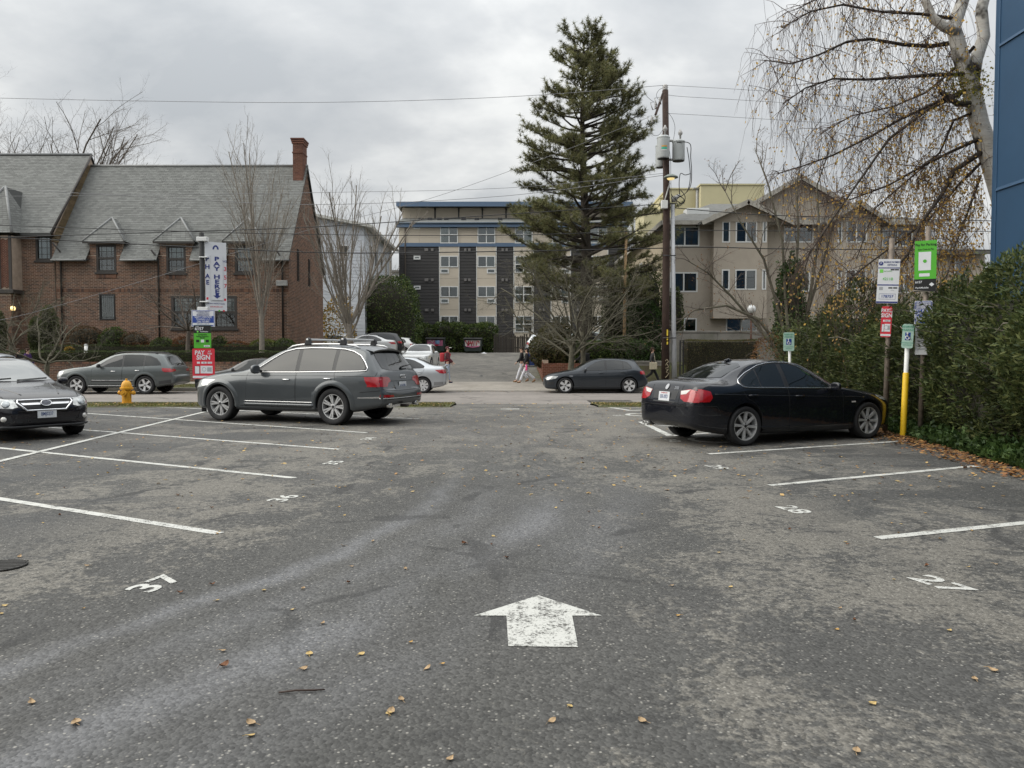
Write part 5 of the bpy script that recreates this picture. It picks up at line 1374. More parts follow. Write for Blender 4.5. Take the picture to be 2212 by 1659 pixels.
def glasshouse(c, front, rear, extra, rearwin, wind, pillar=None, trim=None, trimr=.009, glass=GLASSD, gap=True):
    for md in ('l', 'r'):
        for poly in [front, rear] + ([extra] if extra else []): c.patch('side_window', poly, md, glass, .005)
        if pillar: 
            for q in pillar: c.patch('pillar', q, md, BLACK, .0045)
        if trim: c.line('window_trim', trim[0], md, trim[1], trimr, .006, closed=True)
    c.patch('windshield', wind, 'f', glass, .005); c.patch('rear_window', rearwin, 'b', glass, .005)
def arch_pts(c, which, rr, a0, a1, n=8):
    x = c.L / 2 - (c.xf if which == 'f' else c.xr); zc = c.sp['r'] + .01
    return [(x - rr * math.cos(R(lerp(a0, a1, i / n))), zc + rr * math.sin(R(lerp(a0, a1, i / n)))) for i in range(n + 1)]
def doors(c, d1, d2, sides=('l', 'r'), r=.0045):
    """door skins set a little proud, dark gap all round"""
    for md in sides:
        for q in (d1, d2):
            o = c.patch('door', q, md, c.paint, .0025, .1)
            c.line('door_gap', q, md, SEAM, r, -.001, True, o)
def two_wheels(f, r, wb, track_in, zf=None):
    """car centre and heading from the ground points under two wheels of one side"""
    f, r = Vector(f[:2]), Vector(r[:2]); d = (f - r).normalized(); mid = (f + r) / 2
    return mid, d, math.atan2(d.y, d.x)

# ---- black sedan (right, nose away)
def place(sp, f, r, near_side):
    """stand a car on the ground points under the two wheels of one side, turned until they lie as far apart as in the photograph"""
    um, vm = (f[0] + r[0]) / 2, (f[1] + r[1]) / 2
    g = G(um, vm); want = abs(f[0] - r[0]); best = None
    base = 0 if f[0] > r[0] else math.pi
    for k in range(0, 500):
        t = k / 10.0; ang = R(t) if base == 0 else math.pi - R(t)
        d = Vector((math.cos(ang), math.sin(ang)))
        p = [Vector((g.x, g.y)) + d * q * sp['wb'] / 2 for q in (1, -1)]
        u = [q.x / q.y * FPX for q in p]; e = abs(abs(u[0] - u[1]) - want)
        if best is None or e < best[0]: best = (e, ang, (u[0] + u[1]) / 2 + CX)
    ang = best[1]; d = Vector((math.cos(ang), math.sin(ang)))
    mid = Vector((g.x, g.y)) + Vector(((um - best[2]) / FPX * g.y, 0))
    left = Vector((-d.y, d.x)); c = mid - left * near_side * (sp['hw'] - .10)
    xm = sp['L'] / 2 - sp['fo'] - sp['wb'] / 2
    c = c - d * xm
    print('car at', c, 'heading', math.degrees(ang))
    return c.x, c.y, hz(c.y), ang

def black_sedan():
    sp = SEDAN; x, y, z, a = place(sp, (1871, 944), (1606, 965), -1)
    pm = paint('black_car_paint', (0.006, 0.007, 0.011), .0, .22)
    c = Car('parked_car', sp, pm, 'shiny black sedan parked nose-first against the hedge, tail lights towards the aisle', x, y, z, a, fine=2)
    fw = [(1.66,.93),(1.95,1.125),(2.25,1.285),(2.40,1.325),(2.59,1.338),(2.60,.95)]
    rw = [(2.70,.955),(2.685,1.338),(2.85,1.33),(3.05,1.295),(3.17,1.255),(3.19,.965)]
    q = [(3.215,.967),(3.20,1.243),(3.36,1.175),(3.545,1.075),(3.575,1.03),(3.54,.99),(3.46,.97)]
    dlo = [(1.58,.915),(1.95,1.145),(2.25,1.305),(2.42,1.35),(2.7,1.36),(2.9,1.345),(3.1,1.305),(3.4,1.185),(3.60,1.08),(3.635,1.03),(3.59,.975),(3.48,.955),(2.6,.935)]
    c.patch('pillar', dlo, 'l', BLACK, .003); c.patch('pillar', dlo, 'r', BLACK, .003)
    glasshouse(c, fw, rw, q, [(-.56,1.115),(-.50,1.30),(-.36,1.345),(0,1.36),(.36,1.345),(.50,1.30),(.56,1.115),(0,1.095)],
               [(-.66,1.0),(-.54,1.30),(-.3,1.375),(0,1.385),(.3,1.375),(.54,1.30),(.66,1.0),(0,.99)], None, (dlo, CHROME), .009)
    doors(c, [(1.42,.90),(1.40,.30),(2.62,.27),(2.645,.935)], [(2.65,.935),(2.63,.27),(3.2,.27)] + arch_pts(c, 'r', .42, 20, 100, 6)[:0] + [(3.22,.52),(3.36,.70),(3.55,.80),(3.62,.95)])
    c.handles([(2.42,.80),(3.42,.83)], pm)
    c.mirrors(1.72, .90, pm, (.13, .2, .14))
    # tail lamps: white upper, red lower, wrapped round the corner
    for sg in (1, -1):
        md = 'l' if sg > 0 else 'r'
        c.patch('taillight', [(sg*.40,.90),(sg*.44,.78),(sg*.55,.735),(sg*.80,.725),(sg*.80,.90),(sg*.62,.935)], 'b', TAILR, .006, .04)
        c.patch('taillight', [(4.50,.93),(4.36,.94),(4.22,.90),(4.20,.80),(4.25,.735),(4.50,.735)], md, TAILR, .006, .04)
        c.patch('lamp_clear_section', [(sg*.41,.90),(sg*.43,.84),(sg*.56,.855),(sg*.635,.925)], 'b', TAILW, .009, .04)
        c.patch('headlight', [(.02,.62),(.45,.70),(.60,.775),(.3,.755),(.08,.70)], md, HEADL, .004, .05)
        c.patch('side_marker', [(1.12,.66),(1.22,.66),(1.22,.685),(1.12,.685)], md, TAILW, .004)
        c.line('bumper_gap', [(4.50,.66),(4.3,.67),(4.12,.66),(4.02,.52)], md, SEAM, .005)
        c.line('crease', [(.9,.75),(2.5,.80),(4.15,.86)], md, pm, .006, 0)
        c.line('sill_edge', [(1.2,.30),(3.25,.30)], md, pm, .008, 0)
        h, n = c.hit(md, .74, .5)
    c.line('bumper_gap', [(-.78,.66),(0,.655),(.78,.66)], 'b', SEAM, .006)
    c.line('bumper_crease', [(-.8,.50),(0,.49),(.8,.50)], 'b', SEAM, .003)
    c.line('boot_gap', [(-.42,.985),(-.40,.70),(.40,.70),(.42,.985)], 'b', SEAM, .005)
    c.patch('plate_recess', [(-.30,.70),(.30,.70),(.34,.90),(-.34,.90)], 'b', TRIM, .003)
    c.plate('b', .80, '030-XKD', 0, .12, 'WASHINGTON')
    e = c.patch('badge', [(.045*math.cos(t*math.pi/8), .955+.045*math.sin(t*math.pi/8)) for t in range(16)], 'b', mat('badge_silver', (.5,.5,.52), .3, metal=.6), .012, .02)
    h, n = c.hit('b', -.27, .945)
    text_mesh('330i', .07, CHROME, 'badge', c.root, frame_matrix(h + Vector((-.012, 0, 0)), (0, -1, 0), (-1, 0, .25)), bold=.012)
    for yy in (.62, .54):
        mb = MB(); mb.lathe([(.028, 0), (.036, 0), (.036, .16), (.03, .16), (.03, .0)], 14, Matrix.Translation((-2.10, yy, .30)) @ Matrix.Rotation(-math.pi/2, 4, 'Y')); mb.build('exhaust_pipe', GALV, c.root, True)
    fin = MB(); fin.prism([(-.85, .02, 1.385), (-1.0, .02, 1.37), (-1.02, .02, 1.40), (-.92, .02, 1.43)], (0, -.04, 0)); fin.build('antenna_fin', pm, c.root, True)
    c.wheels(.235, 8, 'thin', ALU, .225)
    mb = MB(); mb.box(-.08, .08, -.08, .08, 0, .02)
    return c
black_sedan()

# ---- grey large SUV (left, nose away)
def grey_suv():
    sp = SUV; x, y, z, a = place(sp, (478, 905.5), (722, 920.7), 1)
    pm = paint('slate_grey_car_paint', (0.075, 0.083, 0.089), .35, .28)
    c = Car('parked_car', sp, pm, 'large slate grey SUV with roof bars and chrome window trim in bay 34', x, y, z, a, fine=2)
    fw = [(1.95,1.125),(2.25,1.355),(2.52,1.515),(2.75,1.575),(2.90,1.592),(2.92,1.13)]
    rw = [(3.02,1.135),(3.0,1.598),(3.4,1.602),(3.84,1.588),(3.86,1.15)]
    q = [(3.95,1.155),(3.94,1.58),(4.2,1.545),(4.40,1.475),(4.54,1.36),(4.62,1.24),(4.63,1.185),(4.55,1.165)]
    dlo = [(1.78,1.10),(2.22,1.385),(2.52,1.55),(2.8,1.612),(3.2,1.63),(3.7,1.622),(4.05,1.60),(4.28,1.55),(4.47,1.46),(4.60,1.33),(4.69,1.20),(4.67,1.15),(4.5,1.14),(3,1.11)]
    for md in ('l', 'r'): c.patch('pillar', dlo, md, BLACK, .003)
    glasshouse(c, fw, rw, q, [(-.60,1.20),(-.57,1.40),(-.52,1.535),(0,1.575),(.52,1.535),(.57,1.40),(.60,1.20),(.4,1.155),(0,1.145),(-.4,1.155)],
               [(-.76,1.24),(-.64,1.5),(-.4,1.62),(0,1.64),(.4,1.62),(.64,1.5),(.76,1.24),(0,1.22)], None, (dlo, CHROME), .013)
    doors(c, [(1.66,1.085),(1.62,.42),(1.66,.40),(2.94,.42),(2.96,1.11)], [(2.98,1.11),(2.96,.42),(3.42,.42),(3.46,.62),(3.60,.78),(3.80,.86),(3.98,.885),(3.92,1.14)])
    c.handles([(2.72,.95),(3.78,.98)], CHROME)
    c.mirrors(2.0, 1.12, pm, (.16, .24, .2))
    for sg in (1, -1):
        md = 'l' if sg > 0 else 'r'
        c.line('body_crease', [(1.2,1.02),(2.5,1.03),(3.6,1.04),(4.85,1.03)], md, SEAM, .0045, -.001)
        c.patch('side_moulding', [(1.58,.43),(1.58,.375),(3.42,.375),(3.42,.43)], md, pm, .012, .08, thick=.012)
        c.line('moulding_chrome', [(1.58,.47),(3.42,.47)], md, CHROME, .008, .008)
        c.patch('sill', [(1.45,.36),(1.50,.29),(3.5,.29),(3.52,.36)], md, TRIM, .004)
        c.patch('taillight', [(sg*.50,1.00),(sg*.47,.93),(sg*.56,.90),(sg*.64,.815),(sg*.93,.815),(sg*.93,1.02),(sg*.6,1.025)], 'b', TAILR, .006, .04)
        c.patch('taillight', [(5.03,1.025),(4.66,1.015),(4.66,.96),(4.74,.82),(5.03,.82)], md, TAILR, .006, .04)
        c.patch('reflector', [(sg*.50,.64),(sg*.50,.595),(sg*.86,.60),(sg*.86,.655)], 'b', TAILR, .008, .05)
        c.patch('bumper_moulding', [(5.07,.62),(4.5,.60),(4.5,.575),(5.07,.585)], md, CHROME, .006, .08)
        c.patch('headlight', [(.02,.80),(.08,.72),(.55,.80),(.78,.93),(.4,.925),(.12,.90)], md, HEADL, .006, .05)
        c.line('bumper_gap', [(5.05,.745),(4.75,.72),(4.55,.70)], md, SEAM, .005)
        mb = MB(); mb.lathe([(.045, 0), (.062, 0), (.062, .12), (.05, .12)], 16, Matrix.Translation((-2.42, sg*.58, .43)) @ Matrix.Rotation(-math.pi/2, 4, 'Y')); mb.build('exhaust_pipe', CHROME, c.root, True)
        # roof rail
        P3 = []
        for i in range(15):
            s_ = lerp(2.5, 4.35, i / 14); h, n = c.hit('t', s_, sg * .60); P3.append(h + Vector((0, 0, .045 if 0 < i < 14 else .0)))
        mb = MB(); mb.tube(P3, .021, 8); mb.build('roof_rail', ALUD, c.root, True)
    c.patch('bumper_lower', [(-.8,.45),(-.86,.56),(.86,.56),(.8,.45)], 'b', TRIM, .006)
    c.line('bumper_strip', [(-.86,.575),(0,.57),(.86,.575)], 'b', CHROME, .006, .006)
    c.line('tailgate_gap', [(-.80,1.12),(-.92,.95),(-.88,.80),(-.70,.735),(0,.73),(.70,.735),(.88,.80),(.92,.95),(.80,1.12)], 'b', SEAM, .005)
    c.line('lamp_gap', [(-.46,.93),(0,.925),(.46,.93)], 'b', SEAM, .005)
    c.patch('plate_recess', [(-.33,.75),(.33,.75),(.36,.905),(-.36,.905)], 'b', pm, .004)
    c.plate('b', .83, '455GBU', 0, .05)
    for i in range(4):
        h, n = c.hit('b', -.15 + i * .05 - .0, 1.02); mb = MB()
        mb.tube([h + Vector((-.012, .036*math.cos(t*math.pi/8), .036*math.sin(t*math.pi/8))) for t in range(16)], .006, 5, closed=True); mb.build('badge', CHROME, c.root, True)
    h, n = c.hit('b', .40, .79); text_mesh('Q7', .07, CHROME, 'badge', c.root, frame_matrix(h + Vector((-.012, 0, 0)), (0, -1, 0), (-1, 0, 0)), bold=.01)
    sp_ = MB(); vs = []
    for i in range(13):
        yy = lerp(-.60, .60, i / 12); k = 1 - abs(yy) / .62 * .12
        h, n = c.hit('t', 4.50, yy); vs += [h + Vector((0, 0, .012)), Vector((h.x - .20*k, yy, h.z - .035)), Vector((h.x - .19*k, yy, h.z - .065)), Vector((h.x - .04, yy, h.z - .06))]
    fs = [(i*4+j, i*4+(j+1) % 4, (i+1)*4+(j+1) % 4, (i+1)*4+j) for i in range(12) for j in range(4)]
    sp_.add(vs, fs); sp_.build('spoiler', pm, c.root, 'auto')
    h, n = c.hit('b', -.12, 1.19); mb = MB(); mb.tube([h + n*.02, h + n*.05 + Vector((0, -.05, .01)), h + n*.03 + Vector((0, -.42, .06))], [.022, .02, .01], 8); mb.build('rear_wiper', BLACK, c.root, True)
    # two load bars on feet
    for s_ in (3.05, 3.95):
        h1, _ = c.hit('t', s_, .60); h2, _ = c.hit('t', s_, -.60)
        mb = MB(); zt = 1.815
        mb.box(h1.x - .03, h1.x + .03, -.66, .66, zt - .02, zt + .022); bar = mb.build('load_bar', ALUD, c.root, bevel=.012)
        for sg, h in ((1, h1), (-1, h2)):
            mb = MB(); mb.prism([(h.x + .085, sg*.655, h.z + .03), (h.x - .085, sg*.655, h.z + .03), (h.x - .045, sg*.655, zt + .02), (h.x, sg*.655, zt + .05), (h.x + .045, sg*.655, zt + .02)], (0, -sg*.09, 0)); mb.build('bar_foot', BLACK, bar, bevel=.015)
    mb = MB(); mb.box(-2.62, -2.45, -.05, .05, .36, .42); mb.build('tow_hitch', mat('hitch_steel', (.06,.05,.045), .6, metal=.6), c.root, bevel=.01)
    c.flares(pm, .022, 0, .10)
    c.wheels(.262, 7, 'double', ALU, .27)
    return c
grey_suv()
# ---- dark grey hatchback across the street
def street_car_x(u, s): return (u - CX) / s
def hatch_car():
    sp = HATCH
    pm = paint('carbon_grey_car_paint', (0.028, 0.034, 0.042), .35, .28)
    x1, x2 = P(1221, 800, 31.6).x, P(1359, 800, 31.6).x
    xm = sp['L'] / 2 - sp['fo'] - sp['wb'] / 2
    c = Car('parked_car', sp, pm, 'dark grey hatchback parked at the far kerb before the brick planter', (x1 + x2) / 2 + xm, 31.6 + .8, hz(32), math.pi)
    fw = [(1.62,.935),(1.85,1.10),(2.12,1.26),(2.38,1.33),(2.46,1.335),(2.47,.955)]
    rw = [(2.57,.96),(2.555,1.34),(2.9,1.335),(3.2,1.30),(3.22,.985)]
    q = [(3.25,.988),(3.235,1.295),(3.36,1.27),(3.5,1.16),(3.56,1.06),(3.54,1.005)]
    dlo = [(1.52,.92),(1.85,1.12),(2.12,1.28),(2.38,1.35),(2.75,1.362),(3.1,1.345),(3.4,1.285),(3.53,1.16),(3.60,1.05),(3.57,.995),(2.5,.945)]
    for md in ('l', 'r'): c.patch('pillar', dlo, md, BLACK, .003)
    glasshouse(c, fw, rw, q, [(-.56,1.02),(-.52,1.2),(-.45,1.30),(0,1.325),(.45,1.30),(.52,1.2),(.56,1.02),(0,.99)], [(-.68,1.03),(-.56,1.29),(-.3,1.385),(0,1.40),(.3,1.385),(.56,1.29),(.68,1.03),(0,1.02)], None, None)
    doors(c, [(1.42,.90),(1.40,.30),(2.50,.28),(2.525,.945)], [(2.53,.945),(2.51,.28),(3.03,.28),(3.06,.5),(3.2,.68),(3.42,.77),(3.40,.98)])
    c.handles([(2.32,.84),(3.2,.87)], pm, (1,)); c.mirrors(1.68, .93, pm, (.12, .2, .13))
    for sg in (1, -1):
        md = 'l' if sg > 0 else 'r'
        c.patch('headlight', [(.03,.60),(.12,.545),(.45,.60),(.56,.70),(.3,.695),(.1,.66)], md, HEADL, .005, .04)
        c.patch('taillight', [(4.15,.92),(3.92,.91),(3.93,.79),(4.15,.77)], md, TAILR, .006, .04)
        c.line('crease', [(.6,.76),(2.2,.79),(3.9,.80)], md, SEAM, .004, -.001)
        c.line('sill_edge', [(1.1,.27),(3.1,.27)], md, BLACK, .012, 0)
        c.patch('bumper_intake', [(.02,.48),(.02,.36),(.34,.36),(.40,.46)], md, BLACK, .004)
        c.patch('side_badge', [(1.02,.70),(1.16,.70),(1.16,.72),(1.02,.72)], md, CHROME, .004)
    c.patch('grille', [(-.5,.62),(-.5,.55),(.5,.55),(.5,.62)], 'f', BLACK, .004); c.patch('grille', [(-.55,.45),(-.5,.32),(.5,.32),(.55,.45)], 'f', BLACK, .004)
    c.patch('spoiler', [(3.62,-.55),(3.80,-.5),(3.80,.5),(3.62,.55)], 't', pm, .012, thick=.015)
    c.wheels(.228, 5, 'blade', ALUD, .22)
hatch_car()

# ---- grey SUV at the far kerb, left
def grey_suv2():
    sp = rescale(SUV, 4.84, .975, 1.70, 2.75, .95, .37, .425)
    k = 4.84 / 5.086; kz = 1.70 / 1.72
    pm = paint('silver_green_car_paint', (0.105, 0.117, 0.118), .45, .3)
    x1, x2 = P(165, 800, 30.9).x, P(315, 800, 30.9).x
    xm = sp['L'] / 2 - sp['fo'] - sp['wb'] / 2
    c = Car('parked_car', sp, pm, 'silver grey SUV parked at the far kerb behind the yellow hydrant', (x1 + x2) / 2 + xm, 30.9 + .88, hz(32), math.pi)
    f = lambda P_: [(s*k, z*kz) for s, z in P_]
    fw = f([(1.95,1.125),(2.25,1.355),(2.52,1.515),(2.75,1.575),(2.88,1.59),(2.90,1.13)])
    rw = f([(2.98,1.135),(2.96,1.592),(3.3,1.595),(3.78,1.57),(3.80,1.145)])
    q = f([(3.87,1.15),(3.86,1.56),(4.1,1.51),(4.32,1.42),(4.47,1.27),(4.50,1.185)])
    dlo = f([(1.80,1.105),(2.22,1.375),(2.52,1.535),(2.8,1.597),(3.2,1.61),(3.7,1.60),(4.05,1.555),(4.34,1.445),(4.52,1.27),(4.56,1.165),(3,1.115)])
    for md in ('l', 'r'): c.patch('pillar', dlo, md, BLACK, .003)
    glasshouse(c, fw, rw, q, [(-.58,1.17),(-.53,1.40),(-.5,1.50),(0,1.53),(.5,1.50),(.53,1.40),(.58,1.17),(0,1.13)], [(-.74,1.23),(-.62,1.5),(-.4,1.60),(0,1.62),(.4,1.60),(.62,1.5),(.74,1.23),(0,1.21)])
    doors(c, f([(1.66,1.085),(1.62,.42),(1.66,.38),(2.90,.40),(2.94,1.11)]), f([(2.96,1.11),(2.92,.40),(3.36,.40),(3.42,.62),(3.60,.80),(3.86,.90),(3.86,1.13)]))
    c.handles([(2.45,.92),(3.42,.95)], CHROME, (1,)); c.mirrors(1.92, 1.09, BLACK, (.14, .2, .16))
    for sg in (1, -1):
        md = 'l' if sg > 0 else 'r'
        c.patch('headlight', [(.03,.84),(.10,.70),(.28,.66),(.40,.82),(.42,.93),(.2,.91)], md, HEADL, .006, .05)
        c.patch('taillight', [(4.74,1.03),(4.38,1.05),(4.40,.94),(4.48,.89),(4.74,.88)], md, TAILR, .006, .04)
        c.patch('taillight', [(sg*.50,1.0),(sg*.50,.92),(sg*.90,.90),(sg*.90,1.02)], 'b', TAILR, .006, .04)
        c.patch('lower_cladding', [(.03,.60),(.03,.42),(.50,.30),(.52,.42),(.46,.56)], md, TRIM, .004)
        c.patch('lower_cladding', [(4.80,.60),(4.25,.52),(4.25,.40),(4.80,.46)], md, TRIM, .004)
        c.patch('sill', [(1.38,.40),(1.42,.29),(3.30,.29),(3.32,.40)], md, TRIM, .004)
        c.patch('side_moulding', [(1.56,.555),(1.56,.50),(3.24,.50),(3.24,.555)], md, TRIM, .008, .08)
        c.line('moulding_chrome', [(1.56,.56),(3.24,.56)], md, CHROME, .006, .008)
        c.line('sill_chrome', [(1.40,.345),(3.28,.345)], md, CHROME, .007, .006)
        P3 = []
        for i in range(13):
            h, n = c.hit('t', lerp(2.3, 4.1, i / 12), sg * .58); P3.append(h + Vector((0, 0, .05 if 0 < i < 12 else 0)))
        mb = MB(); mb.tube(P3, .019, 8); mb.build('roof_rail', BLACK, c.root, True)
    c.patch('grille', [(-.45,.85),(-.4,.66),(.4,.66),(.45,.85)], 'f', BLACK, .004)
    c.flares(pm, .016, 0, .09)
    c.wheels(.25, 5, 'wide', ALUD, .25)
grey_suv2()

# ---- plain builders for the other cars
def sedan_like(name, sp0, L, hw, H, pm, label, x, y, z, a, cover=False, group=None, full=True, rimm=ALU, tail=TAILR):
    sp = rescale(sp0, L, hw, H); c = Car(name, sp, pm, label, x, y, z, a, group)
    k, kz, ky = L / sp0['L'], H / sp0['H'], hw / sp0['hw']
    f = lambda P_: [(s*k, z_*kz) for s, z_ in P_]; g = lambda P_: [(y_*ky, z_*kz) for y_, z_ in P_]
    if sp0 is SEDAN:
        dlo = f([(1.60,.92),(1.95,1.14),(2.25,1.30),(2.42,1.34),(2.7,1.352),(2.95,1.33),(3.15,1.285),(3.45,1.155),(3.62,1.05),(3.58,.975),(2.6,.94)])
        fw = f([(1.70,.935),(1.95,1.12),(2.25,1.285),(2.42,1.322),(2.59,1.332),(2.60,.95)]); rw = f([(2.68,.952),(2.67,1.332),(2.85,1.325),(3.05,1.29),(3.40,1.155),(3.53,1.05),(3.50,.985)])
        rear = g([(-.56,1.115),(-.50,1.30),(-.36,1.345),(0,1.36),(.36,1.345),(.50,1.30),(.56,1.115),(0,1.095)]); wind = g([(-.66,1.0),(-.54,1.30),(-.3,1.375),(0,1.385),(.3,1.375),(.54,1.30),(.66,1.0),(0,.99)])
        tl = (f([(4.50,.93),(4.05,.91),(4.25,.78),(4.50,.76)]), [(.42,.92),(.46,.80),(.80,.77),(.80,.92)]); hl = f([(.02,.62),(.45,.68),(.62,.775),(.3,.755),(.08,.70)])
        d1, d2 = f([(1.42,.90),(1.40,.30),(2.62,.27),(2.64,.935)]), f([(2.65,.935),(2.63,.27),(3.2,.27),(3.22,.52),(3.36,.70),(3.55,.80),(3.62,.95)]); hd = [(2.42*k,.80*kz),(3.42*k,.83*kz)]; mp_ = (1.74*k,.90*kz)
    elif sp0 is SUV:
        dlo = f([(1.80,1.105),(2.22,1.375),(2.52,1.535),(2.8,1.597),(3.2,1.61),(3.7,1.60),(4.05,1.565),(4.34,1.465),(4.52,1.29),(4.56,1.165),(3,1.115)])
        fw = f([(1.95,1.125),(2.25,1.355),(2.52,1.515),(2.75,1.575),(2.88,1.59),(2.90,1.13)]); rw = f([(2.98,1.135),(2.96,1.592),(3.3,1.595),(3.8,1.57),(4.2,1.49),(4.47,1.28),(4.50,1.185),(3.8,1.15)])
        rear = g([(-.58,1.20),(-.54,1.42),(-.5,1.53),(0,1.56),(.5,1.53),(.54,1.42),(.58,1.20),(0,1.15)]); wind = g([(-.76,1.24),(-.64,1.5),(-.4,1.62),(0,1.64),(.4,1.62),(.64,1.5),(.76,1.24),(0,1.22)])
        tl = (f([(5.0,1.05),(4.66,1.05),(4.72,.90),(5.0,.88)]), [(.52,1.03),(.50,.92),(.90,.88),(.90,1.05)]); hl = f([(.02,.82),(.08,.74),(.55,.82),(.75,.95),(.4,.94),(.12,.91)])
        d1, d2 = f([(1.66,1.085),(1.62,.42),(2.94,.42),(2.96,1.11)]), f([(2.98,1.11),(2.96,.42),(3.42,.42),(3.46,.62),(3.60,.78),(3.98,.885),(3.92,1.14)]); hd = [(2.72*k,.95*kz),(3.78*k,.98*kz)]; mp_ = (2.0*k,1.1*kz)
    else:
        dlo = f([(1.52,.92),(1.85,1.12),(2.12,1.28),(2.38,1.35),(2.75,1.362),(3.1,1.345),(3.4,1.285),(3.53,1.16),(3.60,1.05),(3.57,.995),(2.5,.945)])
        fw = f([(1.62,.935),(1.85,1.10),(2.12,1.26),(2.38,1.33),(2.46,1.335),(2.47,.955)]); rw = f([(2.57,.96),(2.555,1.34),(2.9,1.335),(3.2,1.30),(3.45,1.2),(3.54,1.06),(3.52,1.0)])
        rear = g([(-.56,1.02),(-.52,1.2),(-.45,1.30),(0,1.325),(.45,1.30),(.52,1.2),(.56,1.02),(0,.99)]); wind = g([(-.68,1.03),(-.56,1.29),(-.3,1.385),(0,1.40),(.3,1.385),(.56,1.29),(.68,1.03),(0,1.02)])
        tl = (f([(4.15,.92),(3.92,.91),(3.93,.79),(4.15,.77)]), [(.45,.90),(.45,.80),(.80,.78),(.80,.92)]); hl = f([(.03,.60),(.12,.545),(.45,.60),(.56,.70),(.3,.695),(.1,.66)])
        d1, d2 = f([(1.42,.90),(1.40,.30),(2.50,.28),(2.525,.945)]), f([(2.53,.945),(2.51,.28),(3.03,.28),(3.06,.5),(3.2,.68),(3.42,.77),(3.40,.98)]); hd = [(2.32*k,.84*kz),(3.2*k,.87*kz)]; mp_ = (1.68*k,.93*kz)
    for md in ('l', 'r'): c.patch('pillar', dlo, md, BLACK, .003)
    glasshouse(c, fw, rw, None, rear, wind)
    for sg in (1, -1):
        md = 'l' if sg > 0 else 'r'
        c.patch('taillight', tl[0], md, tail, .006, .05); c.patch('taillight', [(sg*y_*ky, z_*kz) for y_, z_ in tl[1]], 'b', tail, .006, .05)
        c.patch('headlight', hl, md, HEADL, .006, .05)
        if full: c.line('sill_edge', [(1.2*k,.30*kz),(3.2*k,.30*kz)], md, TRIM, .012)
    if full: doors(c, d1, d2, ('l', 'r'), .005); c.handles(hd, pm)
    c.mirrors(mp_[0], mp_[1], pm)
    c.wheels(sp['r'] * .70, 9 if cover else 5, 'cover' if cover else 'wide', rimm, .21, lug=False)
    return c
WHITEP = paint('white_car_paint', (0.66, 0.67, 0.67), 0.0, .3); SILV = paint('silver_car_paint', (0.46, 0.48, 0.50), .5, .3); DKG = paint('charcoal_car_paint', (0.03, 0.032, 0.035), .3, .3)
DKB = paint('navy_car_paint', (0.012, 0.022, 0.05), .2, .25); GRN = paint('grey_green_car_paint', (0.23, 0.26, 0.25), .4, .3)
# silver sedan at the far kerb, tail next to the alley
sp = rescale(SEDAN, 4.45, .85, 1.50)
xr = P(967, 800, 32.4).x
c = sedan_like('parked_car', SEDAN, 4.45, .85, 1.50, SILV, 'silver sedan with wheel covers and a small boot spoiler at the far kerb', xr - 2.225, 32.4, hz(32), math.pi, cover=True, rimm=ALUD)
h, n = c.hit('t', 4.3, 0)
mb = MB(); mb.prism([(-1.98, -.55, h.z - .03), (-2.20, -.55, h.z + .05), (-2.22, -.55, h.z + .02), (-2.1, -.55, h.z - .05)], (0, 1.1, 0)); mb.build('spoiler', SILV, c.root, bevel=.008)
c.patch('bumper_lower', [(4.44, .48), (3.95, .46), (3.95, .32), (4.44, .38)], 'l', mat('bare_grey_bumper', (.22,.22,.22), .5), .005)
c.patch('fuel_flap', [(3.55, .86), (3.73, .86), (3.73, .72), (3.55, .72)], 'l', SILV, .003)
c.plate('b', .84, '7KL204', 0, .1)
sedan_like('parked_car', SEDAN, 4.5, .88, 1.46, DKG, 'black sedan at the far kerb half hidden by the large grey SUV', P(432, 800, 32.2).x + 2.25, 32.2, hz(32), math.pi)
sedan_like('parked_car', SUV, 4.7, .93, 1.68, SILV, 'light grey SUV at the far kerb cut off by the left frame edge', P(36, 800, 31.9).x - 2.35, 31.9, hz(32), math.pi)
sedan_like('parked_car', SEDAN, 4.5, .88, 1.40, DKB, 'dark blue sedan on the street hidden behind the black sedan', P(1446, 800, 26.8).x + 2.25, 26.8, hz(27), math.pi)
# cars up the alley
wc = sedan_like('parked_car', SUV, 4.55, .92, 1.66, WHITEP, 'white SUV facing the street at the mouth of the alley', -5.6, 47.3, hz(46.0), R(-93))
wc.patch('grille', [(-.42,.80),(-.36,.60),(.36,.60),(.42,.80)], 'f', BLACK, .005); wc.patch('grille', [(-.5,.50),(-.45,.40),(.45,.40),(.5,.50)], 'f', BLACK, .005)
for sg in (1, -1):
    wc.patch('headlight', [(sg*.42,.80),(sg*.46,.72),(sg*.74,.72),(sg*.80,.82)], 'f', HEADL, .006, .05)
    P3 = []
    for i in range(11):
        h, n = wc.hit('t', lerp(2.3, 3.9, i / 10), sg * .52); P3.append(h + Vector((0, 0, .05 if 0 < i < 10 else 0)))
    mb = MB(); mb.tube(P3, .018, 8); mb.build('roof_rail', BLACK, wc.root, True)
h, n = wc.hit('t', 2.6, 0); wc.patch('sunroof', [(2.35, -.38), (2.35, .38), (3.0, .38), (3.0, -.38)], 't', GLASSD, .004)
ZP = 1.45
sedan_like('parked_car', SEDAN, 4.6, .89, 1.45, WHITEP, 'white sedan tail-on in the car park left of the alley', P(856, 740, 53.5).x - 2.3, 53.5, ZP, R(183), full=False)
sedan_like('parked_car', SUV, 4.85, .95, 1.74, DKG, 'charcoal SUV parked behind the white sedan left of the alley', P(872, 740, 57.5).x - 2.4, 57.5, ZP, R(182), full=False)
sedan_like('parked_car', SUV, 4.7, .93, 1.7, WHITEP, 'white SUV behind the bare street tree beside the brick house', P(768, 740, 61).x - 2.35, 61, ZP, R(180), full=False)
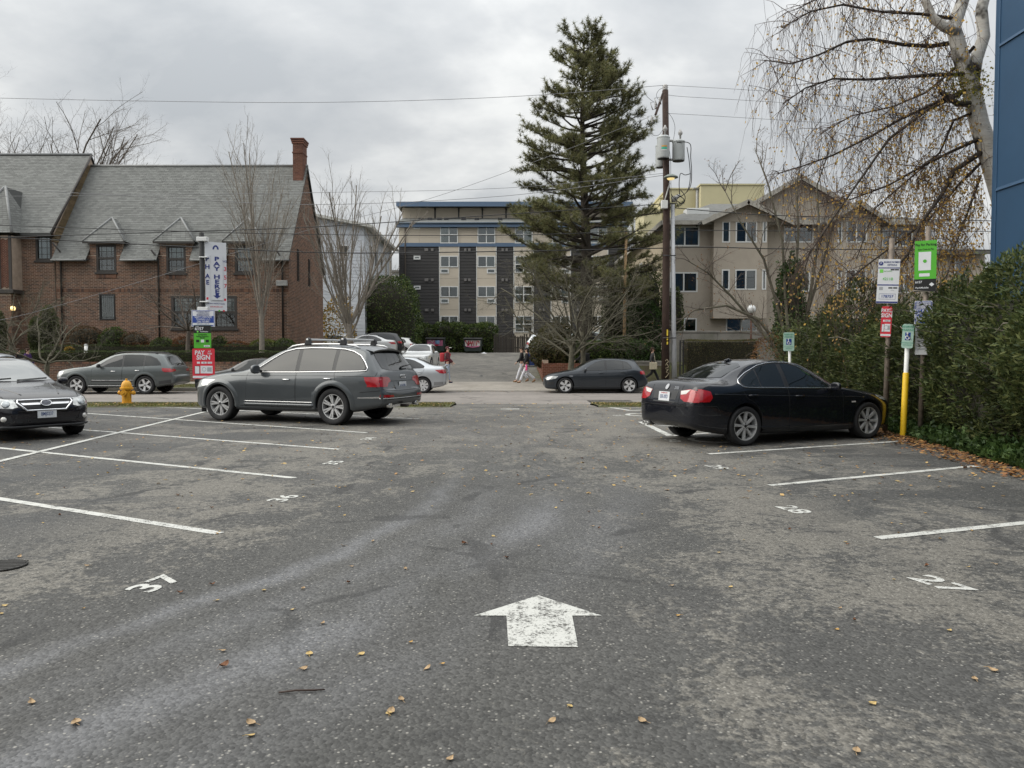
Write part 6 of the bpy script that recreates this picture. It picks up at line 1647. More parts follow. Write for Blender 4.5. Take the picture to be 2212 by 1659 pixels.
sedan_like('parked_car', HATCH, 4.2, .88, 1.48, WHITEP, 'white hatchback at the alley edge before the hedge and dumpsters', P(898, 740, 62).x - 2.1, 62.5, ZP, R(176), full=False)
sedan_like('parked_car', SUV, 4.7, .93, 1.72, SILV, 'silver SUV behind the brick planter, hatch facing the alley', P(1133, 740, 57.5).x + 2.4, 57.5, 1.38, R(2), full=False)
sedan_like('parked_car', HATCH, 4.2, .88, 1.46, WHITEP, 'white hatchback in front of the silver SUV by the planter', P(1137, 740, 53).x + 2.1, 53, 1.38, R(-2), full=False)
gs = sedan_like('parked_car', SUV, 4.7, .93, 1.70, GRN, 'grey green SUV behind the pine trunk above the planter', P(1318, 740, 51.5).x - 2.35, 51.5, 1.38, R(181), full=False)

# ---- black car facing us at the left edge
def black_front():
    sp = rescale(SEDAN, 4.58, .87, 1.46); k = 4.58 / 4.52; kz = 1.46 / 1.42; ky = .87 / .908
    pm = paint('plum_black_car_paint', (0.012, 0.011, 0.014), .1, .22)
    a = R(-38); nose = P(100, 890, 13.4)
    d = Vector((math.cos(a), math.sin(a)))
    c = Car('parked_car', sp, pm, 'black car facing the camera at the left edge with chrome hexagon grille', nose.x - d.x * 2.29, nose.y - d.y * 2.29, hz(13), a, fine=2)
    g = lambda P_: [(y_*ky, z_*kz) for y_, z_ in P_]; f = lambda P_: [(s*k, z_*kz) for s, z_ in P_]
    dlo = f([(1.60,.92),(1.95,1.14),(2.25,1.30),(2.42,1.34),(2.7,1.352),(2.95,1.33),(3.15,1.285),(3.45,1.155),(3.62,1.05),(3.58,.975),(2.6,.94)])
    for md in ('l', 'r'): c.patch('pillar', dlo, md, BLACK, .003)
    glasshouse(c, f([(1.70,.935),(1.95,1.12),(2.25,1.285),(2.42,1.322),(2.59,1.332),(2.60,.95)]), f([(2.68,.952),(2.67,1.332),(2.85,1.325),(3.05,1.29),(3.40,1.155),(3.53,1.05),(3.50,.985)]), None,
               g([(-.56,1.115),(-.50,1.30),(0,1.36),(.50,1.30),(.56,1.115),(0,1.095)]), g([(-.70,.985),(-.60,1.20),(-.545,1.31),(-.3,1.378),(0,1.388),(.3,1.378),(.545,1.31),(.60,1.20),(.70,.985),(0,.975)]))
    [ch for ch in c.root.children if ch.name.startswith('windshield')][0].data.materials[0] = mat('sky_sheen_windscreen', (.12, .13, .13), .04, spec=1.0, coat=1.0)  # paler glass colour carries the sky reflection and haze
    hexa = [(-.42,.705),(-.44,.665),(-.31,.535),(.31,.535),(.44,.665),(.42,.705)]
    gr = c.patch('grille', hexa, 'f', BLACK, .006, .05)
    c.line('grille_frame', hexa, 'f', CHROME, .017, .012, True, gr)
    for sg in (1, -1):
        c.patch('grille_wing', [(sg*.09,.655),(sg*.09,.625),(sg*.36,.625),(sg*.39,.655),(sg*.13,.66)], 'f', CHROME, .018, .04, gr)
        md = 'l' if sg > 0 else 'r'
        hl = c.patch('headlight', [(sg*.47,.70),(sg*.44,.60),(sg*.52,.575),(sg*.83,.60),(sg*.86,.735),(sg*.62,.725)], 'f', HEADL, .006, .04)
        c.patch('headlight', [(.10,.60),(.42,.67),(.66,.80),(.45,.79),(.22,.745),(.10,.72)], md, HEADL, .006, .04)
        h, n = c.hit('f', sg*.60, .645); mb = MB(); mb.lathe([(.062, -.01), (.062, .012), (.05, .018), (0, .022)], 18, frame_matrix(h + n*.006, (0, 1, 0), n)); mb.build('projector_lens', mat('lens_glass', (.35,.37,.38), .05, metal=.6, coat=1), hl, True)
        fg = c.patch('fog_light_recess', [(sg*.55,.46),(sg*.52,.36),(sg*.62,.33),(sg*.80,.37),(sg*.78,.44)], 'f', BLACK, .005)
        h, n = c.hit('f', sg*.64, .40); mb = MB(); mb.lathe([(.045, 0), (.045, .012), (0, .018)], 16, frame_matrix(h + n*.006, (0, 1, 0), n)); mb.build('fog_light', TAILW, fg, True)
        c.line('hood_gap', [(.20, sg*.60), (.6, sg*.70), (1.30, sg*.74)], 't', SEAM, .006, -.001)
        c.line('hood_crease', [(.25, sg*.30), (.7, sg*.42), (1.25, sg*.52)], 't', pm, .01, 0)
        c.line('bumper_gap', [(.15,.70),(.55,.60),(.62,.5)], md, SEAM, .005)
    em = c.patch('emblem', [(.085*math.cos(t*math.pi/9), .645+.045*math.sin(t*math.pi/9)) for t in range(18)], 'f', mat('emblem_blue', (.015,.02,.05), .15, coat=1.0), .028, .05)
    c.line('emblem_rim', [(.085*math.cos(t*math.pi/9), .645+.045*math.sin(t*math.pi/9)) for t in range(18)], 'f', CHROME, .008, .028, True, em)
    for (sy, sz, sr) in ((-.045, .655, .012), (-.005, .635, .009), (.02, .655, .009), (.045, .648, .009), (.02, .63, .009), (-.02, .628, .009)):
        h, n = c.hit('f', sy, sz); mb = MB()
        mb.poly([h + n*.034 + Vector((0, (sr if t % 2 == 0 else sr*.4)*math.sin(t*math.pi/4), (sr if t % 2 == 0 else sr*.4)*math.cos(t*math.pi/4))) for t in range(8)]); mb.build('star', CHROME, em)
    c.patch('lower_intake', [(-.50,.40),(-.46,.325),(.46,.325),(.50,.40)], 'f', BLACK, .005)
    c.patch('chin_lip', [(-.72,.285),(-.70,.255),(.70,.255),(.72,.285)], 'f', TRIM, .02, .06, thick=.015)
    c.plate('f', .475, 'BMJ0237', 0, .0, 'WASHINGTON')
    c.mirrors(1.76, .93, pm, (.13, .2, .14))
    for t0, t1 in ((-.62, -.02), (.05, .60)):
        P3 = []
        for i in range(8):
            yy = lerp(t0, t1, i / 7); h, n = c.hit('f', yy, 1.005 + .035 * i / 7); P3.append(h + n * .02)
        mb = MB(); mb.tube(P3, [.012] + [.008] * 7, 6); mb.build('wiper', BLACK, c.root, True)
    c.wheels(.225, 10, 'thin', ALU, .21)
black_front()
# ------------------------------------------------------------------ plants
RS = np.random.RandomState(21)
def unit(v): return v / np.maximum(np.linalg.norm(v, axis=-1, keepdims=True), 1e-9)
def leaf_quads(C, L_, W_, D=None, spread=1.0, curl=0.0):
    """pointed four-cornered leaves at the points C, along the directions D"""
    n = len(C); r1 = unit(RS.normal(size=(n, 3)))
    a = r1 if D is None else unit(D + spread * r1)
    b = unit(np.cross(a, RS.normal(size=(n, 3)))); l = L_ * RS.uniform(.6, 1.25, (n, 1)); w = W_ * RS.uniform(.6, 1.25, (n, 1))
    v = np.empty((n, 4, 3)); v[:, 0] = C; v[:, 1] = C + a * l * .5 + b * w * .5; v[:, 2] = C + a * l; v[:, 3] = C + a * l * .5 - b * w * .5
    return v.reshape(-1, 3)
def foliage(name, C, L_, W_, m, parent, D=None, spread=1.0):
    o = np_mesh(name, leaf_quads(C, L_, W_, D, spread), 4, m, parent); o['kind'] = 'stuff'; return o
def lump(p, f, s=0):
    return (np.sin(p[:, 0]*f + 1.3 + s) * np.sin(p[:, 1]*f*1.17 + .4 + s*2) + np.sin(p[:, 2]*f*1.31 + 2.2 + s) * np.sin(p[:, 0]*f*.83 + p[:, 1]*f*.6)) * .5
BARK = mat('grey_brown_bark', (0.115, 0.095, 0.078), 0.9, var=0.3, vscale=8, bump=0.6, bscale=30)
BARKP = mat('pale_grey_bark', (0.21, 0.185, 0.155), 0.9, var=0.25, vscale=8, bump=0.5, bscale=30)
BARKD = mat('dark_pine_bark', (0.055, 0.045, 0.036), 0.95, var=0.35, vscale=6, bump=0.9, bscale=18)
BARKM = mat('mossy_bark', (0.10, 0.092, 0.065), 0.92, var=0.4, vscale=7, bump=0.7, bscale=25)
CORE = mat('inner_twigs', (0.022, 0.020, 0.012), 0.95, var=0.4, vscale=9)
def lm(n, *c, **k): return leaf_mat(n, list(c), **k)
YEW = lm('yew_sprays', (0.024, 0.038, 0.014), (0.048, 0.068, 0.022), (0.08, 0.10, 0.033), (0.13, 0.14, 0.048), thin=.25)
BOX = lm('box_leaves', (0.022, 0.038, 0.010), (0.04, 0.062, 0.015), (0.07, 0.085, 0.022), thin=.2)
LAUREL = lm('laurel_leaves', (0.022, 0.042, 0.012), (0.04, 0.068, 0.018), (0.075, 0.11, 0.025), (0.12, 0.14, 0.04), thin=.2)
RUST = lm('rust_leaves', (0.10, 0.045, 0.022), (0.17, 0.072, 0.03), (0.22, 0.10, 0.04), (0.07, 0.04, 0.022))
BROWNL = lm('brown_leaves', (0.075, 0.05, 0.03), (0.12, 0.075, 0.04), (0.16, 0.10, 0.05), (0.05, 0.045, 0.022))
OLIVE = lm('olive_mixed_leaves', (0.05, 0.06, 0.02), (0.09, 0.09, 0.03), (0.12, 0.085, 0.04), (0.035, 0.05, 0.016))
IVY = lm('ivy_leaves', (0.018, 0.04, 0.012), (0.035, 0.065, 0.016), (0.06, 0.10, 0.025), thin=.2)
YELG = lm('yellow_green_leaves', (0.10, 0.12, 0.03), (0.16, 0.17, 0.04), (0.06, 0.08, 0.02))
YEL = lm('yellow_leaves', (0.42, 0.26, 0.05), (0.32, 0.20, 0.04), (0.22, 0.15, 0.03), (0.12, 0.13, 0.03))
NEEDLE = lm('pine_needles', (0.085, 0.10, 0.048), (0.14, 0.15, 0.068), (0.19, 0.185, 0.085), (0.24, 0.21, 0.10), thin=.4)

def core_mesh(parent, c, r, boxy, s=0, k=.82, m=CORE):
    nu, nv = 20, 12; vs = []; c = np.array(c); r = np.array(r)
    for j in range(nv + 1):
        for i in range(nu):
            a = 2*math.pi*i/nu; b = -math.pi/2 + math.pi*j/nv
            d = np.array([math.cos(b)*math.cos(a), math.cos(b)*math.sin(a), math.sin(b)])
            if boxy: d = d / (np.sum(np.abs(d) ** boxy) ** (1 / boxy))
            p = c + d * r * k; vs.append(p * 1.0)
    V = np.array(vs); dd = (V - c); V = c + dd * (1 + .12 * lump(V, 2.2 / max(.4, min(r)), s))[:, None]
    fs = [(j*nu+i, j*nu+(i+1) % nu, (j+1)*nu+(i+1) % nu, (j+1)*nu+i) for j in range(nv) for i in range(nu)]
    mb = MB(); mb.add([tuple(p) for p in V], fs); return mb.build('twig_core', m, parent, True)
def bush_pts(c, r, n, boxy=0, s=0, rough=.12, thick=.2, zmin=None):
    d = unit(RS.normal(size=(n, 3)))
    if boxy: d = d / (np.sum(np.abs(d) ** boxy, axis=1, keepdims=True) ** (1 / boxy))
    p = np.array(c) + d * np.array(r)
    k = 1 + rough * lump(p, 2.2 / max(.4, min(r)), s) + rough * .6 * lump(p, 5.5 / max(.4, min(r)), s + 3) - thick * RS.beta(1, 2.2, n)
    p = np.array(c) + d * np.array(r) * k[:, None]
    if zmin is not None:
        q = p[:, 2] > zmin; p, d = p[q], d[q]
    return p, d
def bush(name, label, c, r, n, L_, W_, m, boxy=0, cat='shrub', group=None, core=True, spread=1.2, rough=.14, zmin=None, parts=None, s=None, thick=.22):
    s = RS.uniform(0, 9) if s is None else s
    rt = empty(name, (c[0], c[1], c[2] - r[2]), 0, label, cat, group)
    off = np.array([c[0], c[1], c[2] - r[2]]); cc = np.array(c) - off
    p, d = bush_pts(cc, r, n, boxy, s, rough, thick, None if zmin is None else zmin - off[2])
    foliage('foliage', p, L_, W_, m, rt, d, spread)
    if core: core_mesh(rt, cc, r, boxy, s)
    return rt
def at(u0, u1, v0, v1, Y, depth=None):
    """centre and radii of a rounded mass seen between these pixels, Y metres ahead"""
    a, b = P(u0, (v0+v1)/2, Y), P(u1, (v0+v1)/2, Y); t, q = P((u0+u1)/2, v0, Y), P((u0+u1)/2, v1, Y)
    return ((a.x+b.x)/2, Y, (t.z+q.z)/2), ((b.x-a.x)/2, depth or (b.x-a.x)/2, (t.z-q.z)/2)

# --- clipped hedge on the garden wall
def clipped(name, label, x0, x1, y0, y1, z0, z1, n, m, L_=.05, W_=.03, wav=.04):
    rt = empty(name, ((x0+x1)/2, (y0+y1)/2, z0), 0, label, 'hedge'); off = np.array([(x0+x1)/2, (y0+y1)/2, z0])
    face = RS.choice(4, n, p=[.5, .36, .07, .07]); u, v, w = RS.uniform(0, 1, n), RS.uniform(0, 1, n), np.abs(RS.normal(0, .03, n))
    p = np.empty((n, 3)); p[:, 0] = x0 + u*(x1-x0); p[:, 1] = y0 + v*(y1-y0); p[:, 2] = z0 + v*(z1-z0); d = np.zeros((n, 3))
    f = face == 0; p[f, 1] = y0 + w[f]; d[f, 1] = -1
    f = face == 1; p[f, 2] = z1 - w[f]; d[f, 2] = 1
    f = face == 2; p[f, 0] = x0 + w[f]; p[f, 1] = y0 + u[f]*(y1-y0); d[f, 0] = -1
    f = face == 3; p[f, 0] = x1 - w[f]; p[f, 1] = y0 + u[f]*(y1-y0); d[f, 0] = 1
    p += d * (wav * lump(p, 2.1) + wav * .5 * lump(p, 6, 2))[:, None]
    foliage('foliage', p - off, L_, W_, m, rt, d, 1.3)
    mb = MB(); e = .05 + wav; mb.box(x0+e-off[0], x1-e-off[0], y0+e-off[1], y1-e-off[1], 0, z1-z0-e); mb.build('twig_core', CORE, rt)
    return rt
clipped('box_hedge', 'long clipped green hedge on top of the low brick garden wall', -28.6, -9.7, 39.4, 40.4, 1.1, P(300, 758, 39.4).z, 26000, BOX)
clipped('box_hedge', 'second low green hedge just in front of the brick house shrubs', -26, -11.2, 42.6, 43.2, 1.5, P(300, 745, 42.6).z, 9000, BOX)
clipped('brown_hedge', 'clipped brown leafy hedge before the tall concrete wall', P(1482, 780, 38.9).x, P(1640, 780, 38.9).x, 38.9, 39.9, .1, P(1500, 735, 38.9).z, 9000, OLIVE, .06, .03)
# --- shrubs before the brick house
HS = 44.3
for (lab, u0, u1, v0, v1, m, n) in (
    ('tall brown-leaved shrub left of the barred window', 142, 222, 705, 762, BROWNL, 3000), ('low rust orange shrub under the brown-leaved shrub', 158, 214, 732, 764, RUST, 1800),
    ('rounded dark green shrub under the barred window', 215, 274, 708, 762, LAUREL, 2600), ('thin brown shrub right of the barred window', 262, 318, 718, 758, BROWNL, 1700),
    ('low rust shrub beside the second downpipe', 274, 326, 738, 762, RUST, 1300), ('rounded green shrub left of the pay sign', 326, 374, 730, 764, LAUREL, 1900),
    ('rust orange shrub behind the pay sign', 374, 424, 728, 764, RUST, 2000), ('dark green shrub right of the pay sign', 455, 490, 728, 764, LAUREL, 1300),
    ('low rust shrub under the triple window', 486, 541, 737, 764, RUST, 1700), ('yellow-green shrub at the foot of the columnar street tree', 542, 600, 733, 764, YELG, 2300), ('green shrub at the right corner of the brick house', 592, 640, 732, 766, LAUREL, 2000),
    ('small pale yellow shrub beside the garden hedge', 142, 158, 750, 762, YEL, 400)):
    c, r = at(u0, u1, v0, v1, HS if 'yellow shrub' not in lab else 42.0); bush('shrub', lab, c, (r[0], min(r[1], .8), r[2]), n, .10, .05, m)
for (lab, u0, u1, v0, v1) in (('shorter dark green columnar conifer beside the porch', 64, 92, 685, 765), ('taller dark green columnar conifer beside the porch', 88, 124, 660, 765), ('dark green conifer at the left frame edge by the porch', -14, 12, 672, 770)):
    c, r = at(u0, u1, v0, v1, 44.2); p = bush('conifer_shrub', lab, c, (r[0], r[0], r[2]), 4200, .12, .035, YEW, 0, 'conifer', spread=.9, rough=.08)
# --- evergreens round the alley
c, r = at(688, 800, 592, 778, 67, 3); bush('laurel', 'dark evergreen shrub mass behind the second street tree', c, r, 9000, .2, .1, LAUREL, 3)
c, r = at(770, 906, 598, 778, 65, 3); bush('laurel', 'tall dark green laurel before the left end of the apartment block', c, r, 12000, .2, .1, LAUREL, 3)
c, r = at(700, 765, 640, 775, 60, 1.5); bush('shrub', 'yellowing leafy shrub between brick house and laurels', c, r, 2200, .2, .12, YEL, core=False)
for (lab, u0, u1, v0, v1) in (('leafy hedge left of the dumpsters under the apartment block', 862, 950, 702, 766), ('leafy hedge between the two graffitied dumpsters', 935, 1015, 698, 766), ('leafy hedge mound right of the red graffiti dumpster', 1000, 1074, 700, 766)):
    c, r = at(u0, u1, v0, v1, 71.5, 1.4); bush('hedge', lab, c, r, 6500, .2, .11, LAUREL, 4, 'hedge')
# --- planter shrubs
for (lab, u0, u1, v0, v1, Y, m, n) in (
    ('mixed green and brown shrub overhanging the planter corner', 1150, 1222, 722, 795, 40.3, OLIVE, 5500), ('green shrub on the planter left of the pine trunk', 1205, 1265, 735, 792, 40.8, LAUREL, 4200), ('brownish shrub high on the planter behind the corner shrub', 1160, 1240, 700, 770, 43, OLIVE, 4000),
    ('leafy ground shrub below the pine', 1255, 1330, 738, 795, 41, LAUREL, 4600), ('green shrub behind the hatchback roof', 1300, 1372, 728, 800, 41, LAUREL, 4600), ('green shrub beside the utility pole on the wall', 1350, 1425, 736, 795, 40.6, IVY, 4300),
    ('large rounded ivy-covered bush left of the utility pole', 1348, 1432, 650, 775, 43.5, IVY, 8500), ('feathery evergreen behind the utility pole', 1345, 1432, 575, 775, 44.4, YEW, 8500), ('bushy evergreen between pine and thin pole', 1300, 1362, 620, 775, 46, YEW, 5500),
    ('olive shrub at the right foot of the beige building', 1445, 1475, 620, 775, 43.5, YEW, 2200)):
    c, r = at(u0, u1, v0, v1, Y); bush('shrub', lab, c, (r[0], min(r[1], 1.6), r[2]), n, .13, .07, m, 2.6)

# --- big hedge on the right
def big_hedge():
    rt = empty('yew_hedge', (8.2, 14, 0), 0, 'tall shaggy dark green hedge along the right edge of the lot', 'hedge'); off = np.array([8.2, 14, 0])
    n = 112000
    y = RS.uniform(3.0, 21.6, n); face = RS.choice(3, n, p=[.62, .30, .08])
    x0 = 7.15 + .13*np.clip(y-10, 0, 5); top = 2.55 + .18*np.sin(y*1.1) + .14*np.sin(y*2.7+1) + .02*(14-y)
    d = np.zeros((n, 3)); p = np.empty((n, 3)); t = RS.uniform(0, 1, n)
    f = face == 0; zz = .12 + t*(top-.05); bulge = .38*np.sin(np.clip(t, 0, 1)*math.pi*.9) 
    p[:, 0] = x0 - bulge + .5*t**6; p[:, 1] = y; p[:, 2] = zz; d[:, 0] = -1; d[:, 2] = .25
    f = face == 1; p[f, 0] = x0[f] + .2 + t[f]*2.5; p[f, 2] = top[f] + .12*np.sin(t[f]*9); d[f] = (0, 0, 1)
    f = face == 2; yy = 21.6 + .2*np.sin(t*20); p[f, 0] = x0[f] + RS.uniform(0, 2.5, f.sum()); en = RS.uniform(0, 1, f.sum()) < .5; p[f, 1] = np.where(en, 21.6, 3.0); p[f, 2] = t[f]*(top[f]); d[f] = np.where(en[:, None], (0, 1, .2), (0, -1, .2))
    k = .42*lump(p, 1.5) + .26*lump(p, 3.7, 2) + .13*lump(p, 8, 5) - .38*RS.beta(1, 2.2, n)
    p += d * k[:, None]; p[:, 2] = np.maximum(p[:, 2], .03)
    foliage('foliage', p - off, .105, .034, YEW, rt, d + np.array([0, 0, .35]), 1.0)
    # long loose shoots on top and face
    mb = MB(); CP = []; CD = []
    for i in range(420):
        yy = RS.uniform(6, 21.4); zt = 2.45 + .2*math.sin(yy*1.1)
        if i % 3: q = Vector((RS.uniform(7.2, 9.2) + max(0, .1*(yy-10)), yy, zt)); dd = Vector((RS.normal(0, .35), RS.normal(0, .35), 1)).normalized()
        else: q = Vector((6.85 + .13*min(5, max(0, yy-10)), yy, RS.uniform(.8, 2.4))); dd = Vector((-1, RS.normal(0, .5), RS.uniform(.1, .8))).normalized()
        L_ = RS.uniform(.2, .62); e = q + dd * L_; mb.tube([q - Vector(off), e - Vector(off)], [.006, .002], 3)
        for k_ in range(int(L_*42)):
            CP.append(q + dd * (L_ * RS.uniform(.1, 1)) + Vector(RS.normal(0, .012, 3))); CD.append(dd)
    mb.build('shoots', BARK, rt)['kind'] = 'stuff'
    foliage('shoot_foliage', np.array([tuple(v) for v in CP]) - off, .09, .028, YEW, rt, np.array([tuple(v) for v in CD]), .9)
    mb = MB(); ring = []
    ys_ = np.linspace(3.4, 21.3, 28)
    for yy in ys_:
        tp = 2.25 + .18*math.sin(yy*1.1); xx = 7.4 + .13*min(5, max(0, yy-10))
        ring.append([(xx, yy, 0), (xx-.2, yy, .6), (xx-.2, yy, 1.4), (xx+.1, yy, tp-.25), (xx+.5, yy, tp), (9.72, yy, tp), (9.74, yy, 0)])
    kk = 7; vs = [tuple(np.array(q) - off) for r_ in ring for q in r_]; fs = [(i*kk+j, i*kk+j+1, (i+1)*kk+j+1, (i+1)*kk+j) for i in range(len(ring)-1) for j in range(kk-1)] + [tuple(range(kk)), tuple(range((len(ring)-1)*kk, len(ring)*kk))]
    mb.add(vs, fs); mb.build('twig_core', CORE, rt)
    # grey dead sticks poking out
    for (u, v, du, dv) in ((1950, 640, 60, -10), (1900, 690, 40, 18), (1945, 705, 25, 30), (2150, 720, 50, -25), (1790, 730, 55, 8)):
        xq = 6.8 + max(0, (2212-u)*.0012); a, b = PX(u, v, xq), PX(u + du, v + dv, xq); m_ = (a + b) / 2 + Vector((-.05, 0, .06))
        mb = MB(); mb.tube([a - Vector(off), m_ - Vector(off), b - Vector(off)], [.008, .007, .003], 5); mb.build('dead_stick', BARKP, rt, True)
big_hedge()
# ivy and ground cover at the hedge foot
n = 9000; y = RS.uniform(5.5, 15.5, n); xb = np.where(y > 10, 6.95 + .13*(y-10), 6.95) - .30; x = xb + np.abs(RS.normal(0, .26, n)); z = .02 + .10*RS.uniform(0, 1, n) + np.clip((x-xb)*.5, 0, .6)*RS.uniform(.3, 1, n)
iv = empty('ivy_bank', (6.5, 10, 0), 0, 'ivy ground cover spilling onto the asphalt at the hedge foot', 'ivy')
foliage('foliage', np.stack([x - 6.5, y - 10, z], 1), .085, .075, IVY, iv, np.tile([[-.5, 0, .8]], (n, 1)), .8)

# ------------------------------------------------------------------ trees
def rv(): return Vector(RS.normal(0, 1, 3))
def limb(mb, p, d, L_, r0, r1, n=5, wob=.12, lift=0.0, sides=5):
    """one wandering branch; returns its points and directions"""
    pts = [p.copy()]; ds = [d.copy()]
    for i in range(n):
        d = (d + rv() * wob + Vector((0, 0, lift))).normalized(); p = p + d * (L_ / n); pts.append(p.copy()); ds.append(d.copy())
    mb.tube(pts, [lerp(r0, r1, i / n) for i in range(n + 1)], sides, False); return pts, ds
def grow(mb, tips, p, d, L_, r, lev, spec):
    """spec per level: (children, length factor, angle, lift, wobble, start)"""
    pts, ds = limb(mb, p, d, L_, r, r * (.45 if lev < len(spec) - 1 else .25), 6 if lev < 2 else 4, spec[lev][4], spec[lev][3], 6 if lev == 0 else (4 if lev < 2 else 3))
    if lev + 1 >= len(spec): tips.append((pts[-1], ds[-1])); return
    ch, lf, ang, _, _, st = spec[lev + 1][0], spec[lev + 1][1], spec[lev + 1][2], 0, 0, spec[lev + 1][5]
    for k in range(ch):
        t = lerp(st, .97, (k + RS.uniform(.1, .9)) / ch); i = min(int(t * (len(pts) - 1)), len(pts) - 2); f = t * (len(pts) - 1) - i
        q = pts[i].lerp(pts[i + 1], f); dd = ds[i + 1]; ax_ = rv(); ax_ = (ax_ - dd * ax_.dot(dd)).normalized(); a = R(ang * RS.uniform(.7, 1.3))
        nd_ = (dd * math.cos(a) + ax_ * math.sin(a)).normalized(); rr = lerp(r, r * .45, t) * RS.uniform(.45, .62)
        grow(mb, tips, q, nd_, L_ * lf * RS.uniform(.7, 1.2) * (1.15 - .55 * t), max(rr, .004), lev + 1, spec)
    tips.append((pts[-1], ds[-1]))
def bare_tree(name, label, base, trunk_h, r, nmain, main_L, ang, spec, m, twig=None, lean=(0, 0), fork=.0, seed=1, group='bare street trees'):
    global RS
    RS = np.random.RandomState(seed)
    rt = empty(name, base, 0, label, 'tree')
    mb = MB(); tips = []
    tp, td = limb(mb, Vector((0, 0, -.1)), Vector((lean[0], lean[1], 1)).normalized(), trunk_h, r, r * .8, 5, .03, 0, 9)
    mb.build('trunk', m, rt, True)
    mb = MB()
    for k in range(nmain):
        a = 2 * math.pi * (k + RS.uniform(-.3, .3)) / nmain; el = R(ang * RS.uniform(.55, 1.2)); t = RS.uniform(fork, 1.0)
        q = tp[0].lerp(tp[-1], t) if fork else tp[-1]
        if fork: i = int(t * (len(tp) - 1)); q = tp[min(i, len(tp) - 1)]
        d = Vector((math.cos(a) * math.sin(el), math.sin(a) * math.sin(el), math.cos(el)))
        grow(mb, tips, q, d, main_L * RS.uniform(.75, 1.12), r * RS.uniform(.28, .42), 0, spec)
    o = mb.build('crown', twig or m, rt, True); o['kind'] = 'stuff'
    return rt, tips
COLSPEC = [(0, 1, 0, .05, .05, 0), (9, .42, 24, .06, .06, .12), (6, .42, 28, .04, .09, .15), (3, .5, 35, .02, .1, .2)]
b = P(565, 745, 41.8); bare_tree('street_tree', 'tall narrow bare tree before the brick house right gable', (b.x, 41.8, 1.3), P(565, 655, 41.8).z - 1.2, .15, 10, 8.3, 15, COLSPEC, BARKP, lean=(.02, 0), fork=.75, seed=5)
b = P(758, 735, 44); bare_tree('street_tree', 'bare vase-shaped tree before the white building', (b.x, 44, .5), P(758, 672, 44).z - .6, .19, 12, 7.6, 30, COLSPEC, BARKP, fork=.6, seed=9)
for x_, y_, sd_ in ((-9, -11, 61), (3, -13, 67)): bare_tree('bare_tree', 'bare tree added behind the photographer at ' + ('the left' if x_ < 0 else 'the right') + ', seen only in reflections', (x_, y_, 0), 2.2, .2, 9, 5.0, 45, COLSPEC, BARK, seed=sd_)  # added out of view to put branches into the car reflections
SPREAD = [(0, 1, 0, .03, .09, 0), (6, .5, 38, .05, .10, .25), (6, .5, 42, .03, .14, .2), (5, .5, 45, .02, .16, .2)]
b = P(110, 740, 62); bare_tree('bare_tree', 'large bare tree rising behind the brick house roof', (b.x, 62, 1.7), 6.5, .26, 24, 12.5, 40, [(0, 1, 0, .03, .09, 0), (8, .5, 38, .05, .10, .25), (7, .5, 42, .03, .14, .2), (5, .5, 45, .02, .16, .2)], BARK, seed=4)
CROOK = [(0, 1, 0, .0, .22, 0), (5, .6, 50, .03, .22, .25), (6, .5, 50, .02, .24, .2), (4, .5, 50, .0, .24, .2)]
b = P(98, 835, 36.2); bare_tree('bare_tree', 'small crooked mossy bare tree at the left by the street', (b.x, 36.2, .1), 1.1, .14, 7, 3.0, 62, CROOK, BARKM, lean=(.1, 0), seed=14)
b = P(20, 835, 37.4); bare_tree('bare_tree', 'slender bare tree at the left frame edge before the porch', (b.x, 37.4, .1), 2.0, .10, 6, 3.4, 40, CROOK, BARKM, seed=18)
b = P(405, 760, 42.0); bare_tree('bare_tree', 'low twisted bare tree before the triple window', (b.x, 42.0, 1.3), 1.6, .13, 9, 3.3, 58, CROOK, BARK, seed=23)
DENSE = [(0, 1, 0, .03, .16, 0), (7, .55, 45, .04, .18, .2), (7, .5, 48, .02, .22, .15), (6, .45, 50, .0, .25, .15)]
b = P(1228, 822, 35.2); rt, tips = bare_tree('bare_tree', 'gnarled grey bare tree in front of the pine beside the hatchback', (b.x, 35.2, .1), 2.3, .15, 9, 4.4, 46, DENSE, BARKM, lean=(.14, 0), fork=.55, seed=31)
b2 = P(1258, 800, 36.5); bare_tree('bare_tree', 'second twiggy bare tree in front of the pine trunk', (b2.x, 36.5, .1), 2.6, .13, 8, 4.2, 48, DENSE, BARKM, lean=(.05, 0), fork=.5, seed=37)
FANS = [(0, 1, 0, .0, .08, 0), (7, .42, 38, .03, .12, .25), (6, .5, 42, .01, .16, .2), (4, .5, 45, -.02, .18, .2)]
def leaf_on_tips(rt, tips, n, m, L_, W_, sc_=.12):
    k = [tips[i] for i in RS.randint(0, len(tips), n)]
    C = np.array([tuple(p) for p, d in k]) + RS.normal(0, sc_, (n, 3)); foliage('leaves', C, L_, W_, m, rt, np.tile([[0, 0, -1.0]], (n, 1)), 1.2)
BRN = lm('withered_leaves', (0.20, 0.10, 0.05), (0.28, 0.15, 0.06), (0.14, 0.07, 0.04), (0.36, 0.20, 0.06))
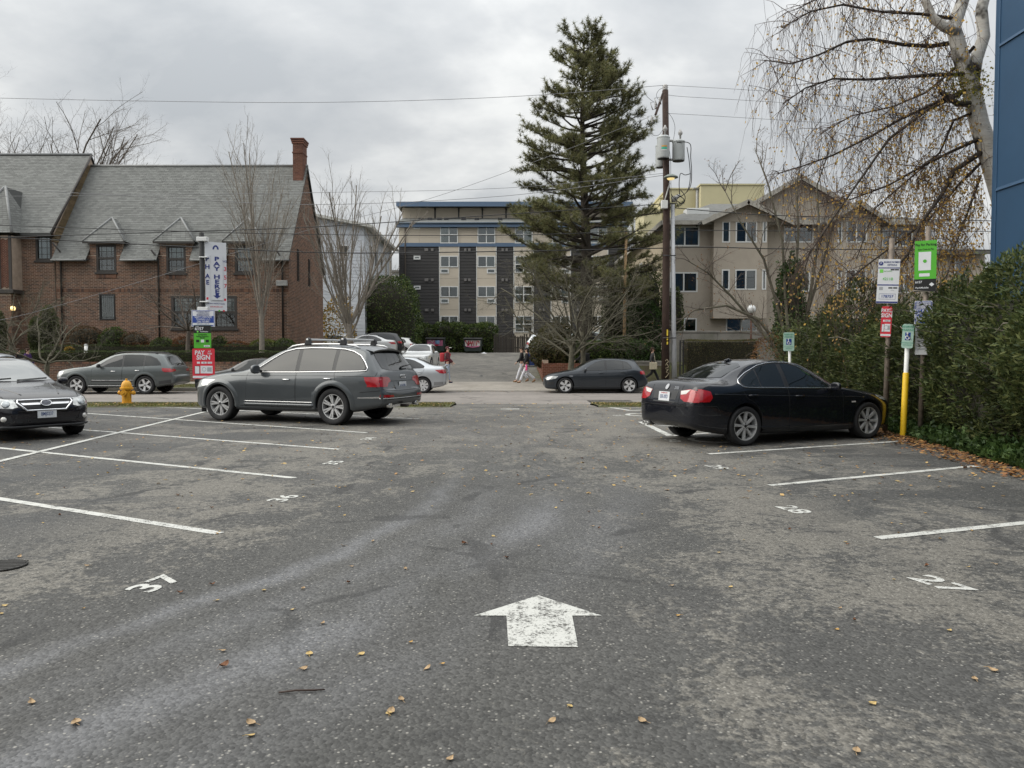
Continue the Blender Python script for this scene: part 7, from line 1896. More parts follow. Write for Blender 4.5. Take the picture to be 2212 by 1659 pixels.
def fan_tree():
    global RS
    RS = np.random.RandomState(44)
    Y = 34.7; b = P(1705, 800, Y); rt = empty('fan_tree', (b.x, Y, .1), 0, 'multi-stemmed tree with withered brown leaves before the beige building', 'tree'); tips = []
    off = Vector((b.x, Y, .1)); mb = MB(); 
    for pts in ([(1705, 800), (1650, 720), (1580, 640), (1530, 590), (1480, 560)], [(1708, 800), (1690, 700), (1650, 560), (1600, 480), (1560, 400)], [(1712, 800), (1700, 690), (1690, 520), (1660, 400), (1630, 320)], [(1715, 800), (1715, 660), (1725, 500), (1720, 400), (1740, 300)],
                [(1720, 800), (1740, 690), (1780, 560), (1800, 470), (1830, 400)], [(1712, 790), (1640, 690), (1570, 660), (1500, 670), (1460, 700)], [(1716, 790), (1750, 640), (1770, 500), (1765, 400), (1790, 330)]):
        P3 = [P(u, v, Y + RS.uniform(-1.2, 1.2) * (i > 0) * min(1, i / 2)) - off for i, (u, v) in enumerate(pts)]
        st = MB(); st.tube(P3, [.085, .075, .055, .035, .015], 7, False); st.build('stem', BARKM, rt, True)
        for i in range(1, 5):
            a, c_ = P3[i-1], P3[i]; dd = (c_ - a).normalized()
            for k in range(4):
                q = a.lerp(c_, RS.uniform(0, 1)); nd_ = (dd + rv() * .75 + Vector((0, 0, .2))).normalized(); grow(mb, tips, q, nd_, RS.uniform(.9, 1.9), .022, 1, FANS)
    o = mb.build('crown', BARK, rt, True); o['kind'] = 'stuff'
    leaf_on_tips(rt, tips, 900, BRN, .085, .05, .10)
fan_tree()
# ivy climbing the stems
c, r = at(1676, 1738, 545, 838, 34.9, .8); bush('ivy_column', 'dense green ivy climbing the tree stems left of the reserved sign', c, r, 5200, .12, .10, IVY, 0, 'ivy', core=True, rough=.3)
c, r = at(1625, 1700, 720, 836, 34.5, .7); bush('shrub', 'withered brown twiggy shrub left of the reserved parking sign', c, r, 1500, .10, .05, BRN, core=False)

# --- pine
def pine():
    global RS
    RS = np.random.RandomState(77)
    Y = 43.0; b = P(1262, 760, Y); top = P(1263, 88, Y); H = top.z - 1.1
    rt = empty('pine_tree', (b.x, Y, 1.1), 0, 'tall shaggy pine tree rising above the apartment block', 'tree')
    xt = top.x - b.x
    tr = MB(); ax_ = lambda z: Vector((xt * z / H + .12 * math.sin(z * .35), .05 * math.sin(z * .5), z))
    zs = [H * i / 16 for i in range(17)]; tr.tube([ax_(z) for z in zs], [lerp(.46, .03, (z / H) ** .85) for z in zs], 10); tr.build('trunk', BARKD, rt, True)
    env = [(0, 3.2), (4.6, 4.2), (7.2, 4.3), (9.5, 3.7), (11.5, 3.3), (13.5, 2.6), (15.2, 2.0), (17, 1.35), (18.5, .9), (19.6, .4), (21, .2)]
    br = MB(); T = []
    z = 3.4
    while z < H - .15:
        R_ = float(np.interp(z, [e[0] for e in env], [e[1] for e in env])); k = 3
        for i in range(k):
            a = RS.uniform(0, 6.28); L_ = R_ * RS.uniform(.72, 1.08) if RS.uniform() > .12 else R_ * 1.2
            up = .0 + .30 * (z / H) ** 1.5; p = ax_(z + RS.uniform(-.2, .2)); d = Vector((math.cos(a), math.sin(a), up)).normalized()
            pts, ds = limb(br, p, d, L_, .02 + .018 * L_, .012, 7, .08, .02, 5)
            n_s = int(6 + L_ * 5.5)
            for s_ in range(n_s):
                t = RS.uniform(.25, 1.0) ** .8; j = min(int(t * 7), 6); q = pts[j].lerp(pts[j+1], t * 7 - j); dd = ds[j+1]
                sd_ = Vector((-dd.y, dd.x, 0)) * (1 if s_ % 2 else -1); nd_ = (dd * .7 + sd_ * RS.uniform(.3, 1.1) + Vector((0, 0, RS.uniform(.0, .6)))).normalized(); l2 = RS.uniform(.35, 1.1) * (1.2 - .55 * t)
                e = q + nd_ * l2 + Vector((0, 0, .1 * l2)); br.tube([q, q.lerp(e, .5) - Vector((0, 0, .02)), e], [.012, .009, .006], 3, False)
                for f in (.55, 1.0): T.append((q.lerp(e, f), (nd_ + Vector((0, 0, .35))).normalized()))
            T.append((pts[-1], ds[-1]))
        z += RS.uniform(.18, .30)
    o = br.build('branches', BARKD, rt, True); o['kind'] = 'stuff'
    C = np.array([tuple(p) for p, d in T]); D = np.array([tuple(d) for p, d in T]); m_ = 28
    n = len(C); C = np.repeat(C, m_, 0); D = np.repeat(D, m_, 0); N_ = n * m_
    dirs = unit(D * .6 + unit(RS.normal(size=(N_, 3))) * 1.0); base = C + D * RS.uniform(-.07, .05, (N_, 1)); L_ = RS.uniform(.15, .32, (N_, 1))
    side = unit(np.cross(dirs, RS.normal(size=(N_, 3)))) * .011
    v = np.empty((N_, 3, 3)); v[:, 0] = base + side; v[:, 1] = base - side; v[:, 2] = base + dirs * L_ - np.array([0, 0, .02])
    o = np_mesh('needles', v.reshape(-1, 3), 3, NEEDLE, rt); o['kind'] = 'stuff'
    print('pine tufts', n)
pine()
# --- birch
def birch():
    global RS
    RS = np.random.RandomState(101)
    Y = 18.6; b = P(2122, 780, Y); off = Vector((b.x, Y, .2))
    rt = empty('birch_tree', tuple(off), 0, 'weeping birch with white bark and yellow leaves beside the blue building', 'tree')
    g = NG('birch_bark')
    n1 = g.noise(2.2, 5, .7, .3, (1, 1, 3.2)); n2 = g.noise(9, 4, .7, 0, (.6, .6, 6)); n3 = g.noise(1.0, 4, .6, 0, None, (5, 2, 1))
    col = g.mix(g.rng(n1, .35, .62), (.74, .72, .68), (.56, .52, .46)); col = g.mix(g.rng(n2, .60, .66), col, (.05, .042, .036)); col = g.mix(g.rng(n3, .56, .62), col, (.055, .048, .04))
    BB = g.done(col, .8, n2, .4, .02)
    tpx = [(2175, 800), (2180, 600), (2166, 430), (2134, 325), (2116, 270), (2098, 190), (2075, 120), (2060, 60), (2080, 0), (2085, -70)]
    P3 = [P(u, v, Y) - off for u, v in tpx]; mb = MB(); mb.tube(P3, [.26, .25, .24, .225, .21, .20, .18, .16, .14, .12], 12); mb.build('trunk', BB, rt, True)
    fk = [(2098, 190), (2108, 130), (2125, 80), (2120, 20), (2140, -60)]
    mb = MB(); mb.tube([P(u, v, Y + .15) - off for u, v in fk], [.16, .15, .14, .13, .12], 10); mb.build('trunk_fork', BB, rt, True)
    mb = MB(); mb.tube([P(u, v, Y - .1) - off for u, v in [(2070, 70), (2040, 58), (2015, 40), (2000, 5), (1995, -40)]], [.12, .115, .10, .09, .08], 9); mb.build('limb', BB, rt, True)
    mb = MB(); mb.tube([P(u, v, Y - .2) - off for u, v in [(2095, 225), (2070, 225), (2045, 208), (2028, 195)]], [.08, .075, .06, .055], 8); mb.build('stub', BARKD, rt, True)
    limbs = [([(2070, 90), (2010, 100), (1950, 96), (1880, 84), (1830, 90), (1770, 118), (1710, 138), (1650, 130)], .06, 18.2),
             ([(2095, 160), (2010, 162), (1930, 168), (1870, 172), (1800, 170), (1740, 190), (1690, 225)], .055, 17.6),
             ([(2085, 195), (2010, 228), (1950, 255), (1880, 295), (1800, 335), (1730, 360), (1680, 375)], .05, 17.9),
             ([(2080, 200), (2000, 240), (1920, 300), (1860, 385), (1800, 470), (1750, 545), (1735, 590)], .045, 17.0),
             ([(2118, 330), (2060, 370), (2035, 420), (1990, 480), (1960, 550), (1900, 620), (1840, 680)], .07, 17.2),
             ([(2115, 300), (2050, 330), (1990, 360), (1920, 400), (1840, 430), (1770, 440)], .045, 19.0),
             ([(2110, 240), (2060, 260), (2030, 330), (1960, 390), (1890, 450), (1850, 560)], .04, 19.6),
             ([(2120, 350), (2070, 400), (2010, 470), (1930, 530), (1850, 590), (1800, 640)], .04, 18.0),
             ([(2060, 40), (1990, 30), (1900, 25), (1820, 10), (1750, 25), (1690, 60)], .045, 17.4),
             ([(2080, -10), (1990, -30), (1880, -40), (1780, -10), (1720, 20)], .045, 18.4),
             ([(2118, 380), (2090, 460), (2060, 540), (2040, 620)], .035, 17.0), ([(2105, 100), (2060, 150), (2000, 200), (1930, 230), (1840, 250), (1770, 290)], .04, 20.2)]
    cr = MB(); ST = []
    for pts, r0, Yl in limbs:
        n = len(pts); Q = []
        for i, (u, v) in enumerate(pts): Q.append(P(u, v, lerp(Y, Yl, i / (n - 1)) + RS.normal(0, .08)) - off)
        lb = MB(); lb.tube(Q, [lerp(r0, .012, (i / (n - 1)) ** .8) for i in range(n)], 7, False); lb.build('limb', BARKD, rt, True)
        for i in range(n - 1):
            segs_ = int((Q[i+1] - Q[i]).length * 9) + 2
            for k in range(segs_):
                q = Q[i].lerp(Q[i+1], RS.uniform()); dd = (Q[i+1] - Q[i]).normalized(); nd_ = (dd * .8 + rv() * .8).normalized(); l2 = RS.uniform(.35, 1.3)
                pp, dz = limb(cr, q, nd_, l2, .011, .004, 4, .15, -.02, 3)
                for h in range(4 + int(l2 * 3)): j = RS.randint(1, 5); ST.append(pp[j])
    # hanging strands
    CP = []
    wid = .0035
    for p in ST:
        L_ = RS.uniform(.3, 1.5); d = Vector((RS.normal(0, .5), RS.normal(0, .5), -.3)).normalized(); q = p.copy(); pts = [q.copy()]
        for i in range(5):
            d = (d + Vector((0, 0, -.55)) + rv() * .12).normalized(); q = q + d * (L_ / 5); pts.append(q.copy())
        cr.tube(pts, [wid, wid, wid * .9, wid * .8, wid * .7, wid * .5], 3, False)
        w = p + off; u_ = w.x / w.y * FPX + CX; right = min(1, max(0, (u_ - 1600) / 480))
        lo = min(1, max(.0, 1 - (w.z - 2.5) / 6.5))
        nl = RS.poisson(.7 + 5.8 * right * right * (.25 + .9 * lo))
        for k in range(nl): CP.append(pts[RS.randint(1, 6)] + rv() * .02)
    o = cr.build('crown', mat('birch_twigs', (.075, .05, .04), .9), rt, False); o['kind'] = 'stuff'
    C = np.array([tuple(p) for p in CP]); print('birch strands', len(ST), 'leaves', len(C))
    BL = lm('birch_leaves', (0.66, 0.43, 0.10), (0.56, 0.36, 0.11), (0.42, 0.25, 0.10), (0.72, 0.52, 0.14), thin=.55)
    foliage('leaves', C, .068, .052, BL, rt, np.tile([[0, 0, -1.0]], (len(C), 1)), .8)
    # yellow-green tuft on the burl
    n = 700; c0 = np.array(P(2088, 185, Y - .25) - off); C = c0 + RS.normal(0, 1, (n, 3)) * np.array([.30, .15, .26]); foliage('burl_leaves', C, .06, .05, lm('burl_leaf', (.20, .20, .03), (.32, .26, .04), (.12, .14, .03)), rt)
birch()

# ------------------------------------------------------------------ fallen leaves
def leaf_mesh(name, L_, W_, curl, m):
    mb = MB(); n = 6; top = []; vs = []
    for i in range(n + 1):
        t = i / n; w = W_ * math.sin(math.pi * t ** .8) * .5 * (1 + .12 * (i % 2)); z = curl * (abs(t - .5) * 2) ** 2
        vs += [(L_ * (t - .5), w, z + curl * .6), (L_ * (t - .5), 0, z), (L_ * (t - .5), -w, z + curl * .6)]
    fs = []
    for i in range(n): fs += [(i*3, i*3+1, i*3+4, i*3+3), (i*3+1, i*3+2, i*3+5, i*3+4)]
    mb.add(vs, fs); mb.tube([(L_ * .5, 0, curl), (L_ * .85, .01, curl * .5)], .0015, 3); return mb.mesh(name, m)
LFM = [mat('fallen_yellow', (.46, .33, .13), .7, var=.25, vscale=30), mat('fallen_tan', (.36, .25, .14), .75, var=.3, vscale=30), mat('fallen_brown', (.17, .075, .035), .8, var=.3, vscale=30), mat('fallen_ochre', (.40, .24, .07), .7, var=.3, vscale=30)]
LMS = [leaf_mesh('fallen_leaf', .06, .045, .006, LFM[0]), leaf_mesh('fallen_leaf', .07, .045, .010, LFM[1]), leaf_mesh('fallen_leaf', .065, .05, .018, LFM[2]), leaf_mesh('fallen_leaf', .05, .04, .008, LFM[3])]
RS = np.random.RandomState(55)
pos = []
for (u, v, k, s_) in ((668, 1415, 0, 1.5), (780, 1415, 0, 1.3), (484, 1441, 2, 1.5), (655, 1447, 1, 1.2), (480, 1408, 1, 1.0), (165, 1565, 1, 1.6), (68, 1520, 1, 1.2), (543, 1565, 1, 1.4), (540, 1592, 0, 1.3), (844, 1540, 1, 1.3), (840, 1544, 0, 1.1), (867, 1514, 1, 1.1), (972, 1643, 1, 1.1), (1388, 1560, 1, 1.2), (1192, 1560, 1, 1.1), (1230, 1528, 0, 1.1), (1885, 1522, 0, 1.3), (1850, 1626, 1, 1.2), (2145, 1450, 1, 1.3), (2106, 1470, 1, 1.1), (570, 1277, 0, 1.2), (1466, 1332, 3, 1.2), (1808, 1362, 3, 1.0), (1003, 1176, 2, 1.5), (2150, 1755, 1, 1), (10, 1310, 0, 1.1), (655, 1273, 1, 1.1)):
    g_ = G(u, v); pos.append((g_.x, g_.y, k, s_ * .52))
while len(pos) < 210:
    y = 3.6 + 10 * RS.uniform(0, 1) ** .75; x = RS.uniform(-.72*y, min(6.3, .72*y)); pos.append((x, y, RS.choice([0, 0, 1, 1, 3, 3, 2]), RS.uniform(.38, .62)))
LABS = ['pale yellow leaf fallen on the asphalt', 'tan leaf fallen on the asphalt', 'curled dark brown leaf fallen on the asphalt', 'ochre leaf fallen on the asphalt']
for (x, y, k, s_) in pos:
    k = int(k); o = bpy.data.objects.new('fallen_leaf', LMS[k]); link(o); o.location = (x, y, hz(y) + .006); o.rotation_euler = (RS.normal(0, .12), RS.normal(0, .12), RS.uniform(0, 6.28)); o.scale = (s_, s_, s_)
    tag(o, LABS[k], 'leaf', 'single leaves fallen on the car park')
def litter(name, label, pts, L_, m):
    a = RS.uniform(0, 6.28, len(pts)); D = np.stack([np.cos(a), np.sin(a), RS.normal(0, .18, len(a))], 1); C = np.asarray(pts)
    l = L_ * RS.uniform(.6, 1.2, (len(C), 1)); bdir = np.stack([-np.sin(a), np.cos(a), RS.normal(0, .25, len(a))], 1); v = np.empty((len(C), 4, 3))
    v[:, 0] = C; v[:, 1] = C + D*l*.5 + bdir*l*.36; v[:, 2] = C + D*l; v[:, 3] = C + D*l*.5 - bdir*l*.36
    return tag(np_mesh(name, v.reshape(-1, 3), 4, m), label, 'leaf litter', kind='stuff')
LIT = lm('litter_leaves', (.44, .31, .12), (.33, .20, .08), (.24, .13, .06), (.48, .36, .16), thin=.1)
n = 1500; y = RS.uniform(8, 24, n); x = np.where(RS.uniform(size=n) < .5, RS.uniform(-11, 0, n), RS.uniform(0, 6.5, n)); pts = [(a, c_, hz(c_) + .008) for a, c_ in zip(x, y)]
litter('leaf_scatter', 'small yellow leaves scattered over the far part of the lot', pts, .055, LIT)
n = 3600; y = RS.uniform(7.5, 20, n); x = np.where(y > 10, 6.95 + .13*(y-10), 6.95) - .52 + RS.normal(0, .20, n); pts = [(a, c_, hz(c_) + .01 + RS.uniform(0, .03)) for a, c_ in zip(x, y)]
litter('leaf_drift', 'orange brown leaf drift along the foot of the tall hedge', pts, .065, lm('drift_leaves', (.30, .14, .05), (.20, .09, .04), (.38, .22, .08), (.12, .06, .03), thin=.1))
n = 900; x = RS.uniform(-20, 12, n); y = np.where(RS.uniform(size=n) < .6, 24.5 + np.abs(RS.normal(0, .25, n)), 33.2 - np.abs(RS.normal(0, .2, n))); pts = [(a, c_, -.062) for a, c_ in zip(x, y)]
litter('gutter_leaves', 'yellow leaves gathered along both street kerbs', pts, .07, LIT)
n = 1200; x = np.concatenate([RS.uniform(-14, -1.8, n//2), RS.uniform(2.5, 9, n//2)]); y = RS.uniform(21.6, 24.3, n); pts = [(a, c_, hz(c_) + .07) for a, c_ in zip(x, y)]
litter('verge_leaves', 'yellow leaves lying on the grass strips by the street', pts, .07, LIT)
st = P(652, 1497, 4); g_ = G(652, 1497); tw = MB(); tw.tube([(-.1, -.012, .008), (-.03, .0, .012), (.05, .008, .01), (.1, .016, .009)], [.004, .005, .005, .003], 6)
o = tw.build('twig', mat('wet_twig', (.035, .018, .012), .6), None, True); o.location = (g_.x, g_.y, g_.z); tag(o, 'short dark broken twig lying on the asphalt in the foreground', 'twig')
# ------------------------------------------------------------------ utility pole and lines
CREO = mat('creosoted_timber', (0.040, 0.022, 0.016), 0.85, var=0.35, vscale=5, bump=0.6, bscale=25)
TRGR = mat('transformer_grey', (0.42, 0.44, 0.44), 0.45, var=0.08, vscale=2)
CERA = mat('grey_porcelain', (0.40, 0.39, 0.38), 0.3)
WIRE = mat('black_cable', (0.012, 0.012, 0.013), 0.6); WIREL = mat('weathered_wire', (0.2, 0.2, 0.21), 0.6)
YP = 34.2
pu = P(1437, 827, YP); PO = Vector((pu.x, YP, plant_z(0, YP) - .05)); ztop = P(1437, 196, YP).z
pole = empty('utility_pole', tuple(PO), 0, 'dark brown timber utility pole with three transformers beside the far sidewalk', 'pole')
def pp_(u, v, dY=0): return P(u, v, YP + dY) - PO
def part(name, mb, m, parent=pole, smooth=True, bevel=0): return mb.build(name, m, parent, smooth, bevel)
mb = MB(); mb.tube([(0, 0, 0), (0, 0, 4), (0, 0, 8), pp_(1437, 196)], [.18, .165, .15, .135], 16); part('shaft', mb, CREO)
mb = MB(); t = pp_(1437, 196); mb.lathe([(.09, 0), (.13, .05), (.09, .08), (.13, .13), (.09, .16), (.13, .21), (.08, .25), (.05, .28)], 12, Matrix.Translation(t)); part('top_insulator', mb, CERA)
# crossarm slanting away on the left
a, b = pp_(1432, 202, -.2), pp_(1416, 248, -.9)
mb = MB(); d = (b - a).normalized(); mb.tube([a, b], .06, 4); part('crossarm', mb, CREO, pole, False)
for (u, v) in ((1421, 218), (1412, 228), (1405, 258)):
    c = pp_(u, v, -.5); f = MB(); f.tube([c + Vector((-.14, 0, .12)), c + Vector((.06, 0, .16)), c + Vector((.14, 0, -.14)), c + Vector((-.04, 0, -.18))], .022, 6, closed=True); part('fuse_cutout', f, GALV)
    f = MB(); f.lathe([(.03, -.14), (.055, -.1), (.03, -.06), (.055, -.02), (.03, .02), (.055, .06), (.03, .12)], 10, Matrix.Translation(c + Vector((.08, 0, 0)))); part('cutout_insulator', f, CERA)
def transformer(u, v0, v1, r, dY):
    a, b = pp_(u, v0, dY), pp_(u, v1, dY); h = a.z - b.z
    mb = MB(); mb.lathe([(r*.9, 0), (r*.97, .03), (r, .06), (r, h - .05), (r*1.05, h - .04), (r*1.05, h), (r*.8, h + .06), (0, h + .09)], 22, Matrix.Translation((a.x, a.y, b.z))); o = part('transformer', mb, TRGR, pole, 'auto')
    mb = MB(); mb.lathe([(.035, 0), (.045, .2), (.09, .24), (.10, .32), (.05, .40), (.03, .46)], 10, Matrix.Translation((a.x + r*.2, a.y - r*.3, a.z + .05))); part('bushing', mb, CERA, o)
    mb = MB(); mb.lathe([(r*.85, 0), (r*.97, .008)], 22, Matrix.Translation((a.x, a.y, b.z - .012))); part('base_ring', mb, BLACK, o)
    return o
t1 = transformer(1433, 297, 343, .27, -.42); transformer(1427, 315, 362, .22, .35); t3 = transformer(1466, 306, 348, .27, -.1)
for (dz, h_, m_, n_) in ((.46, .05, mat('orange_label', (.65, .32, .04), .6), 'label'), (.36, .08, mat('green_label', (.05, .42, .28), .6), 'label'), (.30, .03, WHITE, 'label')):
    a = pp_(1433, 343, -.42); mb = MB(); mb.lathe([(.274, dz), (.274, dz + h_)], 22, Matrix.Translation(a), cap=False)
    mb2 = MB(); n = 8
    vs_ = [(a.x + .276*math.sin(R(lerp(-28, 22, i/n))), a.y - .276*math.cos(R(lerp(-28, 22, i/n))), a.z + z_) for z_ in (dz, dz + h_) for i in range(n+1)]
    mb2.add(vs_, [(i, i+1, n+2+i, n+1+i) for i in range(n)]); part(n_, mb2, m_, t1)
mb = MB(); mb.box(-.08, .75, -.05, .05, 0, .08, Matrix.Translation(pp_(1440, 347, 0))); part('bracket', mb, GALV)
mb = MB(); mb.box(-.08, .75, -.05, .05, 0, .08, Matrix.Translation(pp_(1440, 306, 0))); part('bracket', mb, GALV)
# street lamp on its arm, riser conduit, meter cable loops
LAMPM = mat('lamp_lens', (1, .78, .35), .2, emit=.5)
c = pp_(1449, 383, -.7); mb = MB(); mb.lathe([(0, .14), (.12, .12), (.30, .03), (.32, -.02), (.22, -.04), (0, -.05)], 16, Matrix.Translation(c)); lo = part('lamp_head', mb, mat('green_grey_lamp', (.20, .23, .21), .5)); 
mb = MB(); mb.lathe([(.17, -.045), (.13, -.10), (0, -.13)], 14, Matrix.Translation(c)); part('lens', mb, LAMPM, lo)
mb = MB(); mb.tube([pp_(1441, 378, -.1), pp_(1445, 379, -.4), c + Vector((0, .1, .06))], .03, 6); part('lamp_arm', mb, GALV)
mb = MB(); mb.tube([pp_(1447, 395, -.25), pp_(1437, 430, -.22), pp_(1434, 444, -.22)], .03, 6); part('brace', mb, GALV)
mb = MB(); q = pp_(1435, 442, -.2); mb.box(q.x - .14, q.x + .14, q.y - .1, q.y + .1, q.z - .18, q.z + .18); part('junction_box', mb, WHITE, pole, False, .02)
con = empty('riser_conduit', tuple(P(1457, 826, YP)), 0, 'tall pale grey metal conduit mast standing beside the utility pole', 'mast'); CO = P(1457, 826, YP)
mb = MB(); mb.tube([(0, 0, -.3), P(1455, 700, YP) - CO, P(1453, 440, YP) - CO], [.125, .105, .085], 14); part('mast', mb, mat('pale_grey_mast', (.40, .41, .43), .5, var=.1), con)
mb = MB(); q = P(1455, 436, YP) - CO; mb.tube([q, q + Vector((.0, 0, .12)), q + Vector((.28, 0, .30))], [.1, .13, .06], 10); part('weatherhead', mb, GALV, con)
for v in (440, 552, 730):
    mb = MB(); a, b = P(1432, v, YP - .22), P(1460, v, YP - .22); mb.tube([a - CO, b - CO], .025, 6); part('strap', mb, BLACK, con)
CAB = [[(1462, 307), (1490, 310), (1492, 340), (1494, 370), (1492, 400), (1480, 418), (1462, 428)], [(1484, 318), (1489, 350), (1491, 385), (1485, 412), (1470, 425)], [(1450, 420), (1460, 432), (1475, 440), (1480, 425), (1470, 410)], [(1458, 425), (1466, 445), (1478, 432), (1462, 420)], [(1492, 375), (1480, 378), (1470, 375), (1467, 395), (1468, 420)], [(1440, 285), (1448, 340), (1449, 380), (1450, 430)], [(1427, 300), (1432, 330), (1440, 380), (1452, 425)], [(1405, 270), (1408, 290), (1422, 292), (1432, 280)], [(1440, 240), (1452, 255), (1458, 275), (1455, 300)], [(1390, 192), (1396, 206), (1405, 215), (1412, 220)], [(1437, 188), (1424, 194), (1418, 205), (1421, 214)]]
for k in CAB:
    mb = MB(); 
    pts = [P(u, v, YP - .35 - .12*(i % 2)) - PO for i, (u, v) in enumerate(k)]
    sm = []
    for i in range(len(pts) - 1):
        p0, p1, p2, p3 = pts[max(i-1, 0)], pts[i], pts[i+1], pts[min(i+2, len(pts)-1)]
        for j in range(5):
            t = j / 5; sm.append(.5*((2*p1) + (p2-p0)*t + (2*p0-5*p1+4*p2-p3)*t*t + (3*p1-p0-3*p2+p3)*t**3))
    sm.append(pts[-1]); mb.tube(sm, .018 if k[0][0] > 1430 and k[0][1] > 295 else .009, 5); part('jumper_cable', mb, WIRE)
mb = MB(); q = P(1440, 740, YP - .22) - PO; 
for (v0, v1, c_) in ((712, 725, 'y'), (728, 735, 'y'), (738, 744, 'y')):
    mb = MB(); a, b = P(1440, v1, YP - .205) - PO, P(1443, v0, YP - .205) - PO; mb.box(a.x, b.x, a.y - .02, a.y, a.z, b.z); part('yellow_tag', mb, mat('yellow_tag', (.75, .55, .05), .6), pole, False)
gr = MB(); GP = [(1437, 780), (1441, 776), (1444, 781), (1440, 785), (1437, 789), (1442, 787), (1444, 793), (1438, 795), (1440, 800), (1444, 797), (1439, 804), (1445, 806), (1441, 812), (1437, 816)]
part('graffiti_scrawl', gr.tube([P(u, v, YP - .235) - PO for u, v in GP], .012, 5), mat('cream_chalk', (.5, .42, .28), .8))

def wire(label, pts, r, m, Y=YP, name='overhead_wire'):
    P3 = [P(p[0], p[1], p[2] if len(p) > 2 else Y) for p in pts]; sm = []
    for i in range(len(P3) - 1):
        p0, p1, p2, p3 = P3[max(i-1, 0)], P3[i], P3[i+1], P3[min(i+2, len(P3)-1)]
        for j in range(6):
            t = j / 6; sm.append(.5*((2*p1) + (p2-p0)*t + (2*p0-5*p1+4*p2-p3)*t*t + (3*p1-p0-3*p2+p3)*t**3))
    sm.append(P3[-1]); mb = MB(); mb.tube(sm, r * .72, 5); tag(mb.build(name, m, None, True), label, 'wire', 'overhead wires')
wire('highest thin wire, crossing the sky from left edge to pole top', [(-120, 209), (300, 218), (700, 221), (1100, 209), (1437, 184)], .014, WIREL)
wire('highest thin wire leaving the pole top to the right', [(1437, 184), (1580, 192), (1800, 206), (2350, 240)], .012, WIREL)
wire('thin wire on the strain insulator right of the pole top', [(1442, 205), (1480, 209), (1600, 216), (2350, 262)], .012, WIREL)
wire('second thin wire right of the pole below the strain insulator', [(1442, 245), (1500, 248), (1600, 254), (2350, 300)], .012, WIREL)
wire('thin line sloping down from the fuse cutouts across the pine to the far left', [(1402, 253), (1180, 340), (925, 430), (680, 493), (532, 538), (308, 607), (60, 678, 33.5), (-80, 705, 33)], .012, WIREL)
wire('thin wire crossing above the apartment roof to the pole', [(-100, 425), (300, 421), (680, 416), (1094, 406), (1437, 374)], .012, WIREL)
wire('thin twisted wire just below, meeting the pole at the lamp', [(-60, 405), (60, 411), (369, 428), (680, 442), (1094, 423), (1437, 378)], .015, WIREL)
wire('uppermost thick cable across the brick house roof', [(-100, 516), (58, 511), (369, 501), (680, 490), (1094, 463), (1437, 440)], .026, WIRE)
wire('middle thick cable crossing the apartment top storey', [(-100, 483), (369, 499), (714, 507), (1094, 508), (1437, 497)], .022, WIRE)
wire('lowest thick cable crossing behind the pay here banner', [(-100, 507), (369, 531), (714, 546), (1094, 543), (1437, 536)], .032, WIRE)
wire('uppermost thick cable right of the pole before the beige roof', [(1437, 447), (1560, 458), (1728, 467), (2350, 482)], .026, WIRE)
wire('middle thick cable right of the pole before the top windows', [(1437, 497), (1728, 499), (2350, 500)], .022, WIRE)
wire('lowest thick cable right of the pole before the beige wall', [(1437, 536), (1540, 534), (1728, 538), (2350, 541)], .032, WIRE)
# thin bare pole behind
tp_ = P(1348, 740, 41.6); b_ = MB(); b_.tube([(tp_.x, 41.6, .9), (P(1350, 620, 41.6).x, 41.6, P(1350, 620, 41.6).z), (P(1353, 500, 41.6).x, 41.6, P(1353, 500, 41.6).z)], [.09, .08, .065], 10)
tag(b_.build('timber_pole', mat('peeling_tan_pole', (.36, .24, .13), .85, var=.5, vscale=6, bump=.4), None, True), 'thin weathered tan timber pole left of the big utility pole', 'pole')

# ------------------------------------------------------------------ signs
def sm(n, c, r=.45): return mat(n, c, r, var=.04, vscale=4)
SWHITE = sm('sign_white', (.70, .71, .74)); SNAVY = sm('sign_navy', (.025, .04, .20)); SGREEN = sm('sign_green', (.085, .42, .03)); SRED = sm('sign_red', (.62, .028, .05)); SBLACK = sm('sign_black', (.010, .010, .011), .75); SPGREEN = sm('sign_pale_green', (.42, .60, .52)); SDG = sm('sign_letter_green', (.10, .36, .24)); SBLU = sm('sign_blue', (.02, .06, .30)); SGREY = sm('sign_grey_print', (.36, .37, .39))
class Sign:
    """flat plate in its own frame: x to the right, y up, z towards the reader, in metres from its centre"""
    def __init__(s, parent, name, M, w, h, m, r=.02, th=.006):
        s.w, s.h = w, h; pts = []; 
        for cx_, cy_, a0 in ((w/2-r, h/2-r, 0), (-w/2+r, h/2-r, 90), (-w/2+r, -h/2+r, 180), (w/2-r, -h/2+r, 270)):
            for i in range(4): a = R(a0 + i*30); pts.append((cx_ + r*math.cos(a), cy_ + r*math.sin(a), -th))
        mb = MB(); mb.prism(pts, (0, 0, th)); s.o = mb.build(name, m, parent); s.o.matrix_local = M
        s.k = 1
    def rect(s, x0, x1, y0, y1, m, name='panel', lift=.0015):
        mb = MB(); mb.box(x0, x1, y0, y1, 0, lift * s.k); s.k += 0; return mb.build(name, m, s.o)
    def text(s, t, x, y, size, m, bold=.01, sx=1.0, lift=.003, align='CENTER', shear=0.0): return text_mesh(t, size, m, 'lettering', s.o, Matrix.Translation((x, y, lift)), bold=bold, sx=sx, align=align, shear=shear)
    def lines(s, x0, x1, ys_, hh, m, lift=.003):
        for i, y in enumerate(ys_): mb = MB(); mb.box(x0 + (i % 3)*.01, x1 - (i*7 % 4)*.012, y - hh/2, y + hh/2, 0, lift); mb.build('small_print', m, s.o)
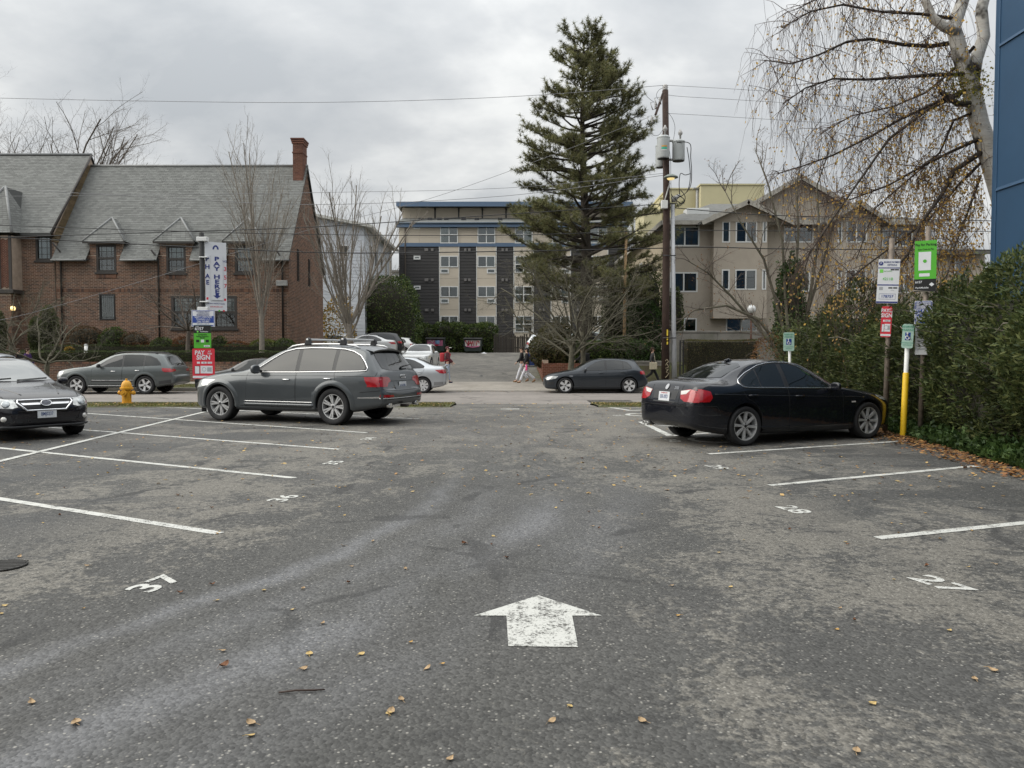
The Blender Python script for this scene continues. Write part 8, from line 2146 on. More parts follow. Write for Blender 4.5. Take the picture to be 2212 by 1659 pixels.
# left post at the far end of the grey SUV
YS = 19.9; q = P(441, 880, YS); SO = Vector((q.x, YS, hz(YS)))
post = empty('sign_post', tuple(SO), 0, 'black steel post carrying the pay here banner and parking signs', 'sign')
sp_ = FPX / YS
def sx_(u): return P(u, 700, YS).x - SO.x
def sz_(v): return P(441, v, YS).z - SO.z
mb = MB(); mb.tube([(0, 0, -.1), (0, 0, sz_(503))], .06, 14); mb.build('post', SBLACK, post, True)
for v in (517, 556, 652, 668):
    mb = MB(); mb.box(-.11 if v in (517, 668) else -.05, .16, -.08, .08, sz_(v) - (.055 if v in (517, 668) else .015), sz_(v) + (.055 if v in (517, 668) else .015)); mb.build('clamp', WHITE, post, bevel=.012)
ang = R(26)
bw = .46; bh = sz_(522) - sz_(671)
xd = Vector((math.cos(ang), math.sin(ang), 0)); nd_ = Vector((xd.y, -xd.x, 0)) 
MBn = frame_matrix(Vector((.09, 0, (sz_(522) + sz_(671)) / 2)) + xd * (bw / 2 + .02), xd, nd_)
s1 = Sign(post, 'banner', MBn, bw + .06, bh, SWHITE, .01, .004)
for (a, y) in (('P', .44), ('H', .24), ('A', .0), ('E', -.16)): s1.text(a, -.205, y, .16, SNAVY, bold=.03)
s1.rect(-.24, -.19, -.60, -.54, SRED); s1.rect(.19, .24, -.62, -.56, SRED); s1.text('3', .225, .20, .15, SRED); s1.text('5', .225, -.02, .15, SRED); s1.text('7', .225, -.24, .15, SRED); s1.text('NG', .21, .40, .07, SNAVY)
s1.text('MONTHLY PARKING AVAILABLE', 0, -.70, .036, SNAVY, sx=.8); s1.text('Call: 800-828-4197', 0, -.78, .042, SRED, sx=.95)
for (x, m_) in ((-.18, SNAVY), (-.12, SRED), (-.06, SBLU), (.07, SGREEN), (.18, SRED)): s1.rect(x - .022, x + .022, -.90, -.86, m_)
# half-hidden round top letter
mb = MB(); pts = [(.075*math.cos(R(a)), .70 + .11*math.sin(R(a))) for a in range(0, 181, 15)] + [(.035*math.cos(R(a)), .70 + .07*math.sin(R(a))) for a in range(180, -1, -15)]
n = 13; mb.add([(x, y, .003) for x, y in pts], [(i, i+1, 2*n-2-i, 2*n-1-i) for i in range(n-1)]); mb.build('emblem', SNAVY, s1.o)
s2 = Sign(post, 'overlay_panel', MBn @ Matrix.Translation((.02, -.02, .02)), .29, sz_(556) - sz_(652) + .04, SWHITE, .008, .006)
hh = s2.h / 2; stp = (2 * hh - .12) / 8.4
for i, ch_ in enumerate('PAY HERE'):
    if ch_ != ' ': s2.text(ch_, 0, hh - .12 - stp * (i if i < 3 else i - .35), stp * 1.14, SNAVY, bold=.04, sx=1.5)
mb = MB(); y0 = -hh + .04; mb.add([(0, y0, .003), (.095, y0 + .08, .003), (.04, y0 + .08, .003), (.04, y0 + .13, .003), (-.04, y0 + .13, .003), (-.04, y0 + .08, .003), (-.095, y0 + .08, .003)], [(0, 1, 2, 3, 4, 5, 6)]); mb.build('arrow', SNAVY, s2.o)
face = lambda u0, u1, v0, v1, dy=-.09, yaw=0: (frame_matrix(Vector(((sx_(u0)+sx_(u1))/2, dy, (sz_(v0)+sz_(v1))/2)), (math.cos(yaw), math.sin(yaw), 0), (math.sin(yaw), -math.cos(yaw), 0)), sx_(u1)-sx_(u0), sz_(v0)-sz_(v1))
def towing(parent, M, w, h):
    s = Sign(parent, 'towing_sign', M, w, h, SWHITE, .01); b = .012
    for (x0, x1, y0, y1) in ((-w/2+b, w/2-b, h/2-2*b, h/2-b), (-w/2+b, w/2-b, -h/2+b, -h/2+2*b), (-w/2+b, -w/2+2*b, -h/2+2*b, h/2-2*b), (w/2-2*b, w/2-b, -h/2+2*b, h/2-2*b)): s.rect(x0, x1, y0, y1, SBLU, 'border')
    for i, t in enumerate(('UNAUTHORIZED OR IMPROPERLY', 'PARKED VEHICLES WILL BE', 'IMPOUNDED AT OWNERS RISK', 'AND EXPENSE 24 HOURS A DAY')): s.text(t, 0, h/2 - .045 - i*h*.075, h*.072, SNAVY, sx=.75, bold=.004)
    s.rect(-w/2+2.5*b, w/2-2.5*b, -h*.27, h*.14, SBLU, 'blue_field')
    s.text("GARY'S WESTSIDE", 0, h*.075, h*.155, SWHITE, sx=.82, bold=.012, shear=.12); s.text('TOWING, L.L.C.', 0, -h*.06, h*.145, SWHITE, sx=.85, bold=.012, shear=.12); s.text('(206) 762-8881', 0, -h*.195, h*.145, SWHITE, sx=.85, bold=.012, shear=.12)
    s.text('5220 7th Ave So., Seattle, WA', 0, -h*.335, h*.075, SNAVY, sx=.8); s.rect(-w*.42, w*.42, -h*.45, -h*.40, SBLU)
    return s
towing(post, *face(417, 467, 670, 706))
def parkmobile(parent, M, w, h):
    s = Sign(parent, 'payment_app_sign', M, w, h, SGREEN, .015); s.rect(-w/2+.001, w/2-.001, h*.16, h/2-.001, SBLACK, 'black_header'); s.text('ZONE', -w*.30, h*.445, h*.05, SWHITE); s.text('6157', -w*.18, h*.345, h*.19, SWHITE, bold=.02)
    mb = MB(); mb.lathe([(.0, .002), (h*.04, .002), (h*.04, .004), (0, .004)], 14, Matrix.Translation((-w*.27, h*.22, 0))); mb.build('emblem', sm('bright_green', (.2, .65, .1)), s.o); s.text('ParkMobile', w*.10, h*.22, h*.075, SWHITE)
    s.text('Contactless', 0, h*.09, h*.085, SBLACK, bold=.012); s.text('Parking Payments', 0, h*.01, h*.085, SBLACK, bold=.012, sx=.9); s.rect(-w*.14, w*.14, -h*.075, -h*.04, SBLACK)
    for x in (-.28, 0, .28): s.rect(w*x - w*.09, w*x + w*.09, -h*.25, -h*.13, SBLACK if x else SWHITE, 'pictogram')
    s.lines(-w*.42, w*.42, (-h*.31,), .004, SBLACK); s.rect(w*.08, w*.42, -h*.45, -h*.37, SWHITE); s.text('pay here', w*.25, -h*.41, h*.05, SBLACK)
parkmobile(post, *face(422, 459, 703, 752, -.11))
def payred(parent, M, w, h, narrow=False):
    s = Sign(parent, 'pay_at_this_sign', M, w, h, SRED, .03); s.rect(-w/2+.004, w/2-.004, -h/2+.02, -h*.40, SWHITE)
    k = .85 if narrow else 1
    s.text('PAY', -w*.17, h*.36, h*.19*k, SWHITE, bold=.03, sx=.95*k); s.text('AT', w*.27, h*.40, h*.075, SWHITE, bold=.02); s.text('THIS', w*.28, h*.325, h*.075, SWHITE, bold=.02); s.text('SIGN', 0, h*.20, h*.21*k, SWHITE, bold=.03, sx=.98*k)
    for (x0, x1) in ((-.30, -.16), (-.10, .14), (.18, .38)): s.rect(w*x0, w*x1, h*.0, h*.065, SWHITE, 'card_logo')
    s.text('Pay', w*.03, h*.032, h*.045, SBLACK); s.text('G Pay', w*.28, h*.032, h*.04, SGREY)
    s.rect(-w*.14, w*.40, -h*.32, -h*.07, SWHITE, 'instruction_panel'); s.rect(-w*.40, -w*.18, -h*.34, -h*.07, SBLACK, 'phone_picture'); s.rect(-w*.385, -w*.195, -h*.325, -h*.085, SWHITE, 'phone_screen', .0028)
    mb = MB(); mb.lathe([(h*.07, .0032), (h*.055, .0032), (h*.055, .0026), (h*.07, .0026)], 20, Matrix.Translation((w*.02, -h*.185, 0)), True); mb.build('tap_symbol', SGREY, s.o); s.rect(w*.16, w*.36, -h*.26, -h*.12, SGREY, 'code_blank', .003)
    return s
payred(post, *face(418.5, 466.5, 753, 818, -.12))
mb = MB(); q0 = sz_(835); mb.box(-.16, .02, -.10, .06, q0 - .10, q0 + .10); mb.build('lock_box', SBLACK, post, bevel=.02)

# right-hand posts in front of the hedge
def rpost(label, ub, vb, ut, vt, Y, m, r):
    a = P(ub, vb, Y); a.z = min(a.z, hz(Y)) ; b = P(ut, vt, Y); o = empty('sign_post', (a.x, Y, hz(Y)), 0, label, 'sign')
    O = Vector((a.x, Y, hz(Y))); mb = MB(); mb.tube([(0, 0, -.1), b - O], r, 12); mb.build('post', m, o, True)
    return o, O
RUSTY = mat('rusty_galvanised', (.20, .165, .135), .6, metal=.4, var=.4, vscale=9)
Ya = 14.6; o1, O1 = rpost('leaning steel post with the mobile payment options sign by the hedge', 1912, 885, 1927, 515, Ya, RUSTY, .05)
def pf(O, Y, u0, u1, v0, v1, yaw, dy, roll=0): 
    a, b = P((u0+u1)/2, (v0+v1)/2, Y + dy), None; w = (P(u1, v0, Y).x - P(u0, v0, Y).x); h = P(u0, v0, Y).z - P(u0, v1, Y).z
    M = frame_matrix(a - O, (math.cos(yaw), math.sin(yaw), roll), (math.sin(yaw), -math.cos(yaw), 0)); return M, w / math.cos(yaw), h
M, w, h = pf(O1, Ya, 1899, 1938, 560, 655, R(-22), -.08); M = M @ Matrix.Rotation(R(-2.5), 4, 'Z'); s = Sign(o1, 'mobile_payment_sign', M, w, h, SWHITE, .01)
s.text('MOBILE PAYMENT', .05, h*.43, h*.055, SNAVY, sx=.78, bold=.012); s.text('OPTIONS', .05, h*.365, h*.055, SNAVY, sx=.85, bold=.012)
mb = MB(); mb.lathe([(0, .002), (.038, .002), (.038, .004), (0, .004)], 16, Matrix.Translation((-w*.38, h*.40, 0))); mb.build('emblem', SNAVY, s.o); s.text('P', -w*.38, h*.40, .05, SWHITE, lift=.005)
for (y, t) in ((.30, .018), (-.085, .022), (-.475, .03)): s.rect(-w*.495, w*.495, h*y - t/2, h*y + t/2, SNAVY, 'divider')
s.rect(-w*.42, -w*.25, h*.19, h*.27, sm('bright_green', (.2, .65, .1)), 'emblem'); s.text('pay by phone', -w*.04, h*.23, h*.03, SGREEN); s.rect(w*.08, w*.26, h*.245, h*.275, SBLACK); s.rect(w*.28, w*.46, h*.245, h*.275, SBLACK); s.text('42118', -.01, h*.05, h*.085, sm('mid_green', (.16, .52, .14)), bold=.012)
s.rect(-w*.40, -w*.22, -h*.20, -h*.13, SGREY, 'emblem'); s.rect(w*.03, w*.22, -h*.165, -h*.135, SBLACK); s.rect(w*.25, w*.44, -h*.165, -h*.135, SBLACK); s.text('www.', w*.22, -h*.20, h*.03, SGREY); s.text('178757', 0, -h*.345, h*.085, SBLU, bold=.012)
for (x0, x1, y0, y1) in ((-.38, .38, -.288, -.282), (-.38, .38, -.408, -.402), (-.38, -.372, -.408, -.282), (.372, .38, -.408, -.282)): s.rect(w*x0, w*x1, h*y0, h*y1, SNAVY, 'number_box')
M, w, h = pf(O1, Ya, 1905, 1924, 662, 728, R(-22), -.08); payred(o1, M @ Matrix.Rotation(R(-2.5), 4, 'Z'), w, h, True)
Yb = 13.9; o2, O2 = rpost('tall post with green pay for parking sign half buried in the hedge', 1988, 900, 2006, 490, Yb, RUSTY, .045)
M, w, h = pf(O2, Yb, 1981, 2017, 520, 630, R(-30), -.08); s = Sign(o2, 'pay_for_parking_sign', M, w, h, SGREEN, .008); s.rect(-w/2, w/2, -h/2+.001, -h*.25, SBLACK, 'black_footer'); s.text('Pay for Parking', 0, h*.42, h*.07, SBLACK, bold=.012, sx=.85); s.text('Scan Code to Pay', 0, h*.33, h*.045, SBLACK, sx=.85)
s.rect(-w*.32, w*.25, -h*.08, h*.28, SWHITE, 'code_blank'); mb = MB(); mb.lathe([(0, .002), (.03, .002), (.03, .004), (0, .004)], 14, Matrix.Translation((-w*.03, h*.10, .001))); mb.build('emblem', SGREEN, s.o); s.rect(-w*.28, w*.20, -h*.20, -h*.14, SWHITE, 'card_strip'); s.text('6157', -w*.30, -h*.31, h*.06, SWHITE, bold=.02); s.text('ParkMobile', -w*.14, -h*.42, h*.05, SWHITE)
mb = MB(); mb.add([(w*.30, -h*.40, .003), (w*.42, -h*.36, .003), (w*.30, -h*.32, .003), (w*.18, -h*.36, .003)], [(0, 1, 2, 3)]); mb.build('emblem', SWHITE, s.o)
M, w, h = pf(O2, Yb, 1979, 2010, 650, 700, R(-22), -.08); towing(o2, M, w, h)
M, w, h = pf(O2, Yb, 1980, 2010, 705, 766, R(-22), -.08); s = Sign(o2, 'notice_sign', M, w, h, SWHITE, .01); s.lines(-w*.4, w*.4, [h*(.4 - i*.1) for i in range(8)], .02, SGREY)
# accessible parking signs
def reserved(o, M, w, h):
    s = Sign(o, 'reserved_sign', M, w, h, SPGREEN, .03); s.text('RESERVED', 0, h*.38, h*.12, SDG, bold=.01, sx=.9); s.text('PARKING', 0, h*.25, h*.12, SDG, bold=.01, sx=.9)
    s.rect(-w*.24, w*.24, -h*.17, h*.15, SBLU, 'symbol_field'); t = text_mesh
    mb = MB(); c0 = Vector((-.0, -h*.06, .004)); rr = h*.075
    mb.tube([c0 + Vector((rr*math.cos(R(a)), rr*math.sin(R(a)), 0)) for a in range(120, 371, 15)], .008, 5); mb.tube([Vector((-w*.04, h*.10, .004)), Vector((-w*.03, -h*.02, .004)), Vector((w*.09, -h*.02, .004)), Vector((w*.14, -h*.12, .004))], .009, 5); mb.lathe([(0, 0), (.016, 0), (.016, .006)], 10, Matrix.Translation((-w*.05, h*.125, .003))); mb.build('wheelchair_symbol', SWHITE, s.o)['kind'] = 'stuff'
    s.text('STATE DISABLED PARKING', 0, -h*.28, h*.05, SDG, sx=.8); s.text('PERMIT REQUIRED', 0, -h*.37, h*.05, SDG, sx=.8)
Yc = 19.4; o3, O3 = rpost('reserved accessible parking sign on a white post behind the black sedan', 1709, 845, 1705, 718, Yc, WHITE, .035); M, w, h = pf(O3, Yc, 1693, 1715, 718, 758, R(-10), -.06); reserved(o3, M, w, h)
Yd = 13.9; o4, O4 = rpost('tilted reserved sign on white post with yellow bollard sleeve', 1951, 912, 1962, 704, Yd, WHITE, .04)
M, w, h = pf(O4, Yd, 1951, 1971, 700, 752, R(-24), -.07); reserved(o4, M @ Matrix.Rotation(R(-3), 4, 'Z'), w, h)
mb = MB(); b4 = P(1957, 805, Yd) - O4; bd = (P(1962, 704, Yd) - O4).normalized(); L4 = b4.length; mb.tube([bd * .0, bd * .05, bd * (L4 - .01), bd * L4], [.046, .052, .052, .046], 14); mb.build('yellow_sleeve', mat('bollard_yellow', (.72, .46, .015), .5, var=.08), o4, True)

# ------------------------------------------------------------------ hydrant
HYM = mat('hydrant_yellow', (.62, .30, .015), .5, var=.12, vscale=8, stain=.3); q = P(274, 873, 23.6)
hy = empty('fire_hydrant', (q.x, 23.6, hz(23.6) + .02), 0, 'yellow fire hydrant on the grass strip before the silver grey SUV', 'hydrant')
mb = MB(); mb.lathe([(.15, 0), (.15, .04), (.135, .05), (.135, .46), (.19, .47), (.19, .53), (.15, .54)], 20); mb.build('barrel', HYM, hy, 'auto')
mb = MB(); mb.lathe([(.155, .54), (.15, .60), (.12, .68), (.07, .73), (.03, .74), (.03, .80), (0, .80)], 20); mb.build('bonnet', HYM, hy, 'auto')
mb = MB(); mb.lathe([(.19, .02), (.19, .06), (.0, .06)], 12); mb.build('flange', HYM, hy, 'auto')
for (a, r, l) in ((180, .06, .24), (0, .06, .24), (-90, .085, .22)):
    mb = MB(); mb.lathe([(r*.8, .1), (r*.8, l*.8), (r*1.1, l*.8), (r*1.1, l), (r*.4, l), (r*.4, l + .03), (0, l + .03)], 12, Matrix.Translation((0, 0, .36)) @ Matrix.Rotation(R(a), 4, 'Z') @ Matrix.Rotation(R(90), 4, 'Y')); mb.build('outlet', HYM, hy, 'auto')
# ------------------------------------------------------------------ dumpsters, fence, bin, garden things
DUMP = mat('dumpster_green', (.025, .035, .033), .55, var=.3, vscale=3)
GCOL = [mat('spray_red', (.45, .015, .04), .6), mat('spray_white', (.62, .6, .58), .6), mat('spray_pink', (.55, .17, .30), .6), mat('spray_blue', (.22, .36, .58), .6)]
def dumpster(u0, u1, Y, label, bg, strokes):
    a, b = P(u0, 750, Y).x, P(u1, 750, Y).x; w = b - a; x = (a + b) / 2; o = empty('dumpster', (x, Y + .6, hz(Y)), 0, label, 'dumpster', 'dumpsters at the alley end')
    mb = MB(); mb.add([(-w*.44, -.55, .15), (w*.44, -.55, .15), (w*.44, .55, .15), (-w*.44, .55, .15), (-w/2, -.62, 1.2), (w/2, -.62, 1.2), (w/2, .62, 1.32), (-w/2, .62, 1.32)], [(3, 2, 1, 0), (0, 1, 5, 4), (1, 2, 6, 5), (2, 3, 7, 6), (3, 0, 4, 7), (4, 5, 6, 7)]); mb.build('bin_body', DUMP, o, bevel=.02)
    for s_ in (-1, 1):
        mb = MB(); mb.box(s_*w*.26 - w*.255, s_*w*.26 + w*.255, -.70, .66, 1.27, 1.32, Matrix.Rotation(R(5), 4, 'X')); mb.build('lid', BLACK, o, bevel=.01)
        mb = MB(); mb.box(s_*w*.5 - .06, s_*w*.5 + .06, -.3, .3, .62, .78); mb.build('lift_pocket', DUMP, o)
        for y_ in (-.4, .4): mb = MB(); mb.lathe([(.07, -.03), (.07, .03)], 10, Matrix.Translation((s_*w*.36, y_, .075)) @ Matrix.Rotation(R(90), 4, 'Y')); mb.build('castor', BLACK, o)
    fz = lambda z: -.55 - .07 * (z - .15) / 1.05 - .008
    pn = MB(); pn.add([(-w*.40, fz(.62), .62), (w*.40, fz(.62), .62), (w*.42, fz(1.12), 1.12), (-w*.42, fz(1.12), 1.12)], [(0, 1, 2, 3)]); pn.build('painted_patch', bg, o)
    for k, (st_, cm, r) in enumerate(strokes): mb = MB(); mb.tube([(x_*w*.42, fz(.45 + z_*.7) - .004, .42 + z_*.72) for x_, z_ in st_], r, 5); mb.build('graffiti_stroke', cm, o, True)
RD, WH, PK, BLp = GCOL
dumpster(1001, 1041, 67.0, 'green dumpster with red and white graffiti in front of the hedge', WH, [([(-.95, .95), (-.7, .5), (-.5, .9), (-.62, .3)], RD, .05), ([(-.5, .35), (-.3, .9), (-.1, .3)], RD, .05), ([(-.4, .6), (0, .65)], RD, .045), ([(0, .9), (.12, .3), (.3, .9), (.45, .3), (.6, .95)], RD, .05), ([(-.85, .25), (0, .12), (.85, .25)], PK, .06), ([(.75, .9), (.85, .6)], RD, .04)])
dumpster(919, 960, 67.4, 'green dumpster with pink and blue graffiti behind the white SUV', PK, [([(-.9, .8), (-.6, .95), (-.3, .7), (-.1, .95)], WH, .04), ([(.05, .8), (.6, .8)], BLp, .12), ([(.1, .6), (.55, .6)], BLp, .10), ([(.72, .4), (.85, .7), (.75, .95)], PK, .05), ([(-.8, .4), (-.3, .3), (.4, .35)], RD, .06)])
dumpster(850, 890, 67.8, 'dark dumpster with pale graffiti beside the charcoal SUV', DUMP, [([(-.6, .7), (-.3, .9), (0, .6), (.3, .9), (.55, .6)], WH, .05), ([(-.5, .5), (.4, .55)], BLp, .06)])
FW = mat('weathered_fence_wood', (.045, .038, .032), .9, var=.3, vscale=4, island=.25)
fe = empty('board_fence', (0, 0, 0), 0, 'dark weathered board fence at the end of the alley', 'fence'); x = P(1066, 740, 70).x; i = 0; fm = random.Random(5)
while x < P(1150, 740, 70).x:
    mb = MB(); h = 1.62 + fm.uniform(-.18, .14); mb.box(0, .125, 0, .025, 0, h); o = mb.build('board', FW, fe); o.location = (x, 70 + fm.uniform(-.02, .02), hz(70)); o.rotation_euler = (0, fm.uniform(-.03, .03), 0); x += .14
for z in (.4, 1.3): mb = MB(); mb.box(P(1066, 740, 70).x, x, 70.04, 70.09, hz(70) + z, hz(70) + z + .09); mb.build('rail', FW, fe)
bn = P(1147, 772, 50.0); b_ = empty('blue_bin', (bn.x, 50.0, hz(50)), 0, 'blue recycling bin with pale lid beside the planter in the alley', 'bin')
mb = MB(); mb.add([(-.28, -.3, .06), (.28, -.3, .06), (.28, .3, .06), (-.28, .3, .06), (-.33, -.36, 1.0), (.33, -.36, 1.0), (.33, .36, 1.0), (-.33, .36, 1.0)], [(3, 2, 1, 0), (0, 1, 5, 4), (1, 2, 6, 5), (2, 3, 7, 6), (3, 0, 4, 7), (4, 5, 6, 7)]); mb.build('bin_body', mat('bin_blue', (.02, .05, .2), .5), b_, bevel=.02)
mb = MB(); mb.box(-.36, .36, -.4, .38, 1.0, 1.06); mb.build('lid', WHITE, b_, bevel=.02)
for s_ in (-1, 1): mb = MB(); mb.lathe([(.11, -.03), (.11, .03)], 14, Matrix.Translation((s_*.3, .32, .11)) @ Matrix.Rotation(R(90), 4, 'Y')); mb.build('wheel', BLACK, b_)
gl2 = P(1623, 668, 40.8); g_ = empty('globe_lamp', (gl2.x, 40.8, 1.2), 0, 'white globe lamp on a rusty post before the concrete wall', 'lamp')
mb = MB(); mb.lathe([(0, -.24), (.13, -.2), (.22, -.1), (.24, 0), (.22, .1), (.13, .2), (0, .24)], 20, Matrix.Translation((0, 0, gl2.z - 1.2))); mb.build('globe', mat('opal_globe', (.75, .76, .76), .3), g_, True)
mb = MB(); mb.tube([(0, 0, 0), (0, 0, gl2.z - 1.44)], .05, 8); mb.lathe([(.1, 0), (.1, .06), (.05, .1)], 10, Matrix.Translation((0, 0, gl2.z - 1.5))); mb.build('post', mat('rusty_post', (.10, .045, .03), .8, var=.3), g_, True)
# metal fence posts by the wall
mf = empty('metal_fence', (0, 0, 0), 0, 'black metal fence posts between the mast and the brown hedge', 'fence')
for u in (1469, 1476): q = P(u, 780, 38.6); mb = MB(); mb.box(q.x - .03, q.x + .03, 38.57, 38.63, .1, P(u, 735, 38.6).z); mb.build('fence_post', BLACK, mf)
for v in (740, 790): q = P(1469, v, 38.6); mb = MB(); mb.box(q.x, P(1476, v, 38.6).x, 38.58, 38.62, q.z - .02, q.z + .02); mb.build('fence_rail', BLACK, mf)
q = P(186, 752, 41); ql = empty('path_light', (q.x, 41, 1.1), 0, 'small white bollard light behind the garden hedge', 'lamp'); mb = MB(); mb.tube([(0, 0, 0), (0, 0, q.z - .95)], .09, 12); mb.build('post', WHITE, ql, True); mb = MB(); mb.lathe([(.10, 0), (.10, .05), (0, .08)], 12, Matrix.Translation((0, 0, q.z - .95))); mb.build('cap', GALV, ql, True)
TR = mat('crumpled_white', (.6, .61, .62), .6)
for (u, Y, s_, lab, m_) in ((1045, 66.0, .28, 'crumpled white litter beside the red graffiti dumpster', TR), (1140, 43.5, .2, 'white litter lying in the alley by the walking women', TR), (1039, 41.8, .16, 'small dark rag lying in the alley', BLACK)):
    x = (u - CX) / FPX * Y; mb = MB(); rr_ = random.Random(int(u))
    vs_ = [(s_*math.cos(a*.785)*rr_.uniform(.6, 1.1), s_*.6*math.sin(a*.785)*rr_.uniform(.6, 1.1), .01 + .0*a) for a in range(8)] + [(rr_.uniform(-.1, .1)*s_*3, rr_.uniform(-.1, .1), s_*.45), (s_*.4, 0, s_*.3), (-s_*.4, .05, s_*.25)]
    fs_ = [(i, (i+1) % 8, 8) if i in (2, 6) else (i, (i+1) % 8, 9 if i in (0, 1, 7) else 10) for i in range(8)] + [(8, 9, 2), (8, 10, 3), (8, 7, 9), (8, 6, 10)]
    mb.add(vs_, fs_); o = mb.build('litter', m_); o.location = (x, Y, hz(Y) + .01); tag(o, lab, 'litter')
# ------------------------------------------------------------------ people
SKIN = mat('skin', (.50, .31, .23), .6)
def skinned(name, m, joints, edges, parent, sub=2, root=0):
    me = bpy.data.meshes.new(name); me.from_pydata([j[:3] for j in joints], edges, []); me.materials.append(m); o = mesh_obj(name, me, parent)
    k = o.modifiers.new('skin', 'SKIN'); k.use_smooth_shade = True
    d = me.skin_vertices[0].data
    for i, j in enumerate(joints): r = j[3]; d[i].radius = r if isinstance(r, tuple) else (r, r); d[i].use_root = i == root
    o.modifiers.new('smooth', 'SUBSURF').levels = sub; o.modifiers['smooth'].render_levels = sub; return o
def chain(a, b): return [(i, i + 1) for i in range(a, b)]
def blob(name, m, c, r, parent, cut=None):
    mb = MB(); mb.lathe([(math.cos(R(t)), math.sin(R(t))) for t in range(-90, 91, 15)], 16, Matrix.Translation(c) @ Matrix.Diagonal((*r, 1)).to_4x4()); return mb.build(name, m, parent, True)
def person(label, u, Y, z, face, top, legs, shoe, hair, hgt=1.7, stride=.5, arms=(.35, -.3), coat=0.0, hat=None, bend=.0):
    """face +1: walking towards +X, -1: towards -X; stride 0..1; coat lengthens the jacket"""
    x = (u - CX) / FPX * Y; o = empty('person', (x, Y, z), 0 if face > 0 else math.pi, label, 'person'); o.scale = (hgt / 1.7,) * 3
    s = stride; b = bend
    hipz = .90; LG = []
    for sg, f in ((1, 1), (-1, -1)):
        if f > 0: LG.append([(.0, .085 * sg, hipz), (.17 * s, .085 * sg, .50), (.34 * s, .08 * sg, .09), (.34 * s + .15, .085 * sg, .035)])
        else: LG.append([(.0, .085 * sg, hipz), (.02 - .06 * s, .085 * sg, .48), (-.42 * s, .08 * sg, .09 + .10 * s), (-.42 * s + .13, .085 * sg, .035)])
    AR = []
    for sg, a in ((1, arms[0]), (-1, arms[1])):
        sh = (.0 + b * .3, .175 * sg, 1.40); el = (sh[0] + .26 * math.sin(a), .215 * sg, 1.40 - .27 * math.cos(a)); a2 = a + .45
        wr = (el[0] + .24 * math.sin(a2), .215 * sg, el[2] - .24 * math.cos(a2)); AR.append((sh, el, wr, a2))
    # body: one skinned figure with head, arms, hands, legs
    J = [(0, 0, .93, .11), (b * .15, 0, 1.12, .10), (b * .3, 0, 1.33, .115), (b * .35, 0, 1.46, .05), (b * .4 + .01, 0, 1.54, .058), (b * .4 + .02, 0, 1.61, (.075, .085)), (b * .4 + .01, 0, 1.68, .05), (b * .4 + .098, 0, 1.585, .012)]
    E = [(0, 1), (1, 2), (2, 3), (3, 4), (4, 5), (5, 6), (5, 7)]
    for (sh, el, wr, a2) in AR:
        n = len(J); hd = Vector(wr) + Vector((math.sin(a2), 0, -math.cos(a2))) * .07; J += [(*sh, .05), (*el, .036), (*wr, .026), (*hd, .03)]; E += [(2, n), (n, n+1), (n+1, n+2), (n+2, n+3)]
        for k in range(4):
            yo = (k - 1.5) * .02; l = (.07, .08, .075, .06)[k]; f1 = hd + Vector((math.sin(a2) * l * .6, yo, -math.cos(a2) * l * .6)); f2 = hd + Vector((math.sin(a2 + .5) * l, yo, -math.cos(a2 + .5) * l)); q = len(J); J += [(*f1, .009), (*f2, .008)]; E += [(n+3, q), (q, q+1)]
        q = len(J); t1 = Vector(wr) + Vector((.035, 0, -.045)); J += [(*t1, .011), (t1.x + .015, t1.y, t1.z - .045, .009)]; E += [(n+2, q), (q, q+1)]
    for L_ in LG:
        n = len(J); J += [(*L_[0], .085), (*L_[1], .055), (*L_[2], .036), (*L_[3], .035)]; E += [(0, n), (n, n+1), (n+1, n+2), (n+2, n+3)]
    bd = skinned('body', SKIN, J, E, o, 2)
    for sg in (1, -1): blob('eye', BLACK, (b * .4 + .078, .03 * sg, 1.615), (.012, .016, .01), bd); blob('ear', SKIN, (b * .4 + .01, .082 * sg, 1.605), (.022, .012, .032), bd)
    blob('mouth', mat('lips', (.30, .12, .11), .5), (b * .4 + .078, 0, 1.555), (.012, .026, .007), bd)
    # clothes
    J = [(0, 0, .92 - coat, .135 + .1 * coat), (0, 0, 1.0, .145), (b * .15, 0, 1.15, .135), (b * .3, 0, 1.33, .15), (b * .34, 0, 1.45, .075)]; E = chain(0, 4)
    for (sh, el, wr, a2) in AR: n = len(J); J += [(*sh, .075), (*el, .058), (*wr, .048)]; E += [(3, n), (n, n+1), (n+1, n+2)]
    jk = skinned('jacket', top, J, E, o, 2)
    J = [(0, 0, .97, .125), (0, 0, .90, .13)]; E = [(0, 1)]
    for L_ in LG: n = len(J); k = L_[2]; J += [(L_[0][0], L_[0][1], .80, .098), (*L_[1], .072), (k[0], k[1], k[2] + .02, .066)]; E += [(1, n), (n, n+1), (n+1, n+2)]
    skinned('trousers', legs, J, E, o, 2)
    for L_ in LG: a, t = L_[2], L_[3]; skinned('shoe', shoe, [(a[0] - .03, a[1], max(.05, a[2] - .04), .052), (a[0] + .06, a[1], max(.045, (a[2] + t[2]) / 2 - .02), .048), (t[0] + .02, t[1], t[2] + .005, .036)], chain(0, 2), o, 1)
    blob('hair' if not hat else 'hat', hat or hair, (b * .4 - .005, 0, 1.645), (.102, .092, .085), o)
    if hair and hat is None: blob('hair', hair, (b * .4 - .045, 0, 1.585), (.065, .085, .10), o)
    return o
def fab(n, c): return mat(n, c, .85, var=.15, vscale=12, bump=.3, bscale=40)
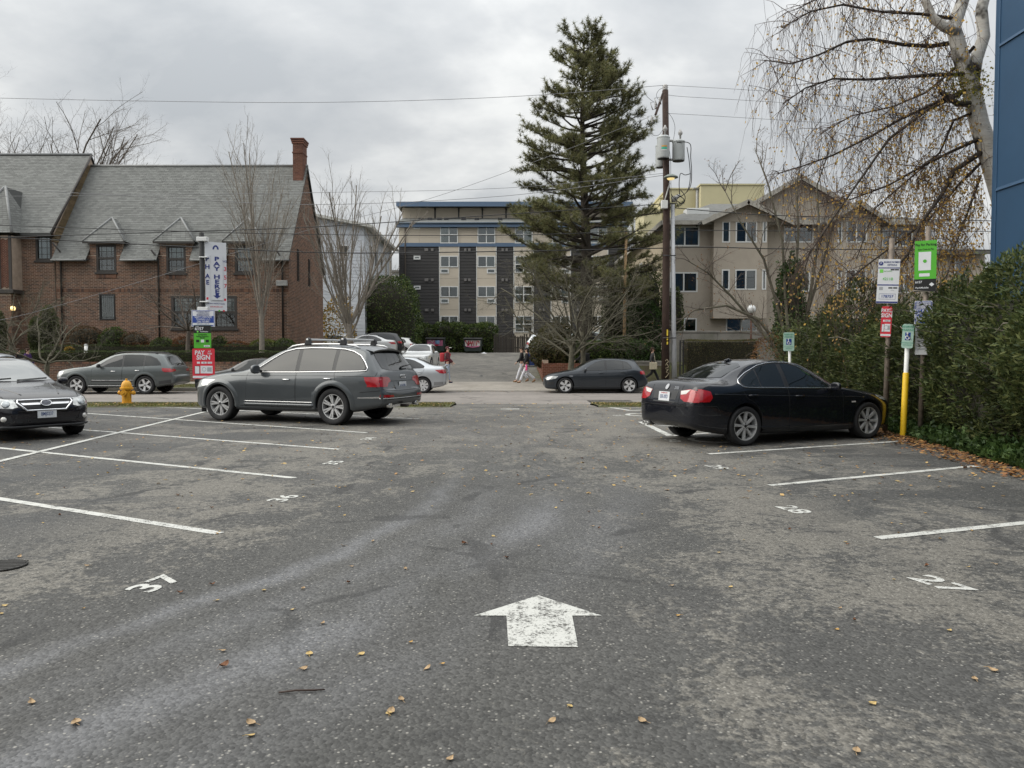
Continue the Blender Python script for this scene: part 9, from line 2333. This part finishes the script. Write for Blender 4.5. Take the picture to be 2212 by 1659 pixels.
MAR = fab('maroon_knit', (.075, .012, .02)); DEN = fab('pale_denim', (.36, .42, .52)); WTR = fab('white_trousers', (.62, .62, .66)); BLK = fab('black_cloth', (.012, .012, .014)); GRYK = fab('charcoal_knit', (.05, .05, .053)); BRH = fab('brown_hair', (.045, .022, .012)); PUR = fab('purple_cloth', (.045, .015, .10)); SUED = fab('tan_suede', (.24, .13, .06)); NAV = fab('navy_shoe', (.02, .03, .07)); RDB = fab('red_nylon', (.38, .03, .04))
p = person('person in maroon hooded top with red backpack standing behind the silver sedan', 967, 37.0, .15, 1, MAR, DEN, NAV, BRH, 1.74, .18, (.15, .35), .12, MAR)
mb = MB(); mb.box(-.36, -.14, -.15, .15, 1.0, 1.42); bp = mb.build('backpack', RDB, p, True, .06); 
for sg in (1, -1): mb = MB(); mb.tube([(-.14, .1*sg, 1.40), (.0, .13*sg, 1.49), (.13, .12*sg, 1.36), (.08, .14*sg, 1.1), (-.14, .13*sg, 1.05)], .016, 6); mb.build('strap', RDB, bp, True)
mb = MB(); mb.lathe([(0, .02), (.07, .015), (.085, 0), (0, 0)], 12, Matrix.Translation((.12, 0, 1.655))); mb.build('cap_brim', WHITE, p, True)
person('person in black coat and dark beanie, white trousers, walking left in the alley mouth', 1127, 37.9, .16, -1, BLK, WTR, SUED, BRH, 1.72, .75, (.3, -.25), .02, fab('dark_beanie', (.03, .02, .015)))
p = person('person in long black puffer and white trousers carrying a pink bottle', 1138, 37.2, .15, -1, BLK, WTR, SUED, fab('black_hair', (.01, .009, .009)), 1.68, .95, (.1, -.2), .14)
mb = MB(); mb.lathe([(0, 0), (.045, 0), (.048, .22), (.03, .25), (.03, .29), (0, .29)], 12, Matrix.Translation((.02, .27, .62))); mb.build('bottle', mat('pink_bottle', (.72, .06, .25), .35), p, 'auto')
for k in range(5): mb = MB(); mb.tube([(.165*math.cos(t*.5236), .165*math.sin(t*.5236), .82 + k*.12) for t in range(12)], .018, 5, closed=True); mb.build('quilt_ridge', BLK, p, True)
p = person('person in black puffer jacket with backpack walking left behind the hatchback', 1257, 37.3, .15, -1, BLK, BLK, BLK, BRH, 1.74, .6, (.55, -.2), .05)
mb = MB(); mb.box(-.36, -.14, -.15, .15, 1.0, 1.42); mb.build('backpack', fab('black_nylon', (.015, .016, .018)), p, True, .06)
p = person('woman in charcoal knit and black trousers walking right with a cream tote bag', 1409, 37.0, .15, 1, GRYK, BLK, BLK, BRH, 1.70, 1.0, (.2, -.45), .06)
mb = MB(); mb.box(-.18, .18, -.30, -.22, .66, 1.0); tb = mb.build('tote_bag', fab('cream_canvas', (.52, .46, .34)), p, False, .03)
mb = MB(); mb.tube([(-.1, -.26, 1.0), (-.04, -.2, 1.42), (.04, -.2, 1.42), (.1, -.26, 1.0)], .012, 6); mb.build('strap', MATS['cream_canvas'], tb, True)
person('person in purple clothes on the far sidewalk behind the crooked bare tree', 60, 37.4, .15, 1, PUR, BLK, BLK, BRH, 1.66, .4, (.2, -.1), .2)
person('person in black jacket at the far left beside the one in purple', 40, 37.9, .15, 1, BLK, BLK, BLK, BRH, 1.66, .4, (.1, -.3), .1)
